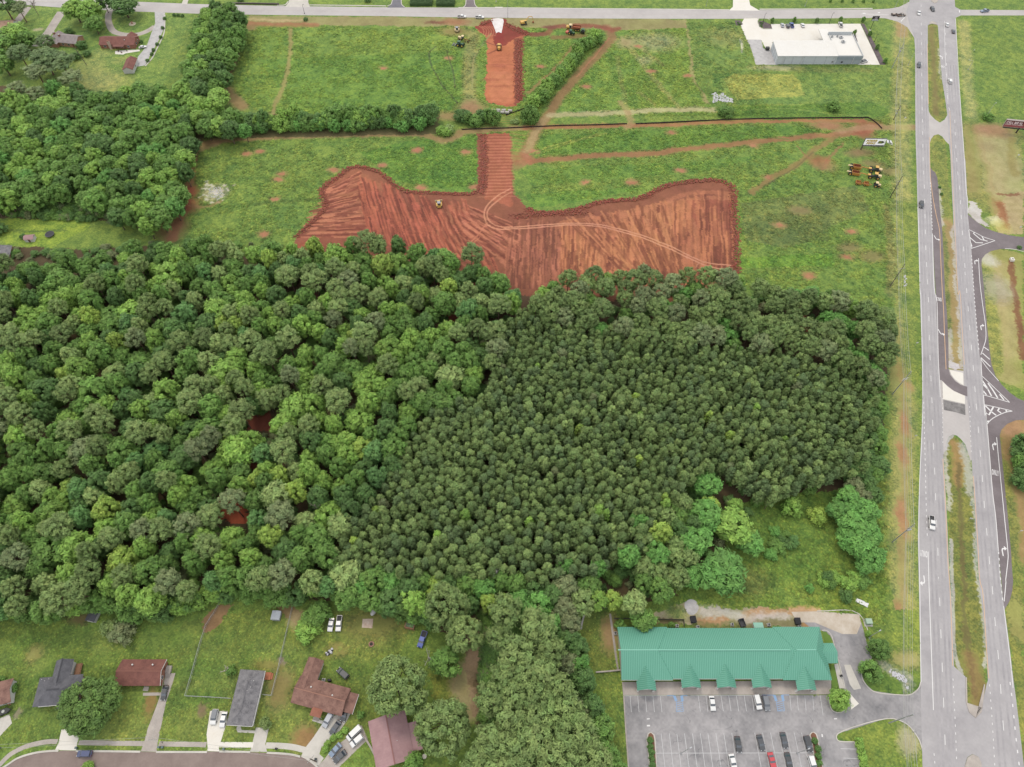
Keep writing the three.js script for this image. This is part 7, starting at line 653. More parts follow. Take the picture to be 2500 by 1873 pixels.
for (const [p, r, t] of [[[-288.6,-446], 3, 'round dark shrub behind the brick house'], [[-275,-430.1], 3.6, 'shrub under the leaning trunk'], [[-274.2,-417.8], 3.4, 'tall dark shrub left of the leaning trunk'], [[-268.7,-420.9], 2.8, 'round bush right of the leaning trunk'], [[-248.4,-260.9], 1.8, 'bush beside the small pink-roofed shed'], [[-261.5,-265.3], 4.4, 'bush at the left edge of the upper left lawn'], [[189.3,-367], 4.4, 'dark bush above the silt fence right end'], [[125.1,-360.9], 4.6, 'dark bush above the middle of the silt fence'], [[277,-357.4], 3.2, 'roadside bush near the red billboard'], [[-137.1,-461.3], 1.8, 'lone bush on the strip along the top street'], [[229.8,-298.2], 0.9, 'tiny bush in the median beside the turn lane'], [[229.1,-293], 1, 'second tiny bush in the median beside the turn lane'], [[254.9,-253.8], 1.2, 'small bush on the side road edge']]) one('shrub', p, r, r * 1.15, any(LEAF.deep, LEAF.green), t);
for (const p of [[-225.9,-467.1],[-223.2,-466.8],[-220,-466.1],[-231,-462.6],[-229.2,-451.5],[-227.7,-440.7],[-227.8,-432.7],[-228.2,-426.2],[-228.1,-421.8],[-228.7,-414.8],[-238.6,-435.4]]) one('shrub', p, 1.3, 1.8, LEAF.deep, 'small round shrub lining the gravel drive', 'shrubs along the gravel drive');
for (const p of [[172,-458.7],[187,-459.5],[201.3,-458.3],[217.5,-459.9],[232.6,-459.9],[232.3,-443.2],[232.8,-427.9],[233.5,-413.2],[222.7,-444.6]]) one('shrub', p, 1.35, 3.6, LEAF.green, 'young planted tree round the white workshop', 'young trees round the workshop'); for (const p of [[164.5,-458.4],[164.8,-455.9],[163.6,-454.5],[165.9,-458.1],[164.4,-453.4],[149.5,-458.4],[150.9,-456.9],[149.7,-456.3]]) one('shrub', p, 0.7, 0.8, LEAF.deep, 'tiny clipped shrub in the mulch bed', 'mulch bed shrubs');
for (const p of [[217.1,-484.3],[224.9,-483.9],[232.5,-483.9],[239.6,-483.9],[246.3,-483.9]]) one('shrub', p, 1, 2, LEAF.green, 'young tree in the row beyond the top street', 'row beyond the top street'); one('shrub', [-98.5,-484.7], 2.4, 2.6, LEAF.deep, 'round bush on the lawn beyond the top street'); one('shrub', [-185.8,-485.4], 2.4, 2.6, LEAF.deep, 'bush beyond the top street at the left');
for (const [p, r] of [[[268.5,-291.6], 0]]) ; for (const p of [[209.3,-139.9],[208.1,-135.6],[206.1,-131.4],[205.2,-127.2],[203.7,-123.1],[210.1,-137.7]]) one('hedgerow_tree', p, 4.4, 7, any(LEAF.deep, LEAF.green), 'dark bush at the right edge below the side road', 'bushes at the right edge');

// hedgerows --------------------------------------------------------------
function row(line, step, r, h, tints, label, group, wob = 1.6) { const n = lengthOf(line); for (let s = 0; s < n; s += step * (0.75 + tr() * 0.5)) { const [x, z] = along(line, s, s + 0.01)[0] || line[0]; tree('hedgerow_tree', x + (tr() - 0.5) * wob, z + (tr() - 0.5) * wob, r * (0.8 + tr() * 0.4), h * (0.8 + tr() * 0.45), any(...tints), label, group); } }
row([[55.2,-438.1],[45.6,-426.3],[37.4,-409.9],[29,-396.5],[20.8,-381.3],[12.2,-366.6]], 3.4, 3.6, 6.4, [LEAF.green, LEAF.green, LEAF.bright], 'hedgerow tree in the diagonal row beside the dirt track', 'diagonal hedgerow', 3); row([[50.5,-434.1],[40.7,-417.4],[32.8,-402.5],[25.2,-389.4],[16.5,-374.4]], 4.4, 3.4, 5.6, [LEAF.green, LEAF.bright], 'hedgerow tree in the diagonal row beside the dirt track', 'diagonal hedgerow', 3); row([[12.1,-360],[8.6,-354.6],[13.3,-352.5]], 3.4, 4, 7, [LEAF.green], 'tree at the foot of the diagonal hedgerow', 'foot of the diagonal hedgerow');
row([[-28.3,-355.7],[-21.5,-351.4],[-16.2,-355.7],[-10.8,-352.5],[-6.1,-353.6]], 4, 4.2, 7, [LEAF.green, LEAF.green, LEAF.deep], 'bushy tree in front of the stacked concrete pipes', 'trees by the concrete pipes'); row([[-40.6,-344],[-37.9,-343],[-35.4,-346.1]], 3, 3.2, 4, [LEAF.bright, LEAF.pale], 'pale bush where the field track bends', 'bushes at the track bend', 1);
row([[-163.9,-349],[-148.3,-351.1],[-135.6,-346.9],[-124.7,-353.3],[-112.8,-350.1],[-99.9,-353.3],[-86.6,-353.3],[-73.3,-354.3],[-59.9,-354.3],[-46.4,-353.3]], 4.2, 5.2, 9, [LEAF.green, LEAF.deep, LEAF.bright, LEAF.hedge], 'tree in the hedgerow between the two fields', 'hedgerow between the fields', 4); row([[-158.5,-344.1],[-142.3,-346.2],[-122.6,-347.2],[-99.3,-347.2],[-76.2,-348.3],[-49.6,-349.3]], 4.6, 4, 6, [LEAF.green, LEAF.deep, LEAF.vivid], 'tree in the hedgerow between the two fields', 'hedgerow between the fields', 4);
row([[-0.1,-354.2],[4.6,-353.1]], 3, 1.8, 2, [LEAF.pale], 'low pale scrub at the gap in the hedgerow', 'scrub at the hedgerow gap');

// woods --------------------------------------------------------------------
const gL = 'mixed wood left of the pine stand';
const holesMix = [[[-110.6,-151.7],[-99.3,-155],[-95,-141.8],[-99.6,-139.1],[-108.2,-140.2]], [[-109.2,-149.8],[-98.1,-153.2],[-93.8,-140.1],[-98.4,-137.5],[-106.9,-138.5]], [[-113.4,-114],[-100.5,-111.6],[-96.2,-101.4],[-103.9,-99.1],[-111.1,-104.1]], [[-112,-112.6],[-99.3,-110.3],[-95.1,-100.1],[-102.7,-97.9],[-109.7,-102.9]], [[-114.1,-115.8],[-103.2,-113.3],[-99.6,-104.8],[-106.7,-102.9],[-112.2,-107.6]], [[-103.4,-129.3],[-97.5,-126.7],[-97.3,-121.2],[-101.6,-122.7]], [[-98.3,-223.8],[-93.5,-223.8],[-88.3,-211.1],[-95.5,-213.2]], [[-30.8,-207.7],[-23.3,-205.6],[-22.4,-195.6],[-28.2,-197.6]], [[-112.5,-152.6],[-102.9,-156.6],[-99.9,-147],[-109.7,-146.4]], [[-114.9,-117.1],[-104.5,-113.7],[-102.8,-107.4],[-111.3,-107.4]], [[-106.9,-132.3],[-99.8,-130.2],[-100.8,-125.6],[-105.8,-127.1]], [[-101.2,-231.1],[-97.4,-231.9],[-91.5,-218.7],[-98.4,-220.9]], [[-31.9,-214.5],[-24.1,-213],[-22.7,-202.7],[-29.2,-204.7]], [[-103.6,-176.4],[-98.5,-173.9],[-98.5,-167.8],[-101.7,-169]]];
const MARKS = [['beside the red clearing', [-111.1,-115.9]], ['near the graded red field', [-75.5,-248.3]], ['at the left picture edge', [-213.8,-143.9]], ['next to the close-planted pines', [-39.8,-143.9]], ['above the back lawns', [-130.1,-85.1]], ['below the upper left lawn', [-220,-246.2]], ['round the small dark clearing', [-108.3,-153.2]], ['near the bare white dead tree', [-164.7,-116.5]], ['left of the graded field', [-114.2,-234]], ['in its middle', [-155.7,-179.2]]];
const where = (x, z) => MARKS.reduce((b, m) => { const d = Math.hypot(m[1][0] - x, m[1][1] - z); return d < b[1] ? [m[0], d] : b; }, ['', 1e9])[0];
const mixPick = (x, z) => { const w = noise(x / 38 + 40, z / 38), q = tr(); 
  if (q < 0.23 + w * 0.18) { const r = 3.6 + tr() * 2.2, c = any('olive', 'olive', 'grey', 'pine2', 'olive'); return ['pine_tree', r, 17 + tr() * 4, LEAF[c], (r > 5 ? 'broad ' : r < 4.2 ? 'narrow ' : '') + { olive: 'olive', grey: 'greyish', pine2: 'dull green' }[c] + ' mature pine in the mixed wood ' + where(x, z), gL]; }
  const c = q < 0.46 ? 'green' : q < 0.7 ? 'bright' : q < 0.82 ? 'deep' : q < 0.87 ? 'blue' : q < 0.965 ? 'pale' : 'yellow';
  const txt = { green: 'mid green broadleaf tree ', bright: 'bright green broadleaf tree ', deep: 'dark green broadleaf tree ', blue: 'bluish green broadleaf tree ', pale: 'pale green broadleaf tree ', yellow: 'yellowish broadleaf tree ' }[c];
  const r = 3.6 + tr() * tr() * 4; return ['broadleaf_tree', r, 12 + tr() * 6, LEAF[c], (r > 5.4 ? 'large ' : r < 4 ? 'small ' : '') + txt + 'in the mixed wood ' + where(x, z), gL]; };
grove([[-253.9,-228.4],[-228.3,-229.9],[-200.7,-238.8],[-179.9,-243.4],[-162.8,-246.5],[-121.8,-243.4],[-102,-244.9],[-85.7,-240.3],[-64.3,-248],[-39.2,-241.9],[-14.5,-234.3],[-5.6,-224.1],[3,-212.8],[-2.3,-196.6],[-4.2,-183.8],[-13.7,-159.9],[-39.3,-153.1],[-46.4,-127.5],[-50.9,-117.6],[-65.8,-97.1],[-67.2,-83.2],[-48.1,-74.9],[-33.2,-71.7],[-79.5,-78.2],[-104.1,-78.2],[-125.6,-73.3],[-147.5,-75.7],[-160.1,-70.1],[-187.4,-70.1]], holesMix, 9000, 0.66, mixPick);
const upPick = (x, z) => { const q = tr(), c = q < 0.45 ? 'green' : q < 0.75 ? 'bright' : q < 0.9 ? 'deep' : 'vivid'; return ['broadleaf_tree', 4 + tr() * 2.4, 11 + tr() * 5, LEAF[c], { green: 'mid green', bright: 'bright green', deep: 'dark green', vivid: 'vivid green' }[c] + ' broadleaf tree in the upper left wood', 'upper left wood']; };
grove([[-311.6,-362.8],[-282,-369.4],[-256.6,-373.8],[-241.4,-360.6],[-220,-369.4],[-210.5,-373.8],[-185,-369.4],[-168.5,-356.3],[-154.3,-352],[-142.2,-343.7],[-145.7,-335.5],[-173.5,-333.5],[-177.7,-319.7],[-172,-297.2],[-171.1,-266.1],[-178.1,-257.9],[-194.6,-259.6],[-208.6,-274.4],[-226.6,-278.9],[-246.9,-276.1],[-274.5,-274.4]], [], 3000, 0.62, upPick);
grove([[-201,-458.8],[-186.5,-461.6],[-173.1,-447.8],[-171.9,-421.6],[-171.2,-392.2],[-168.8,-369.4],[-172.8,-352],[-187,-356.3],[-196.2,-392.2],[-199.1,-426.7]], [], 1500, 0.6, (x, z) => { const q = tr(); return ['broadleaf_tree', 4.2 + tr() * 2, 11 + tr() * 4, q < 0.6 ? LEAF.green : q < 0.8 ? LEAF.deep : LEAF.bright, 'tree in the belt between gardens and upper field', 'tree belt by the upper field']; });
const holesNE = [[[41.5,-198],[48.4,-196.7],[47.6,-190.2],[41.7,-190.9]], [[127.9,-202.7],[133.2,-204],[134.4,-187],[130.5,-185.7]], [[43.1,-203.8],[49.8,-202.8],[49,-197.1],[43.2,-197.4]], [[132.9,-209.3],[137.1,-210],[139.2,-193.8],[136.1,-191.8],[132.3,-203.1]]];
grove([[11.4,-211.9],[20.2,-221.8],[37.5,-223.2],[57.1,-226.1],[76.6,-226.1],[104.2,-223.2],[116,-217.5],[130.3,-214.7],[145.5,-216.1],[162,-206.5],[167.5,-193.2],[162.3,-175.7],[154,-163.8],[144.2,-170.9],[126.2,-178.1],[99.7,-185.6],[75.1,-183.1],[55.3,-185.6],[29.7,-198.5],[9.1,-201.1]], holesNE, 3000, 0.62, (x) => { const q = tr(); return q < 0.78 ? ['pine_tree', 3.6 + tr() * 1.8, 16 + tr() * 4, any(LEAF.pine2, LEAF.pine, LEAF.grey, LEAF.pine2), 'dark mature pine on the north edge ' + (x > 190 ? 'at the highway corner' : x > 140 ? 'nearest the red gap' : x > 95 ? 'left of the red gap' : x > 40 ? 'below the right half of the graded field' : 'below the middle of the graded field'), 'mature pines on the north edge'] : ['broadleaf_tree', 3.6 + tr() * 1.6, 13, any(LEAF.bright, LEAF.vivid, LEAF.green), 'bright broadleaf tree among the dark north-edge pines', 'broadleaf trees on the north edge']; });
grove([[153.1,-174.3],[160.9,-176.8],[153.5,-151],[147.3,-129.6],[142.9,-117.5],[134.7,-113.6],[134.2,-125.5],[144.3,-142.2]], [], 700, 0.6, () => ['broadleaf_tree', 3 + tr() * 1.4, 9, any(LEAF.deep, LEAF.brown, LEAF.green, LEAF.deep), 'dark tree on the roadside edge of the pine stand', 'roadside edge of the stand']);
grove([[-77.7,-83.9],[-64.4,-83.9],[-47.5,-82.2],[-27.6,-82.2],[-7.6,-82.2],[15.5,-78.8],[30.5,-80.5],[36.7,-75.5],[25,-70.7],[3.9,-72.3],[-7.5,-73.9],[-28.4,-69.1],[-40.1,-73.9],[-56.7,-75.5],[-70.3,-78.8]], [], 1500, 0.6, () => ['broadleaf_tree', 3 + tr() * 2, 11, any(LEAF.green, LEAF.bright, LEAF.yellow, LEAF.deep, LEAF.vivid), 'broadleaf tree along the south edge of the pine stand', 'south edge of the pine stand']);
grove([[54.8,-105.2],[64.5,-112.7],[73.7,-103.3],[62.1,-82.2],[55,-78],[46.8,-78],[44,-83.9]], [], 900, 0.6, () => ['broadleaf_tree', 3.2 + tr() * 1.4, 12, any(LEAF.deep, LEAF.pine2, LEAF.olive, LEAF.green), 'dull green tree at the shop corner of the pine stand', 'shop corner of the pine stand']);
row([[-190.8,-74],[-174,-73.7],[-165.4,-72.7],[-155.3,-77.3],[-142.5,-74],[-128.3,-70.7],[-118,-75.7],[-107,-79],[-92.1,-79.8],[-78.6,-79.8],[-65.2,-80.7]], 3.6, 4.2, 7.5, [LEAF.green, LEAF.deep, LEAF.green, LEAF.bright], 'low leafy tree along the lawn edge of the mixed wood', 'lawn edge of the mixed wood', 4); row([[-58,-77.3],[-42.6,-74],[-34.2,-72.3],[-29,-69.1]], 4, 3.8, 7, [LEAF.green, LEAF.deep], 'low leafy tree behind the back lawn of the L-shaped house', 'lawn edge behind the L-shaped house', 3);
// the planted pines, in rows ------------------------------------------------
{ const poly = [[-4.3,-193],[5.1,-206.2],[19.6,-200.9],[32.2,-200.9],[55.8,-186.6],[75.7,-182.8],[100.4,-185.3],[127.2,-177.8],[147.6,-171.8],[152.6,-161.1],[145.4,-139],[137.7,-124.5],[125.2,-121.5],[113.9,-119.5],[98,-111.8],[91.8,-116.6],[82.7,-126.5],[67,-118.5],[56.7,-107],[46.6,-92.5],[29,-83.9],[12.3,-81.3],[-7.7,-83],[-25.9,-82.2],[-47.7,-83.9],[-68.3,-88.1],[-62.9,-97.9],[-49.3,-116.6],[-43.7,-134.7],[-33.7,-152],[-10.9,-160]]; const xs = poly.map((p) => p[0]), zs = poly.map((p) => p[1]); const PM = [['nearest the meadow', [63.1,-116.8]], ['beside the mixed wood', [-42.8,-133.2]], ['nearest the back lawns', [-44.4,-88.6]], ['above the pines by the car park', [7.6,-88.6]], ['in the middle of the rows', [27.3,-133.2]], ['towards the highway', [134.2,-143.9]], ['towards the graded field', [40.9,-191.9]], ['near the vivid green trees', [49,-103.2]]]; const X0 = Math.min(...xs), X1 = Math.max(...xs), Z0 = Math.min(...zs), Z1 = Math.max(...zs), taken = new Map(); for (let k = 0; k < 60000; k++) { const x = X0 + (X1 - X0) * tr(), z = Z0 + (Z1 - Z0) * tr(); if (!inside(poly, x, z)) continue; const ci = Math.floor(x / 3), cj = Math.floor(z / 3), gap = 2.35 + tr() * 0.9; let ok = clear(x, z, 0.5, 0.62); for (let a = -1; a <= 1 && ok; a++) for (let b = -1; b <= 1 && ok; b++) for (const q of taken.get((ci + a) + ',' + (cj + b)) || []) if (Math.hypot(q[0] - x, q[1] - z) < gap) { ok = false; break; } if (!ok) continue; const key = ci + ',' + cj; if (!taken.has(key)) taken.set(key, []); taken.get(key).push([x, z]); const big = tr() < 0.1; tree('plantation_pine', x, z, (big ? 2.7 : 1.9) + tr() * 0.7, 11 + tr() * 4, tr() < 0.018 ? any(LEAF.yellow, LEAF.brown, LEAF.bright) : any(LEAF.pine, LEAF.pine2, LEAF.pine, LEAF.pine3, LEAF.olive), 'slender dark pine in the planted stand ' + PM.reduce((b, m) => { const d = Math.hypot(m[1][0] - x, m[1][1] - z); return d < b[1] ? [m[0], d] : b; }, ['', 1e9])[0], 'close-planted pine stand', true); } }
// build them: the 300 of a kind that show largest as trees of their own, the rest of that kind as one mass
for (const [name, K] of Object.entries(KIND)) {
  const L = K.list.map((o) => ({ o, size: o.r / Math.hypot(o.x, 250, o.z) * (o.group ? 1 : 9) })).sort((a, b) => b.size - a.size); const bark = /pine/.test(name) ? PINEBARK : BARK;
  console.log(name, L.length);
  L.slice(0, 300).forEach(({ o }) => { const t = thing(name, o.label, name === 'shrub' ? 'shrub' : name.includes('pine') ? 'pine' : 'tree', o.x, o.z, o.rot, o.group); t.scale.set(o.s, o.sy, o.s); const k = Math.round(o.jit * 5) / 5; part(name === 'shrub' ? 'stem' : 'trunk', K.trunks[o.v], bark, t); part(name === 'shrub' ? 'foliage' : 'crown', K.crowns[o.v], leafMat(o.leaf.map((c) => Math.round(c * k * 1e4) / 1e4)), t); });
  const rest = L.slice(300); if (!rest.length) continue;
  const G = new THREE.Group(); G.name = numbered({ plantation_pine: 'pine_stand', broadleaf_tree: 'woodland', pine_tree: 'pine_wood' }[name] || name + '_mass'); G.userData = { kind: 'stuff', label: { plantation_pine: 'dense mass of slender planted pines', broadleaf_tree: 'mass of broadleaf trees in the woods' }[name] || 'mass of trees in the wood behind', category: 'woodland' }; scene.add(G);
  for (let v = 0; v < K.n; v++) { const sub = rest.filter(({ o }) => o.v === v); if (!sub.length) continue; for (const [nm, g, m] of [['crowns', K.crowns[v], leafMat([1, 1, 1])], ['trunks', K.trunks[v], bark]]) { const I = new THREE.InstancedMesh(g, m, sub.length); I.name = nm; I.castShadow = I.receiveShadow = true; const M = new THREE.Matrix4(), q = new THREE.Quaternion(), Y = new THREE.Vector3(0, 1, 0); sub.forEach(({ o }, i) => { I.setMatrixAt(i, M.compose(new THREE.Vector3(o.x, 0, o.z), q.setFromAxisAngle(Y, o.rot), new THREE.Vector3(o.s, o.sy, o.s))); if (nm === 'crowns') I.setColorAt(i, new THREE.Color().setRGB(o.leaf[0] * o.jit, o.leaf[1] * o.jit, o.leaf[2] * o.jit)); }); G.add(I); } }
}

// ---------------------------------------------------------------- poles, wires, fences, signs, small things
const POLEWOOD = mat(122, 110, 100, 0.95), GALV = mat(206, 208, 210, 0.5, 0.4), CABLE = mat(196, 196, 190, 0.6);
function pole([x, z, h], label, o = {}) { const t = thing('utility_pole', label, 'utility pole', x, z, o.turn ?? 0.25); part('post', [cy(0.14, 0.22, h, 0, h / 2, 0, 8)], o.m || POLEWOOD, t); for (const [i, y] of (o.arms || [h - 3.2]).entries()) { const a = part('crossarm', [bx(2.8, 0.16, 0.14, 0, y, 0.14)], o.am || mat(176, 172, 166), t); for (const s of [-1.25, -0.5, 0.5, 1.25]) part('insulator', [cy(0.07, 0.09, 0.26, s, y + 0.2, 0.14, 6)], GALV, a); } if (o.tr) for (let k = 0; k < o.tr; k++) { const q = part('transformer', [cy(0.28, 0.28, 0.95, -0.5 + k * 0.55, h - 5, 0.42, 10)], GALV, t); part('bracket', [bx(0.1, 0.5, 0.3, -0.5 + k * 0.55, h - 5, 0.2)], DARKMETAL, q); } return [x, z, h]; }
const hp = [];
hp.push(pole([236.38,-407.25,16.6], 'grey utility pole beside the workshop lawn', { tr: 2, m: GALV })); hp.push(pole([222.43,-356.62,9.5], 'utility pole above the dirt field entrance', { tr: 1 })); hp.push(pole([200.94,-290.46,14.55], 'dark utility pole right of the parked scrapers', { m: mat(74, 68, 64, 0.9) })); hp.push(pole([182.67,-228.31,15.9], 'utility pole at the edge of the field below the scrapers')); hp.push(pole([165.49,-166.48,17.7], 'grey utility pole with white crossarms beside the pine stand', { m: GALV, arms: [12.6, 11.6], am: TRIM })); hp.push(pole([145.61,-99.29,18.15], 'grey utility pole with transformers beside the thicket', { m: GALV, tr: 3 })); hp.push(pole([125.84,-36.19,17.5], 'grey utility pole on the lawn at the car park entrance', { m: GALV }));
{ // wires strung along the highway, sagging between the poles
  const ends = [[hp[0][0] + 40, hp[0][1] - 110, 16], ...hp.map(([x, z, h]) => [x, z, h]), [hp[6][0] - 14, hp[6][1] + 70, 17]];
  for (const [k, [off, drop]] of [[-1.25, 3], [-0.5, 3], [0.5, 3], [1.25, 3], [0, 0.3], [0.4, 7.4], [0.5, 8]].entries()) { const g = []; for (let i = 0; i + 1 < ends.length; i++) { const a = ends[i], b = ends[i + 1], m = [(a[0] + b[0]) / 2 + off, (a[2] + b[2]) / 2 - drop - 1.1, (a[1] + b[1]) / 2]; g.push(new THREE.TubeGeometry(new THREE.QuadraticBezierCurve3(new THREE.Vector3(a[0] + off, a[2] - drop, a[1]), new THREE.Vector3(m[0], m[1] - 0.9, m[2]), new THREE.Vector3(b[0] + off, b[2] - drop, b[1])), 10, 0.035, 4)); } tag(mesh('overhead_wire', g, CABLE), ['overhead wire, leftmost on the highway crossarms', 'overhead wire, second from left on the highway crossarms', 'overhead wire, third from left on the highway crossarms', 'overhead wire, rightmost on the highway crossarms', 'overhead wire carried on the tops of the highway poles', 'upper cable slung low between the highway poles', 'lower cable slung low between the highway poles'][k], 'wire', 'wires along the highway'); }
}
{ const A = pole([-115.14,-30.4,0.75], 'utility pole on the verge of the brown gabled house', { arms: [7.6], turn: 0, tr: 1 }), Bq = [[-63.52,-24.7][0], [-63.52,-24.7][1], 9]; pole(Bq, 'utility pole at the foot of the shared drive', { arms: [8.4], turn: 0.9 }); const Cq = pole([[-168.08,-28.16][0], [-168.08,-28.16][1], 9], 'utility pole at the lower left edge', { turn: 0.4 });
  const wire = (a, b, l) => tag(mesh('service_wire', new THREE.TubeGeometry(new THREE.QuadraticBezierCurve3(new THREE.Vector3(...a), new THREE.Vector3((a[0] + b[0]) / 2, (a[1] + b[1]) / 2 - 1, (a[2] + b[2]) / 2), new THREE.Vector3(...b)), 12, 0.03, 4), CABLE), l, 'wire', 'wires along the residential street'); for (const o of [-0.5, 0.5]) { wire([Cq[0], 8, Cq[1] + o], [A[0], 8, A[1] + o], o < 0 ? 'wire from the lower left pole, upper of two' : 'wire from the lower left pole, lower of two'); wire([A[0], 8, A[1] + o], [Bq[0], 8, Bq[1] + o], o < 0 ? 'wire over the grey-roofed house front, upper of two' : 'wire over the grey-roofed house front, lower of two'); } const hx = [-118.64,-49.56]; wire([A[0], 8, A[1]], [hx[0], 3.2, hx[1]], 'service wire from pole to the brown gabled house'); }
function lamp([x, z, h], dir, label, arm = 4, m = GALV) { const t = thing('street_lamp', label, 'street lamp', x, z, dir); part('post', [cy(0.08, 0.14, h, 0, h / 2, 0, 8), cy(0.25, 0.3, 0.5, 0, 0.25, 0, 8)], m, t); if (arm) part('arm', [bar([0, h, 0], [arm, h + 0.5, 0], 0.06)], m, t); part('lamp_head', [rb(0.8, 0.16, 0.34, arm, h + 0.52, 0, 0.05)], m, t); return t; }
lamp([247.57,-410.7,8.3], 0, 'curved galvanised street lamp leaning over the highway', 4.5); lamp([283.46,-406.02,5.95], Math.PI, 'street lamp on the right verge of the highway', 2.5); lamp([166.77,-460.39,4.9], 0.4, 'tall dark lamp post at the workshop entrance', 0.6, DARKMETAL); lamp([209.85,-457.75,6.65], 0, 'tall dark lamp post behind the workshop forecourt', 0.6, DARKMETAL); lamp([233.95,-436.86,4.3], 0, 'thin lamp post on the lawn right of the workshop', 0.5, DARKMETAL); lamp([126.78,-63.89,8.05], 0.5, 'lamp post on the lawn beside the green box', 0.5); lamp([55.15,-27.14,12.6], 0.4, 'lamp post in the car park, left of two', 0.6); lamp([93.15,-27.21,9.4], 0.4, 'lamp post in the car park, right of two', 0.6); lamp([276.22,-357.7,9.55], 0.4, 'grey pole with lamp above the red billboard', 1); lamp([-2.81,-464.93,11.75], 0, 'slim roadside lamp beside the red street stub', 1); lamp([-139.25,-469.76,5.65], 0, 'slim roadside post above the upper field', 0.5, DARKMETAL); lamp([131.76,-479.29,6.45], 0, 'slim post beyond the top street left of the concrete drive', 0.4); lamp([198.68,-478.85,5.85], 0, 'slim post beyond the top street right of the concrete drive', 0.4); lamp([259.18,-477.25,5.4], 0, 'pole at the upper left corner of the junction', 0.4);
for (const [i, p] of [[-33.42,-464.51],[77.46,-473.77],[206.16,-352.12]].entries()) { if (i > 1) continue; }
// silt fence, chain-link and timber fences
function strip(line, h, m, name, label, cat, post, every, pm, thick = 0.06) { const t = thing(name, label, cat); part(name === 'silt_fence' ? 'fabric' : 'mesh', [wallLine(line, thick, 0, h)], m, t); const n = lengthOf(line); for (let s = 0; s <= n; s += every) { const p = along(line, Math.max(0, s - 0.02), s + 0.02)[0]; if (p) part('post', [cy(post, post, h + 0.25, p[0], (h + 0.25) / 2, p[1], 6)], pm, t); } return t; }
strip(smooth([[-28.99,-347.25],[-12.14,-348.09],[7.97,-349.36],[28.15,-350.84],[48.36,-351.48],[66.62,-352.54]], 3), 0.7, mat(52, 36, 38, 0.9), 'silt_fence', 'black silt fence along the lower side of the hedgerow gap', 'fence', 0.05, 3, mat(90, 70, 56), 0.14); strip(smooth([[71.68,-352.54],[89.17,-353.4],[86.43,-353.4],[113.74,-355.54],[141.11,-357.16],[175.18,-357.91],[204.43,-358.13],[207.95,-358.13],[211.36,-353.4],[213.21,-348.09]], 3), 0.7, mat(52, 36, 38, 0.9), 'silt_fence', 'long black silt fence ending in a curve near the highway', 'fence', 0.05, 3, mat(90, 70, 56), 0.14); strip([[-3.49,-360.41],[7.12,-366.67]], 0.7, mat(52, 36, 38, 0.9), 'silt_fence', 'short black silt fence beside the concrete pipes', 'fence', 0.05, 3, mat(90, 70, 56), 0.14);
function chain(line, label) { const t = thing('chain_link_fence', label, 'fence'), n = lengthOf(line), H = 1.3; const R = [], W = []; for (let i = 0; i + 1 < line.length; i++) { const a = line[i], b = line[i + 1]; R.push(bar([a[0], H, a[1]], [b[0], H, b[1]], 0.06), bar([a[0], 0.1, a[1]], [b[0], 0.1, b[1]], 0.025)); const l = Math.hypot(b[0] - a[0], b[1] - a[1]); for (let s = 0; s < l - 0.6; s += 0.42) for (const f of [0, 1]) { const u = (s + f * 0.6) / l, v = (s + (1 - f) * 0.6) / l; W.push(bar([a[0] + (b[0] - a[0]) * u, 0.1, a[1] + (b[1] - a[1]) * u], [a[0] + (b[0] - a[0]) * v, H, a[1] + (b[1] - a[1]) * v], 0.016, 3)); } } part('rail', R, GALV, t); part('wire_mesh', W, GALV, t); for (let s = 0; s <= n; s += 2.6) { const p = along(line, s, s + 0.02)[0]; if (p) part('post', [cy(0.05, 0.05, H + 0.15, p[0], (H + 0.15) / 2, p[1], 6)], GALV, t); } return t; }
chain([[-105.95,-77.28],[-107.49,-72.84],[-109.49,-67.87],[-110.13,-61.01],[-110.5,-50.89],[-110.96,-44.45],[-102.44,-44.08],[-95.11,-43.64]], 'chain-link fence along the left and front of the fenced yard'); chain([[-86.53,-77.5],[-79.51,-76.98],[-80.27,-65.02],[-80.97,-52.8],[-81.67,-44.6],[-84.7,-44.82]], 'chain-link fence along the right side of the fenced yard');
function timber(line, h, label, m = mat(150, 138, 118, 0.95)) { const t = thing('timber_fence', label, 'fence'); const n = lengthOf(line); for (let s = 0; s + 0.22 < n; s += 0.25) { const p = along(line, s, s + 0.2); if (p.length > 1) part('picket', [wallLine([p[0], p[p.length - 1]], 0.04, 0, h)], m, t); } for (const y of [0.4, h - 0.3]) part('rail', [wallLine(line.map(([x, z]) => [x, z - 0.06]), 0.06, y, y + 0.1)], m, t); return t; }
timber([[26.98,-73.85],[30.82,-74.1],[36.13,-74.1]], 1.4, 'timber fence across the top of the small shop lawn', mat(120, 132, 96)); timber([[36.67,-70.26],[45.72,-70.18],[51.18,-70.01],[61.69,-69.85],[61.57,-67.38]], 1.5, 'timber fence round the narrow yard behind the shops', mat(110, 108, 96)); 
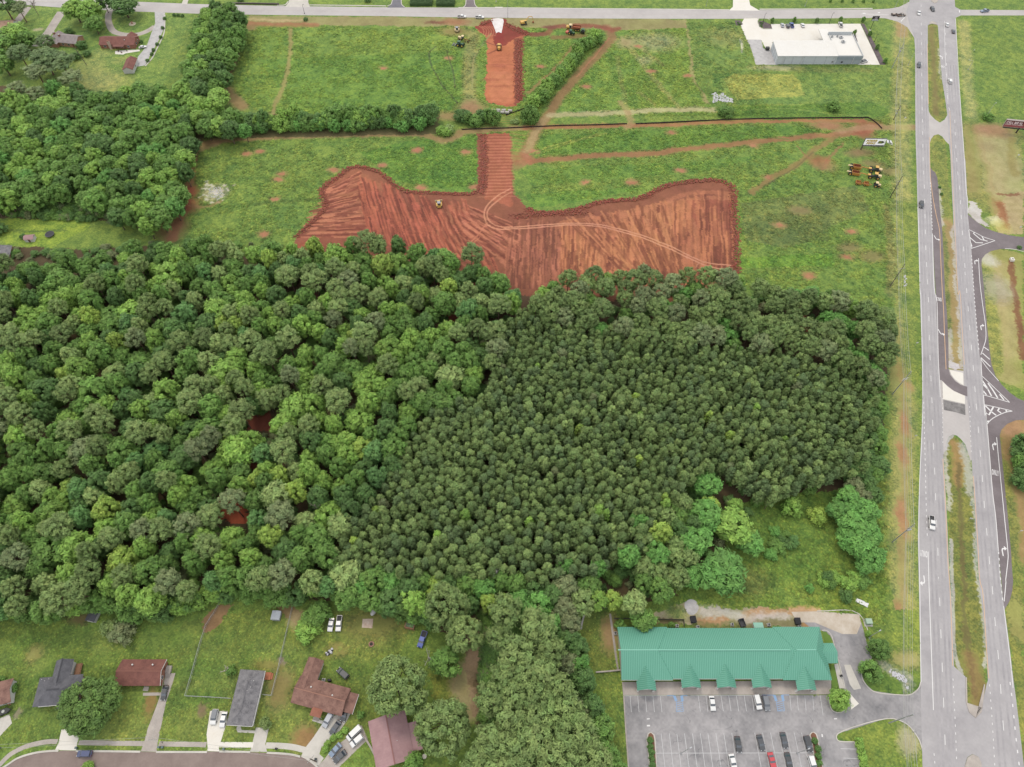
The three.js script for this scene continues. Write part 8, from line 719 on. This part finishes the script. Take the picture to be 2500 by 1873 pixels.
{ const t = thing('garden_wall', 'low grey wall across the shop side lawn', 'wall'); part('wall_body', [wallLine([[28.96,-52.11],[33.44,-52.42],[37.6,-52.8]], 0.35, 0, 0.7)], OLDCONC, t); part('coping', [wallLine([[28.96,-52.11],[33.44,-52.42],[37.6,-52.8]], 0.45, 0.702, 0.78)], OLDCONC, t); const k = thing('garden_wall', 'curved grey edging wall on the left of the shop side lawn', 'wall'); part('wall_body', [wallLine(smooth([[24.68,-66.64],[24.98,-68.28],[25.98,-71.17],[27,-72.84]], 4), 0.5, 0, 0.6)], OLDCONC, k); part('coping', [wallLine(smooth([[24.68,-66.64],[24.98,-68.28],[25.98,-71.17],[27,-72.84]], 4), 0.6, 0.602, 0.66)], CONCRETE, k); const q = thing('retaining_wall', 'dark low retaining wall beyond the top street', 'wall'); part('wall_body', [wallLine([[-192.06,-481.92],[-175.79,-481.63],[-158.29,-481.04]], 0.6, 0, 0.9)], mat(96, 88, 80), q); part('coping', [wallLine([[-192.06,-481.92],[-175.79,-481.63],[-158.29,-481.04]], 0.7, 0.902, 1)], mat(120, 112, 104), q); }
// hedges beyond the top street
for (const [a, b, l] of [[[-69.26,-483], [-54.2,-482.41], 'clipped dark hedge beyond the top street, left of two'], [[-51.46,-482.71], [-38.95,-482.12], 'clipped dark hedge beyond the top street, right of two']]) { const t = thing('hedge', l, 'hedge', (a[0] + b[0]) / 2, (a[1] + b[1]) / 2); const w = b[0] - a[0]; const g = []; const r = rng(31); for (let k = 0; k < 2600; k++) { const u = (r() - 0.5) * w, v = (r() - 0.5) * 8, y = Math.abs(v) > 3.4 || r() < 0.2 ? r() * 2 : 1.9 + r() * 0.2; const f = new THREE.PlaneGeometry(0.5, 0.4); f.rotateX(-1.5 + (r() - 0.5) * 1.6); f.rotateY(r() * 6); f.translate(u, y, v); g.push(f); } part('foliage', [bx(w - 0.3, 1.85, 7.6, 0, 0.93, 0), ...g], mat(70, 100, 50, 0.95), t); part('stems', Array.from({ length: 9 }, (_, k) => cy(0.06, 0.08, 0.6, -w / 2 + 1 + k * (w - 2) / 8, 0.3, 3.6, 5)), BARK, t); }
// billboards and signs
function print(w, h, draw) { const c = document.createElement('canvas'); c.width = w; c.height = h; draw(c.getContext('2d'), w, h); const t = new THREE.CanvasTexture(c); t.colorSpace = THREE.SRGBColorSpace; return new THREE.MeshStandardMaterial({ map: t, roughness: 0.6 }); }
{ const [x, z] = [196.13,-329.6]; const t = thing('billboard', 'white billboard with yellow lettering and a car cut-out', 'billboard', x, z, -0.03); const W = 11.6, y0 = 3.4, y1 = 7.4; part('post', [cy(0.3, 0.34, 7.2, 0, 3.6, -0.4, 12)], mat(96, 84, 76, 0.8), t); part('frame', [bx(W + 0.3, y1 - y0 + 0.3, 0.5, W / 2 - 0.2, (y0 + y1) / 2, -0.3), bx(W, 0.12, 0.9, W / 2, y0 - 0.3, 0.3)], mat(110, 108, 108, 0.8), t);
  const f = part('poster', [new THREE.PlaneGeometry(W, y1 - y0).translate(W / 2 - 0.2, (y0 + y1) / 2, 0)], print(1024, 352, (c, w, h) => { c.fillStyle = '#f0eef0'; c.fillRect(0, 0, w, h); c.font = 'italic bold 150px sans-serif'; c.lineWidth = 14; c.strokeStyle = '#40372c'; c.fillStyle = '#c8a62a'; for (const [s, a, b] of [['POWER', 60, 165], ['PERKS', 110, 310]]) { c.strokeText(s, a, b, 540); c.fillText(s, a, b, 540); } c.fillStyle = '#34382c'; c.beginPath(); c.moveTo(690, 110); c.lineTo(880, 110); c.lineTo(980, 185); c.lineTo(880, 260); c.lineTo(660, 260); c.closePath(); c.fill(); c.fillStyle = '#8f9a36'; c.fillRect(720, 150, 130, 26); c.fillRect(710, 196, 120, 26); }), t);
  const g = carParts('sedan'), cut = part('car_cutout', g.body, PAINT.white, t); cut.position.set(W + 1.6, 5.2, 0.4); cut.rotation.set(0.35, 0, -0.55); part('cutout_windows', g.glass, GLASS, cut); part('cutout_roof', g.roof, PAINT.white, cut); part('ladder', [bar([0.6, 0.1, -0.9], [0.6, 6.6, -0.9], 0.04), bar([1, 0.1, -0.9], [1, 6.6, -0.9], 0.04)], DARKMETAL, t); }
{ const [x, z] = [289.2,-344.17]; const t = thing('billboard', 'dark red billboard reading CALL ME AL at the right edge', 'billboard', x, z, -0.16); const W = 14, y0 = 3.6, y1 = 7.7, o = -9.3; part('post', [cy(0.35, 0.4, 7.4, 0, 3.7, -0.5, 12)], mat(66, 54, 54, 0.8), t); part('frame', [bx(W + 0.3, y1 - y0 + 0.35, 0.5, o + W / 2, (y0 + y1) / 2, -0.3), bx(W, 0.16, 1.2, o + W / 2, y1 + 0.2, -0.4)], mat(190, 176, 172, 0.8), t); part('poster', [new THREE.PlaneGeometry(W, y1 - y0).translate(o + W / 2, (y0 + y1) / 2, 0)], print(1024, 300, (c, w, h) => { c.fillStyle = '#5a2a30'; c.fillRect(0, 0, w, h); c.fillStyle = '#86474a'; c.fillRect(0, 214, w, 86); c.fillStyle = '#d8c8cc'; c.font = 'bold 150px sans-serif'; c.fillText('CALL ME AL', 40, 148, 640); c.fillStyle = '#cfb4b4'; c.fillRect(20, 176, 250, 22); c.fillRect(300, 176, 180, 22); c.fillRect(510, 176, 220, 22); c.fillStyle = '#b06a4a'; c.fillRect(740, 20, 110, 150); }), t); part('catwalk', [bx(W, 0.08, 1, o + W / 2, y0 - 0.35, 0.4)], DARKMETAL, t); }
{ const [x, z, h] = [234.52,-449.58,6.65]; const t = thing('pylon_sign', 'black pylon sign with ring emblem by the top street', 'sign', x, z, 0); part('post', [cy(0.14, 0.16, h, 0, h / 2, 0, 10)], DARKMETAL, t); part('cabinet', [rb(4.4, 3, 0.5, 0.4, h + 1.4, 0, 0.06)], DARKMETAL, t); part('panel', [new THREE.PlaneGeometry(4.2, 2.8).translate(0.4, h + 1.4, 0.26)], print(512, 340, (c, w, hh) => { c.fillStyle = '#231d22'; c.fillRect(0, 0, w, hh); c.fillStyle = '#8d9591'; c.fillRect(0, 262, w, 78); c.strokeStyle = '#c2b4c4'; c.lineWidth = 26; c.beginPath(); c.arc(270, 130, 74, 2.6, 8.2); c.stroke(); c.beginPath(); c.moveTo(250, 190); c.lineTo(262, 240); c.stroke(); c.fillStyle = '#c9c9c6'; for (let k = 0; k < 9; k++) c.fillRect(30 + k * 50, 214, 36, 34); }), t); part('base', [bx(0.9, 0.5, 0.9, 0, 0.25, 0)], WHITECONC, t); }
function roadSign(p, label, face, turn = 0, h = 2.6) { const t = thing('road_sign', label, 'sign', ...p, turn); part('post', [cy(0.05, 0.05, h, 0, h / 2, 0, 6)], GALV, t); part('plate', [bx(0.95, 0.75, 0.05, 0, h, 0.06)], face, t); }
roadSign([177.58,-107.9], 'small white sign in the median left of the decel lane', WHITE, -0.3); roadSign([205.19,-139.34], 'small white sign near the side road mouth', WHITE); roadSign([195.08,-102.89], 'white sign on the right verge', WHITE); roadSign([132.33,-33.19], 'grey sign on the lower lawn under the wires', mat(150, 152, 156)); roadSign([280.4,-322.17], 'white marker sign in the straw field', WHITE); roadSign([183.37,-192.55], 'white sign board beside the highway shoulder', WHITE); roadSign([167.75,-144.56], 'small sign on the verge beside the pine stand', mat(225, 225, 220)); roadSign([294.14,-426.11], 'crumpled white sign on the right verge', WHITE, 0.6, 1); roadSign([227.7,-355], 'sign board on the verge above the dirt entrance', WHITE); roadSign([260.82,-267.68], 'white box sign on the bare ground beside the side road', WHITE, 0, 1.2); roadSign([-10.79,-482.8], 'stone entrance sign beyond the top street', mat(220, 212, 204), 0, 1.4);
// bins, boxes, litter
function bin(p, label, m = mat(96, 118, 118, 0.6), turn = 0) { const t = thing('wheelie_bin', label, 'bin', ...p, turn, undefined, 0.02); const b = new THREE.CylinderGeometry(0.42, 0.32, 1, 4, 1); b.rotateY(Math.PI / 4); b.translate(0, 0.58, 0); part('body', b, m, t); part('lid', [rb(0.66, 0.08, 0.72, 0, 1.1, 0.02, 0.03)], m, t); for (const s of [-1, 1]) part('wheel', [cy(0.12, 0.12, 0.06, s * 0.28, 0.12, -0.28, 10, 'x')], TYRE, t); }
bin([-115.6,-28.85], 'grey wheelie bin, left of the pair at the kerb'); bin([-114.41,-28.85], 'grey wheelie bin, right of the pair at the kerb'); bin([-142.59,-28.68], 'wheelie bin at the foot of the white drive under the big tree'); bin([-94.3,-28.3], 'wheelie bin in front of the grey hip-roofed house'); bin([-63.73,-25.38], 'wheelie bin at the foot of the shared drive', mat(70, 76, 78)); bin([-77.11,-28.37], 'dark bin tipped on the kerb strip', mat(54, 54, 56)); bin([113.4,-50.89], 'black bin on the walkway beside the shops', mat(40, 40, 42)); bin([-167.86,-28.68], 'wheelie bin near the lower left pole');
function skip(p, label, m, turn = 0, open) { const t = thing('dumpster', label, 'dumpster', ...p, turn); part('body', open ? [bx(1.8, 0.1, 2.6, 0, 0.15, 0), bx(0.08, 1.3, 2.6, -0.9, 0.75, 0), bx(0.08, 1.3, 2.6, 0.9, 0.75, 0), bx(1.8, 1.3, 0.08, 0, 0.75, 1.3), bx(1.8, 1.3, 0.08, 0, 0.75, -1.3)] : [rb(1.9, 1.3, 2.2, 0, 0.72, 0, 0.08)], m, t); if (!open) part('lid', [rb(2, 0.1, 2.3, 0, 1.42, 0, 0.04)], mat(38, 38, 42), t); else part('rim', [bx(1.95, 0.08, 0.16, 0, 1.42, 1.3), bx(1.95, 0.08, 0.16, 0, 1.42, -1.3)], m, t); }
skip([65.07,-69.93], 'navy dumpster below the gravel heap', mat(66, 70, 100), 0.1); skip([82.42,-68.77], 'open grey dumpster behind the middle of the shops', mat(92, 92, 96), 0.2, true); skip([102.4,-69.31], 'black dumpster at the right end behind the shops', mat(52, 52, 54));
{ const t = thing('transformer_box', 'pale green transformer box on a concrete pad by the lane', 'utility box', ...[127.83,-69.19]); part('cabinet', [rb(2.2, 1.5, 1.9, 0, 0.86, 0, 0.08)], mat(176, 200, 176, 0.6), t); part('pad', [bx(2.9, 0.14, 2.7, 0, 0.07, 0.2)], CONCRETE, t); part('door', [bx(1.9, 1.2, 0.05, 0, 0.85, 0.98)], mat(160, 186, 162, 0.6), t); }
{ const t = thing('plastic_sheet', 'crumpled white plastic sheet lying in the meadow', 'litter', ...[127.62,-76.13], -0.5); const g = new THREE.PlaneGeometry(4.4, 1.6, 22, 8); g.rotateX(-Math.PI / 2); const p = g.attributes.position; for (let i = 0; i < p.count; i++) p.setY(i, 0.25 + 0.22 * noise(p.getX(i) * 2.2, p.getZ(i) * 2.4) + 0.15 * noise(p.getX(i) * 6, p.getZ(i) * 6)); g.computeVertexNormals(); part('sheet', g, new THREE.MeshStandardMaterial({ color: mat(250, 250, 250).color, roughness: 0.6, side: THREE.DoubleSide }), t); }
// concrete pipes
for (const [i, p] of [...[[-10.76,-364.2],[-8.11,-364.41],[-4.88,-364.29],[-1.09,-363.89]], ...[[-11.81,-362.52],[-8.6,-362.52],[-5.57,-362.37],[-2.87,-362.16]]].entries()) { const t = thing('concrete_pipe', ['tan concrete pipe at the left end of the back row', 'concrete pipe, second of the back row', 'concrete pipe, third of the back row', 'concrete pipe at the right end of the back row', 'concrete pipe at the left end of the front row', 'concrete pipe, second of the front row', 'concrete pipe, third of the front row', 'concrete pipe at the right end of the front row'][i], 'pipe', p[0], p[1], (i % 3 - 1) * 0.06, 'concrete pipes'); const g = new THREE.LatheGeometry([[0.55, -1.2], [0.75, -1.2], [0.75, 0.95], [0.85, 0.98], [0.85, 1.2], [0.55, 1.2], [0.55, -1.2]].map((q) => new THREE.Vector2(...q)), 20); g.rotateZ(Math.PI / 2); g.translate(0, 0.85, 0); part('barrel', g, i === 0 ? mat(232, 208, 170, 0.9) : CONCRETE, t); part('chock', [bx(0.2, 0.16, 1.2, -0.8, 0.08, 0), bx(0.2, 0.16, 1.2, 0.8, 0.08, 0)], WOOD, t); }
// yard things
{ const t = thing('covered_boat', 'small object under a white and grey cover at the wood edge', 'covered boat', ...[-50.07,-72.76], 1.2); const g = new THREE.SphereGeometry(1, 14, 8); g.scale(1.6, 0.9, 0.95); g.translate(0, 0.8, 0); part('cover', g, mat(214, 214, 212, 0.8), t); part('band', [new THREE.TorusGeometry(0.96, 0.06, 6, 20).rotateY(Math.PI / 2).translate(0.2, 0.8, 0)], mat(70, 74, 80), t); }
{ const t = thing('fire_pit', 'small fire pit ring on the back lawn', 'fire pit', ...[-49.7,-61.56]); const r = rng(3); for (let k = 0; k < 10; k++) { const g = new THREE.IcosahedronGeometry(0.3, 0); g.translate(0.8 * Math.cos(k * 0.628), 0.16, 0.8 * Math.sin(k * 0.628)); part('stone', g, mat(196, 150, 130, 0.9), t); } part('ash', [cy(0.6, 0.6, 0.06, 0, 0.05, 0, 12)], mat(64, 56, 52), t); }
{ const t = thing('wood_pile', 'pile of cut timber beside the house at the left edge', 'wood pile', ...[-171.16,-43.05], 0.1); const r = rng(9); for (let k = 0; k < 14; k++) { const g = bx(2.2 + r() * 1.6, 0.16, 0.2, (r() - 0.5) * 1.6, 0.1 + 0.15 * Math.floor(k / 5), (r() - 0.5) * 1.8, (r() - 0.5) * 1.2); part('plank', g, mat(190 + r() * 20, 152, 118, 0.9), t); } }
{ const t = thing('jon_boat', 'dark boat on a trailer at the left edge', 'boat', ...[-170.71,-39.48], 0.35); const s = new THREE.Shape([[-2.2, -0.8], [1.2, -0.8], [2.4, 0], [1.2, 0.8], [-2.2, 0.8]].map((p) => new THREE.Vector2(...p))); const g = new THREE.ExtrudeGeometry(s, { depth: 0.6, bevelEnabled: true, bevelSize: 0.1, bevelThickness: 0.1, bevelSegments: 2 }); g.rotateX(-Math.PI / 2); g.translate(0, 0.5, 0); part('hull', g, mat(60, 62, 60, 0.7), t); part('cover', [cy(0.5, 0.5, 0.1, 0.2, 1.22, 0, 14)], mat(196, 198, 190), t); for (const q of [-1, 1]) part('wheel', [cy(0.3, 0.3, 0.2, -0.6, 0.3, q * 0.95, 12, 'z')], TYRE, t); }
{ const t = thing('patio_table', 'round pale table under the trees beside the mauve-roofed house', 'table', ...[-28.51,-26.19]); part('tabletop', [cy(0.75, 0.75, 0.06, 0, 0.74, 0, 20)], mat(226, 220, 205, 0.6), t); part('leg', [cy(0.06, 0.3, 0.72, 0, 0.36, 0, 8)], DARKMETAL, t); }
{ const t = thing('garden_ornament', 'stone ornament in a round bed inside the circular drive', 'ornament', ...[-251.17,-457.33]); part('bed', [cy(2.2, 2.3, 0.15, 0, 0.08, 0, 18)], mat(222, 208, 180), t); part('pedestal', [cy(0.3, 0.5, 1, 0, 0.6, 0, 10)], mat(176, 120, 96), t); part('bowl', [cy(0.7, 0.3, 0.3, 0, 1.2, 0, 12)], mat(196, 140, 116), t); }
{ const r = rng(77); const spots = [[-250.41,-425.34],[-247.93,-423.92],[-245.25,-425.91],[-244.16,-427.77],[-247.04,-427.77]]; spots.forEach((p, i) => { const t = thing('patio_chair', ['patio chair at the left end of the rear terrace', 'patio chair in front on the rear terrace', 'patio chair in the middle of the rear terrace', 'patio chair at the right end of the rear terrace', 'patio chair against the wall of the ranch house'][i], 'chair', p[0], p[1], i); part('seat', [bx(0.7, 0.08, 0.7, 0, 0.45, 0)], mat(120, 84, 76), t); part('backrest', [bx(0.7, 0.6, 0.08, 0, 0.78, -0.34)], mat(120, 84, 76), t); for (const [a, b] of [[-1, -1], [-1, 1], [1, -1], [1, 1]]) part('leg', [bx(0.06, 0.45, 0.06, a * 0.3, 0.22, b * 0.3)], DARKMETAL, t); }); }
{ const t = thing('concrete_manhole', 'pale concrete box at the head of the red trench', 'concrete box', ...[248.04,-245.4]); part('chamber', [rb(1.7, 1.2, 2, 0, 0.6, 0, 0.06)], WHITECONC, t); part('lid', [cy(0.35, 0.35, 0.08, 0, 1.24, 0.1, 14)], DARKMETAL, t); }
// bare dead trees
function snag(p, h, n, spread, label, seed, m = mat(196, 190, 184, 0.9), lean = 0) { const t = thing('dead_tree', label, 'dead tree', ...p), r = rng(seed); part('trunk', [bar([0, 0, 0], [lean, h, lean * 0.4], 0.18, 7)], m, t); for (let k = 0; k < n; k++) { const y = h * (0.45 + 0.5 * r()), q = r() * 6.28, l = spread * (0.5 + r() * 0.6), x0 = lean * y / h, e = [x0 + Math.cos(q) * l, y + l * (0.3 + r() * 0.6), Math.sin(q) * l]; const b = part('branch', [bar([x0, y, lean * 0.4 * y / h], e, 0.09, 5)], m, t); part('twig', [0, 1, 2].map(() => { const f = 0.5 + r() * 0.5, s = [x0 + (e[0] - x0) * f, y + (e[1] - y) * f, e[2] * f]; return bar(s, [s[0] + (r() - 0.5) * 1.6, s[1] + 0.3 + r() * 0.8, s[2] + (r() - 0.5) * 1.6], 0.04, 4); }), m, b); } }
snag([-163.75,-116.52], 13, 9, 3.2, 'bare white dead tree in the mixed wood', 4); snag([-28.84,-56.28], 4, 12, 3.4, 'bare grey dead tree beside the lawn below the blue pickup', 5); snag([-114.79,-103.9], 12, 6, 2.4, 'dead tree at the edge of the red clearing', 6); snag([-74.12,-109.04], 13, 6, 2.4, 'dead leaning trunk near the pine stand corner', 7, mat(150, 140, 128)); snag([-317.23,-468.05], 9, 14, 4, 'leafless tree near the top street at the left', 8, mat(140, 126, 114)); snag([-5.56,-83.85], 12, 6, 2, 'pale snag above the yellow-green trees', 9); snag([-98.44,-52.04], 3.4, 6, 1.6, 'dead stick tree in the fenced yard', 10, mat(200, 190, 176)); snag([-266.04,-410.95], 11, 2, 1, 'leaning bare trunk behind the brick house', 12, mat(110, 100, 92), -2.2);
// loose stone, clods and grass: uncountable
function scatter(name, label, g, m, list) { const I = new THREE.InstancedMesh(g, m, list.length); I.name = numbered(name); I.userData = { kind: 'stuff', label, category: name.replace(/_/g, ' ') }; I.castShadow = I.receiveShadow = true; const M = new THREE.Matrix4(), q = new THREE.Quaternion(), e = new THREE.Euler(); list.forEach(([x, y, z, s, c, sy], i) => { I.setMatrixAt(i, M.compose(new THREE.Vector3(x, y, z), q.setFromEuler(e.set(0, ((i * 2.399) % 6.283), 0)), new THREE.Vector3(s, sy || s, s))); if (c) I.setColorAt(i, new THREE.Color().setRGB(...c)); }); scene.add(I); return I; }
const rs = rng(404); const polyPick = (poly, n, f) => { const out = [], xs = poly.map((p) => p[0]), zs = poly.map((p) => p[1]), a = Math.min(...xs), b = Math.max(...xs), c = Math.min(...zs), d = Math.max(...zs); for (let k = 0; k < n; k++) { const x = a + (b - a) * rs(), z = c + (d - c) * rs(); if (inside(poly, x, z)) { const v = f(x, z); if (v) out.push(v); } } return out; };
const stone = new THREE.IcosahedronGeometry(0.5, 0); stone.scale(1, 0.65, 0.85);
scatter('riprap', 'white riprap stones at the basin outlet and drains', stone, mat(225, 224, 228, 0.9), [...polyPick([[120.61,-382.26],[122.8,-382.83],[124.26,-378.81],[127.01,-382.83],[128.44,-378.81],[132.23,-376.53],[131.56,-372.58],[127.5,-373.14],[123.52,-374.27],[119.79,-372.58]], 380, (x, z) => [x, 0.1, z, 0.5 + rs() * 0.7]), ...polyPick([[131.15,-53.57],[133.12,-52.04],[135.61,-50.89],[136.24,-49],[135.23,-46.38],[134.63,-49],[132.15,-50.13],[130.7,-52.04]], 260, (x, z) => [x, 0.08, z, 0.4 + rs() * 0.5]), ...polyPick([[191.92,-235.61],[192.77,-235.61],[190.98,-228.87],[189.63,-228.13]], 60, (x, z) => [x, 0.08, z, 0.5 + rs() * 0.5]), ...polyPick([[-162.98,-298.91],[-156.73,-298.91],[-153.43,-292.54],[-155.7,-288.96],[-161.89,-291.64]], 200, (x, z) => [x, 0.05, z, 0.3 + rs() * 0.4])]);
const clod = new THREE.IcosahedronGeometry(0.5, 0); clod.scale(1, 0.6, 1); const clods = []; const berm = (line, w, n) => { const L = lengthOf(line); for (let k = 0; k < n; k++) { const s = rs() * L, p = along(line, s, s + 0.05)[0]; if (p) { const o = (rs() + rs() - 1) * w; clods.push([p[0] + o, 0.05 + Math.max(0, 0.5 - Math.abs(o) / w) * 0.7, p[1] + (rs() - 0.5) * w, 0.2 + rs() * rs() * 1.3, [0.13 + rs() * 0.07, 0.042 + rs() * 0.014, 0.026 + rs() * 0.008]]); } } };
berm(smooth([[-110.23,-261.62],[-102.63,-273.76],[-98.29,-283.27],[-99.94,-290.37],[-101.98,-295.78],[-100.46,-300.36],[-95.02,-306.41],[-89.66,-314],[-86,-315.44],[-79.43,-314],[-71.33,-309.71],[-66.35,-304.07],[-61.44,-298.52],[-56.18,-295.33],[-43.68,-294.42],[-22.53,-293.51],[-18.55,-295.33]], 4), 2.4, 2400); berm(smooth([[7.93,-281.96],[12.16,-279.61],[26.76,-279.96],[39.15,-283.8],[46.73,-287.33],[67.9,-290.01],[77.88,-296.33],[84.6,-300.36],[97.55,-303.33],[110.91,-304.26],[116.18,-301.84],[118.56,-297.42],[117.23,-288.58],[115.08,-269.52],[112.16,-248.33],[108.9,-232.94]], 4), 3, 3600); berm(smooth([[-16.71,-342.86],[-15.73,-328.6],[-16.24,-294.62],[-17.02,-296.69]], 4), 3, 1500); berm(smooth([[4.79,-439.18],[4.24,-406.02],[4.43,-376.53]], 4), 4, 1800); berm(smooth([[-3.17,-456.82],[3.71,-449.95],[10.51,-445.2]], 4), 4, 500); berm(smooth([[-20.07,-456.82],[-14.76,-460.99]], 4), 3, 240); berm(smooth([[0,-276.33],[18.19,-278.05],[38.92,-279.78]], 4), 4, 500);
scatter('soil_clods', 'loose red soil clods along the graded edges', clod, mat(255, 255, 255, 1), clods.map((c) => (c[4] = c[4].map((v) => v * 2), c)));

// ---------------------------------------------------------------- undergrowth and grass tufts
{ const list = []; const woods = [[[-270.35,-250.95],[-170,-257.35],[-106.25,-254.13],[-15.12,-243.12],[3.09,-219.31],[88.1,-228.03],[169.06,-213.64],[170.67,-189.34],[146.17,-124.83],[98.01,-116.76],[62.2,-81.64],[49.88,-78.22],[22.65,-76.53],[-11.2,-78.22],[-34.7,-74.85],[-79.49,-80.78],[-110.39,-81.64],[-153.15,-76.53],[-196.4,-74.85]], [[-323.73,-378.05],[-224.44,-380.33],[-184.42,-364.66],[-181.47,-331.12],[-182.55,-268.86],[-282.15,-279.06]], [[-207.54,-472.39],[-180.22,-461.1],[-176.22,-401.46],[-178.45,-362.47],[-193.73,-369.07]], [[-9.4,-73.19],[18.29,-73.19],[20.69,-52.56],[27.57,-23.23],[-8.39,-23.23]]]; const open_ = [[[-115.88,-117.61],[-104.82,-115.13],[-101.02,-105.46],[-112.21,-105.46]], [[-113.35,-153.79],[-103.95,-159],[-100.68,-148.11],[-112.66,-148.11]], [[-116.32,-118.52],[-105.32,-114.54],[-101.8,-106.28],[-113.3,-107.24]], [[-108.27,-133.9],[-100.62,-131.25],[-101.02,-126.03],[-106.39,-127.07]], [[-102.69,-233.69],[-97.71,-234.44],[-91.65,-220.42],[-100.75,-221.86]], [[-33.32,-218.26],[-23.27,-215.41],[-22.2,-201.53],[-29.86,-204.26]], [[43.25,-206.09],[50.44,-204.72],[49.36,-198.28],[43.24,-198.61]], [[133.54,-211.65],[138.89,-212.35],[140.66,-194.61],[136.48,-192.63]]];
  for (const w of woods) list.push(...polyPick(w, 5200, (x, z) => { if (open_.some((o) => inside(o, x, z)) || rs() < 0.3) return null; const c = any(LEAF.green, LEAF.deep, LEAF.hedge, LEAF.green, LEAF.brown); return [x, 0, z, 0.5 + rs() * 0.7, c, 0.4 + rs() * 0.5]; })); console.log('undergrowth', list.length);
  scatter('undergrowth', 'low leafy undergrowth on the woodland floor', KIND.shrub.crowns[0], leafMat([1, 1, 1]), list); }
function colourAt(x, z) { for (const [x0, x1, z0, z1, n, d] of MAPS) if (x >= x0 && x < x1 && z >= z0 && z < z1) { const i = Math.floor((x - x0) / (x1 - x0) * n), j = Math.floor((z - z0) / (z1 - z0) * n), k = ((n - 1 - j) * n + i) * 4; return [toLin(d[k]), toLin(d[k + 1]), toLin(d[k + 2])]; } return null; }
const isPaved = (x, z) => PAVED.some(([a, b, c, d, p]) => x > a && x < b && z > c && z < d && inside(p, x, z));
{ const P = [], N = [], r = rng(8); for (let k = 0; k < 7; k++) { const q = k * 0.9 + r(), l = 0.3 + r() * 0.25, w = 0.09 + r() * 0.08, dx = Math.cos(q), dz = Math.sin(q), o = r() * 0.12; P.push(dx * o - dz * w, 0, dz * o + dx * w, dx * o + dz * w, 0, dz * o - dx * w, dx * (l + o), 0.16 + r() * 0.22, dz * (l + o)); for (let i = 0; i < 3; i++) N.push(dx * 0.25, 0.95, dz * 0.25); }
  windUp(P, N); const g = new THREE.BufferGeometry(); g.setAttribute('position', new THREE.Float32BufferAttribute(P, 3)); g.setAttribute('normal', new THREE.Float32BufferAttribute(N, 3));
  const m = new THREE.MeshStandardMaterial({ roughness: 1, side: THREE.DoubleSide });
  const tuft = (s0, s1, h) => (x, z) => { const c = colourAt(x, z); if (!c || c[1] < c[0] * 1.04 || isPaved(x, z)) return null; if (noise(x / 5, z / 5) + noise(x / 13, z / 13) * 0.7 < rs() * 1.4 - 0.9) return null; const k = 0.9 + rs() * 0.6, y = rs() * 0.3; return [x, 0, z, s0 + rs() * (s1 - s0), [c[0] * k * (0.9 + y), c[1] * k, c[2] * k], (0.6 + rs() * 0.8) * h]; };
  scatter('field_weeds', 'rough grass and weeds of the fields', g, m, [...polyPick([[-192.52,-461.1],[166.98,-459.43],[150.27,-360.3],[-137.09,-359.43],[-171.91,-375.79]], 60000, tuft(0.8, 1.9, 1.1)), ...polyPick([[-183.5,-339.22],[225.57,-358.14],[183.01,-216.46],[106.21,-216.46],[120.84,-300.42],[10.76,-286.03],[8.96,-339.22],[-20.04,-339.22],[-18.98,-300.42],[-100.31,-293.15],[-107.25,-246.23],[-172.77,-258.97]], 90000, tuft(0.8, 1.9, 1.1)), ...polyPick([[89.53,-120.76],[151.76,-124.83],[135.17,-68.26],[57.74,-73.19],[60.71,-83.37]], 16000, tuft(0.7, 1.6, 1.1))]);
  scatter('lawn_grass', 'grass blades of lawns and verges', g, m, [...polyPick([[-191.03,-78.22],[-31.11,-71.53],[-15.88,-23.23],[-168.73,-23.23]], 42000, tuft(0.5, 1.1, 0.4)), ...polyPick([[246.61,-469.54],[354.54,-475.26],[185.05,-60.27],[132.46,-23.23],[80.02,-23.23],[134.22,-76.53]], 60000, tuft(0.5, 1.3, 0.5)), ...polyPick([[77.91,-396.67],[248.84,-416.2],[233.01,-355.99],[73.9,-355.99]], 16000, tuft(0.6, 1.4, 0.6)), ...polyPick([[-345.79,-475.26],[-206.85,-469.54],[-193.73,-369.07],[-268.59,-387.25],[-316.39,-401.46]], 14000, tuft(0.6, 1.2, 0.4)), ...polyPick([[22.49,-73.19],[39.27,-73.19],[38.06,-23.23],[26.07,-23.23]], 5000, tuft(0.5, 1, 0.4))]); }

renderer.render(scene, camera);
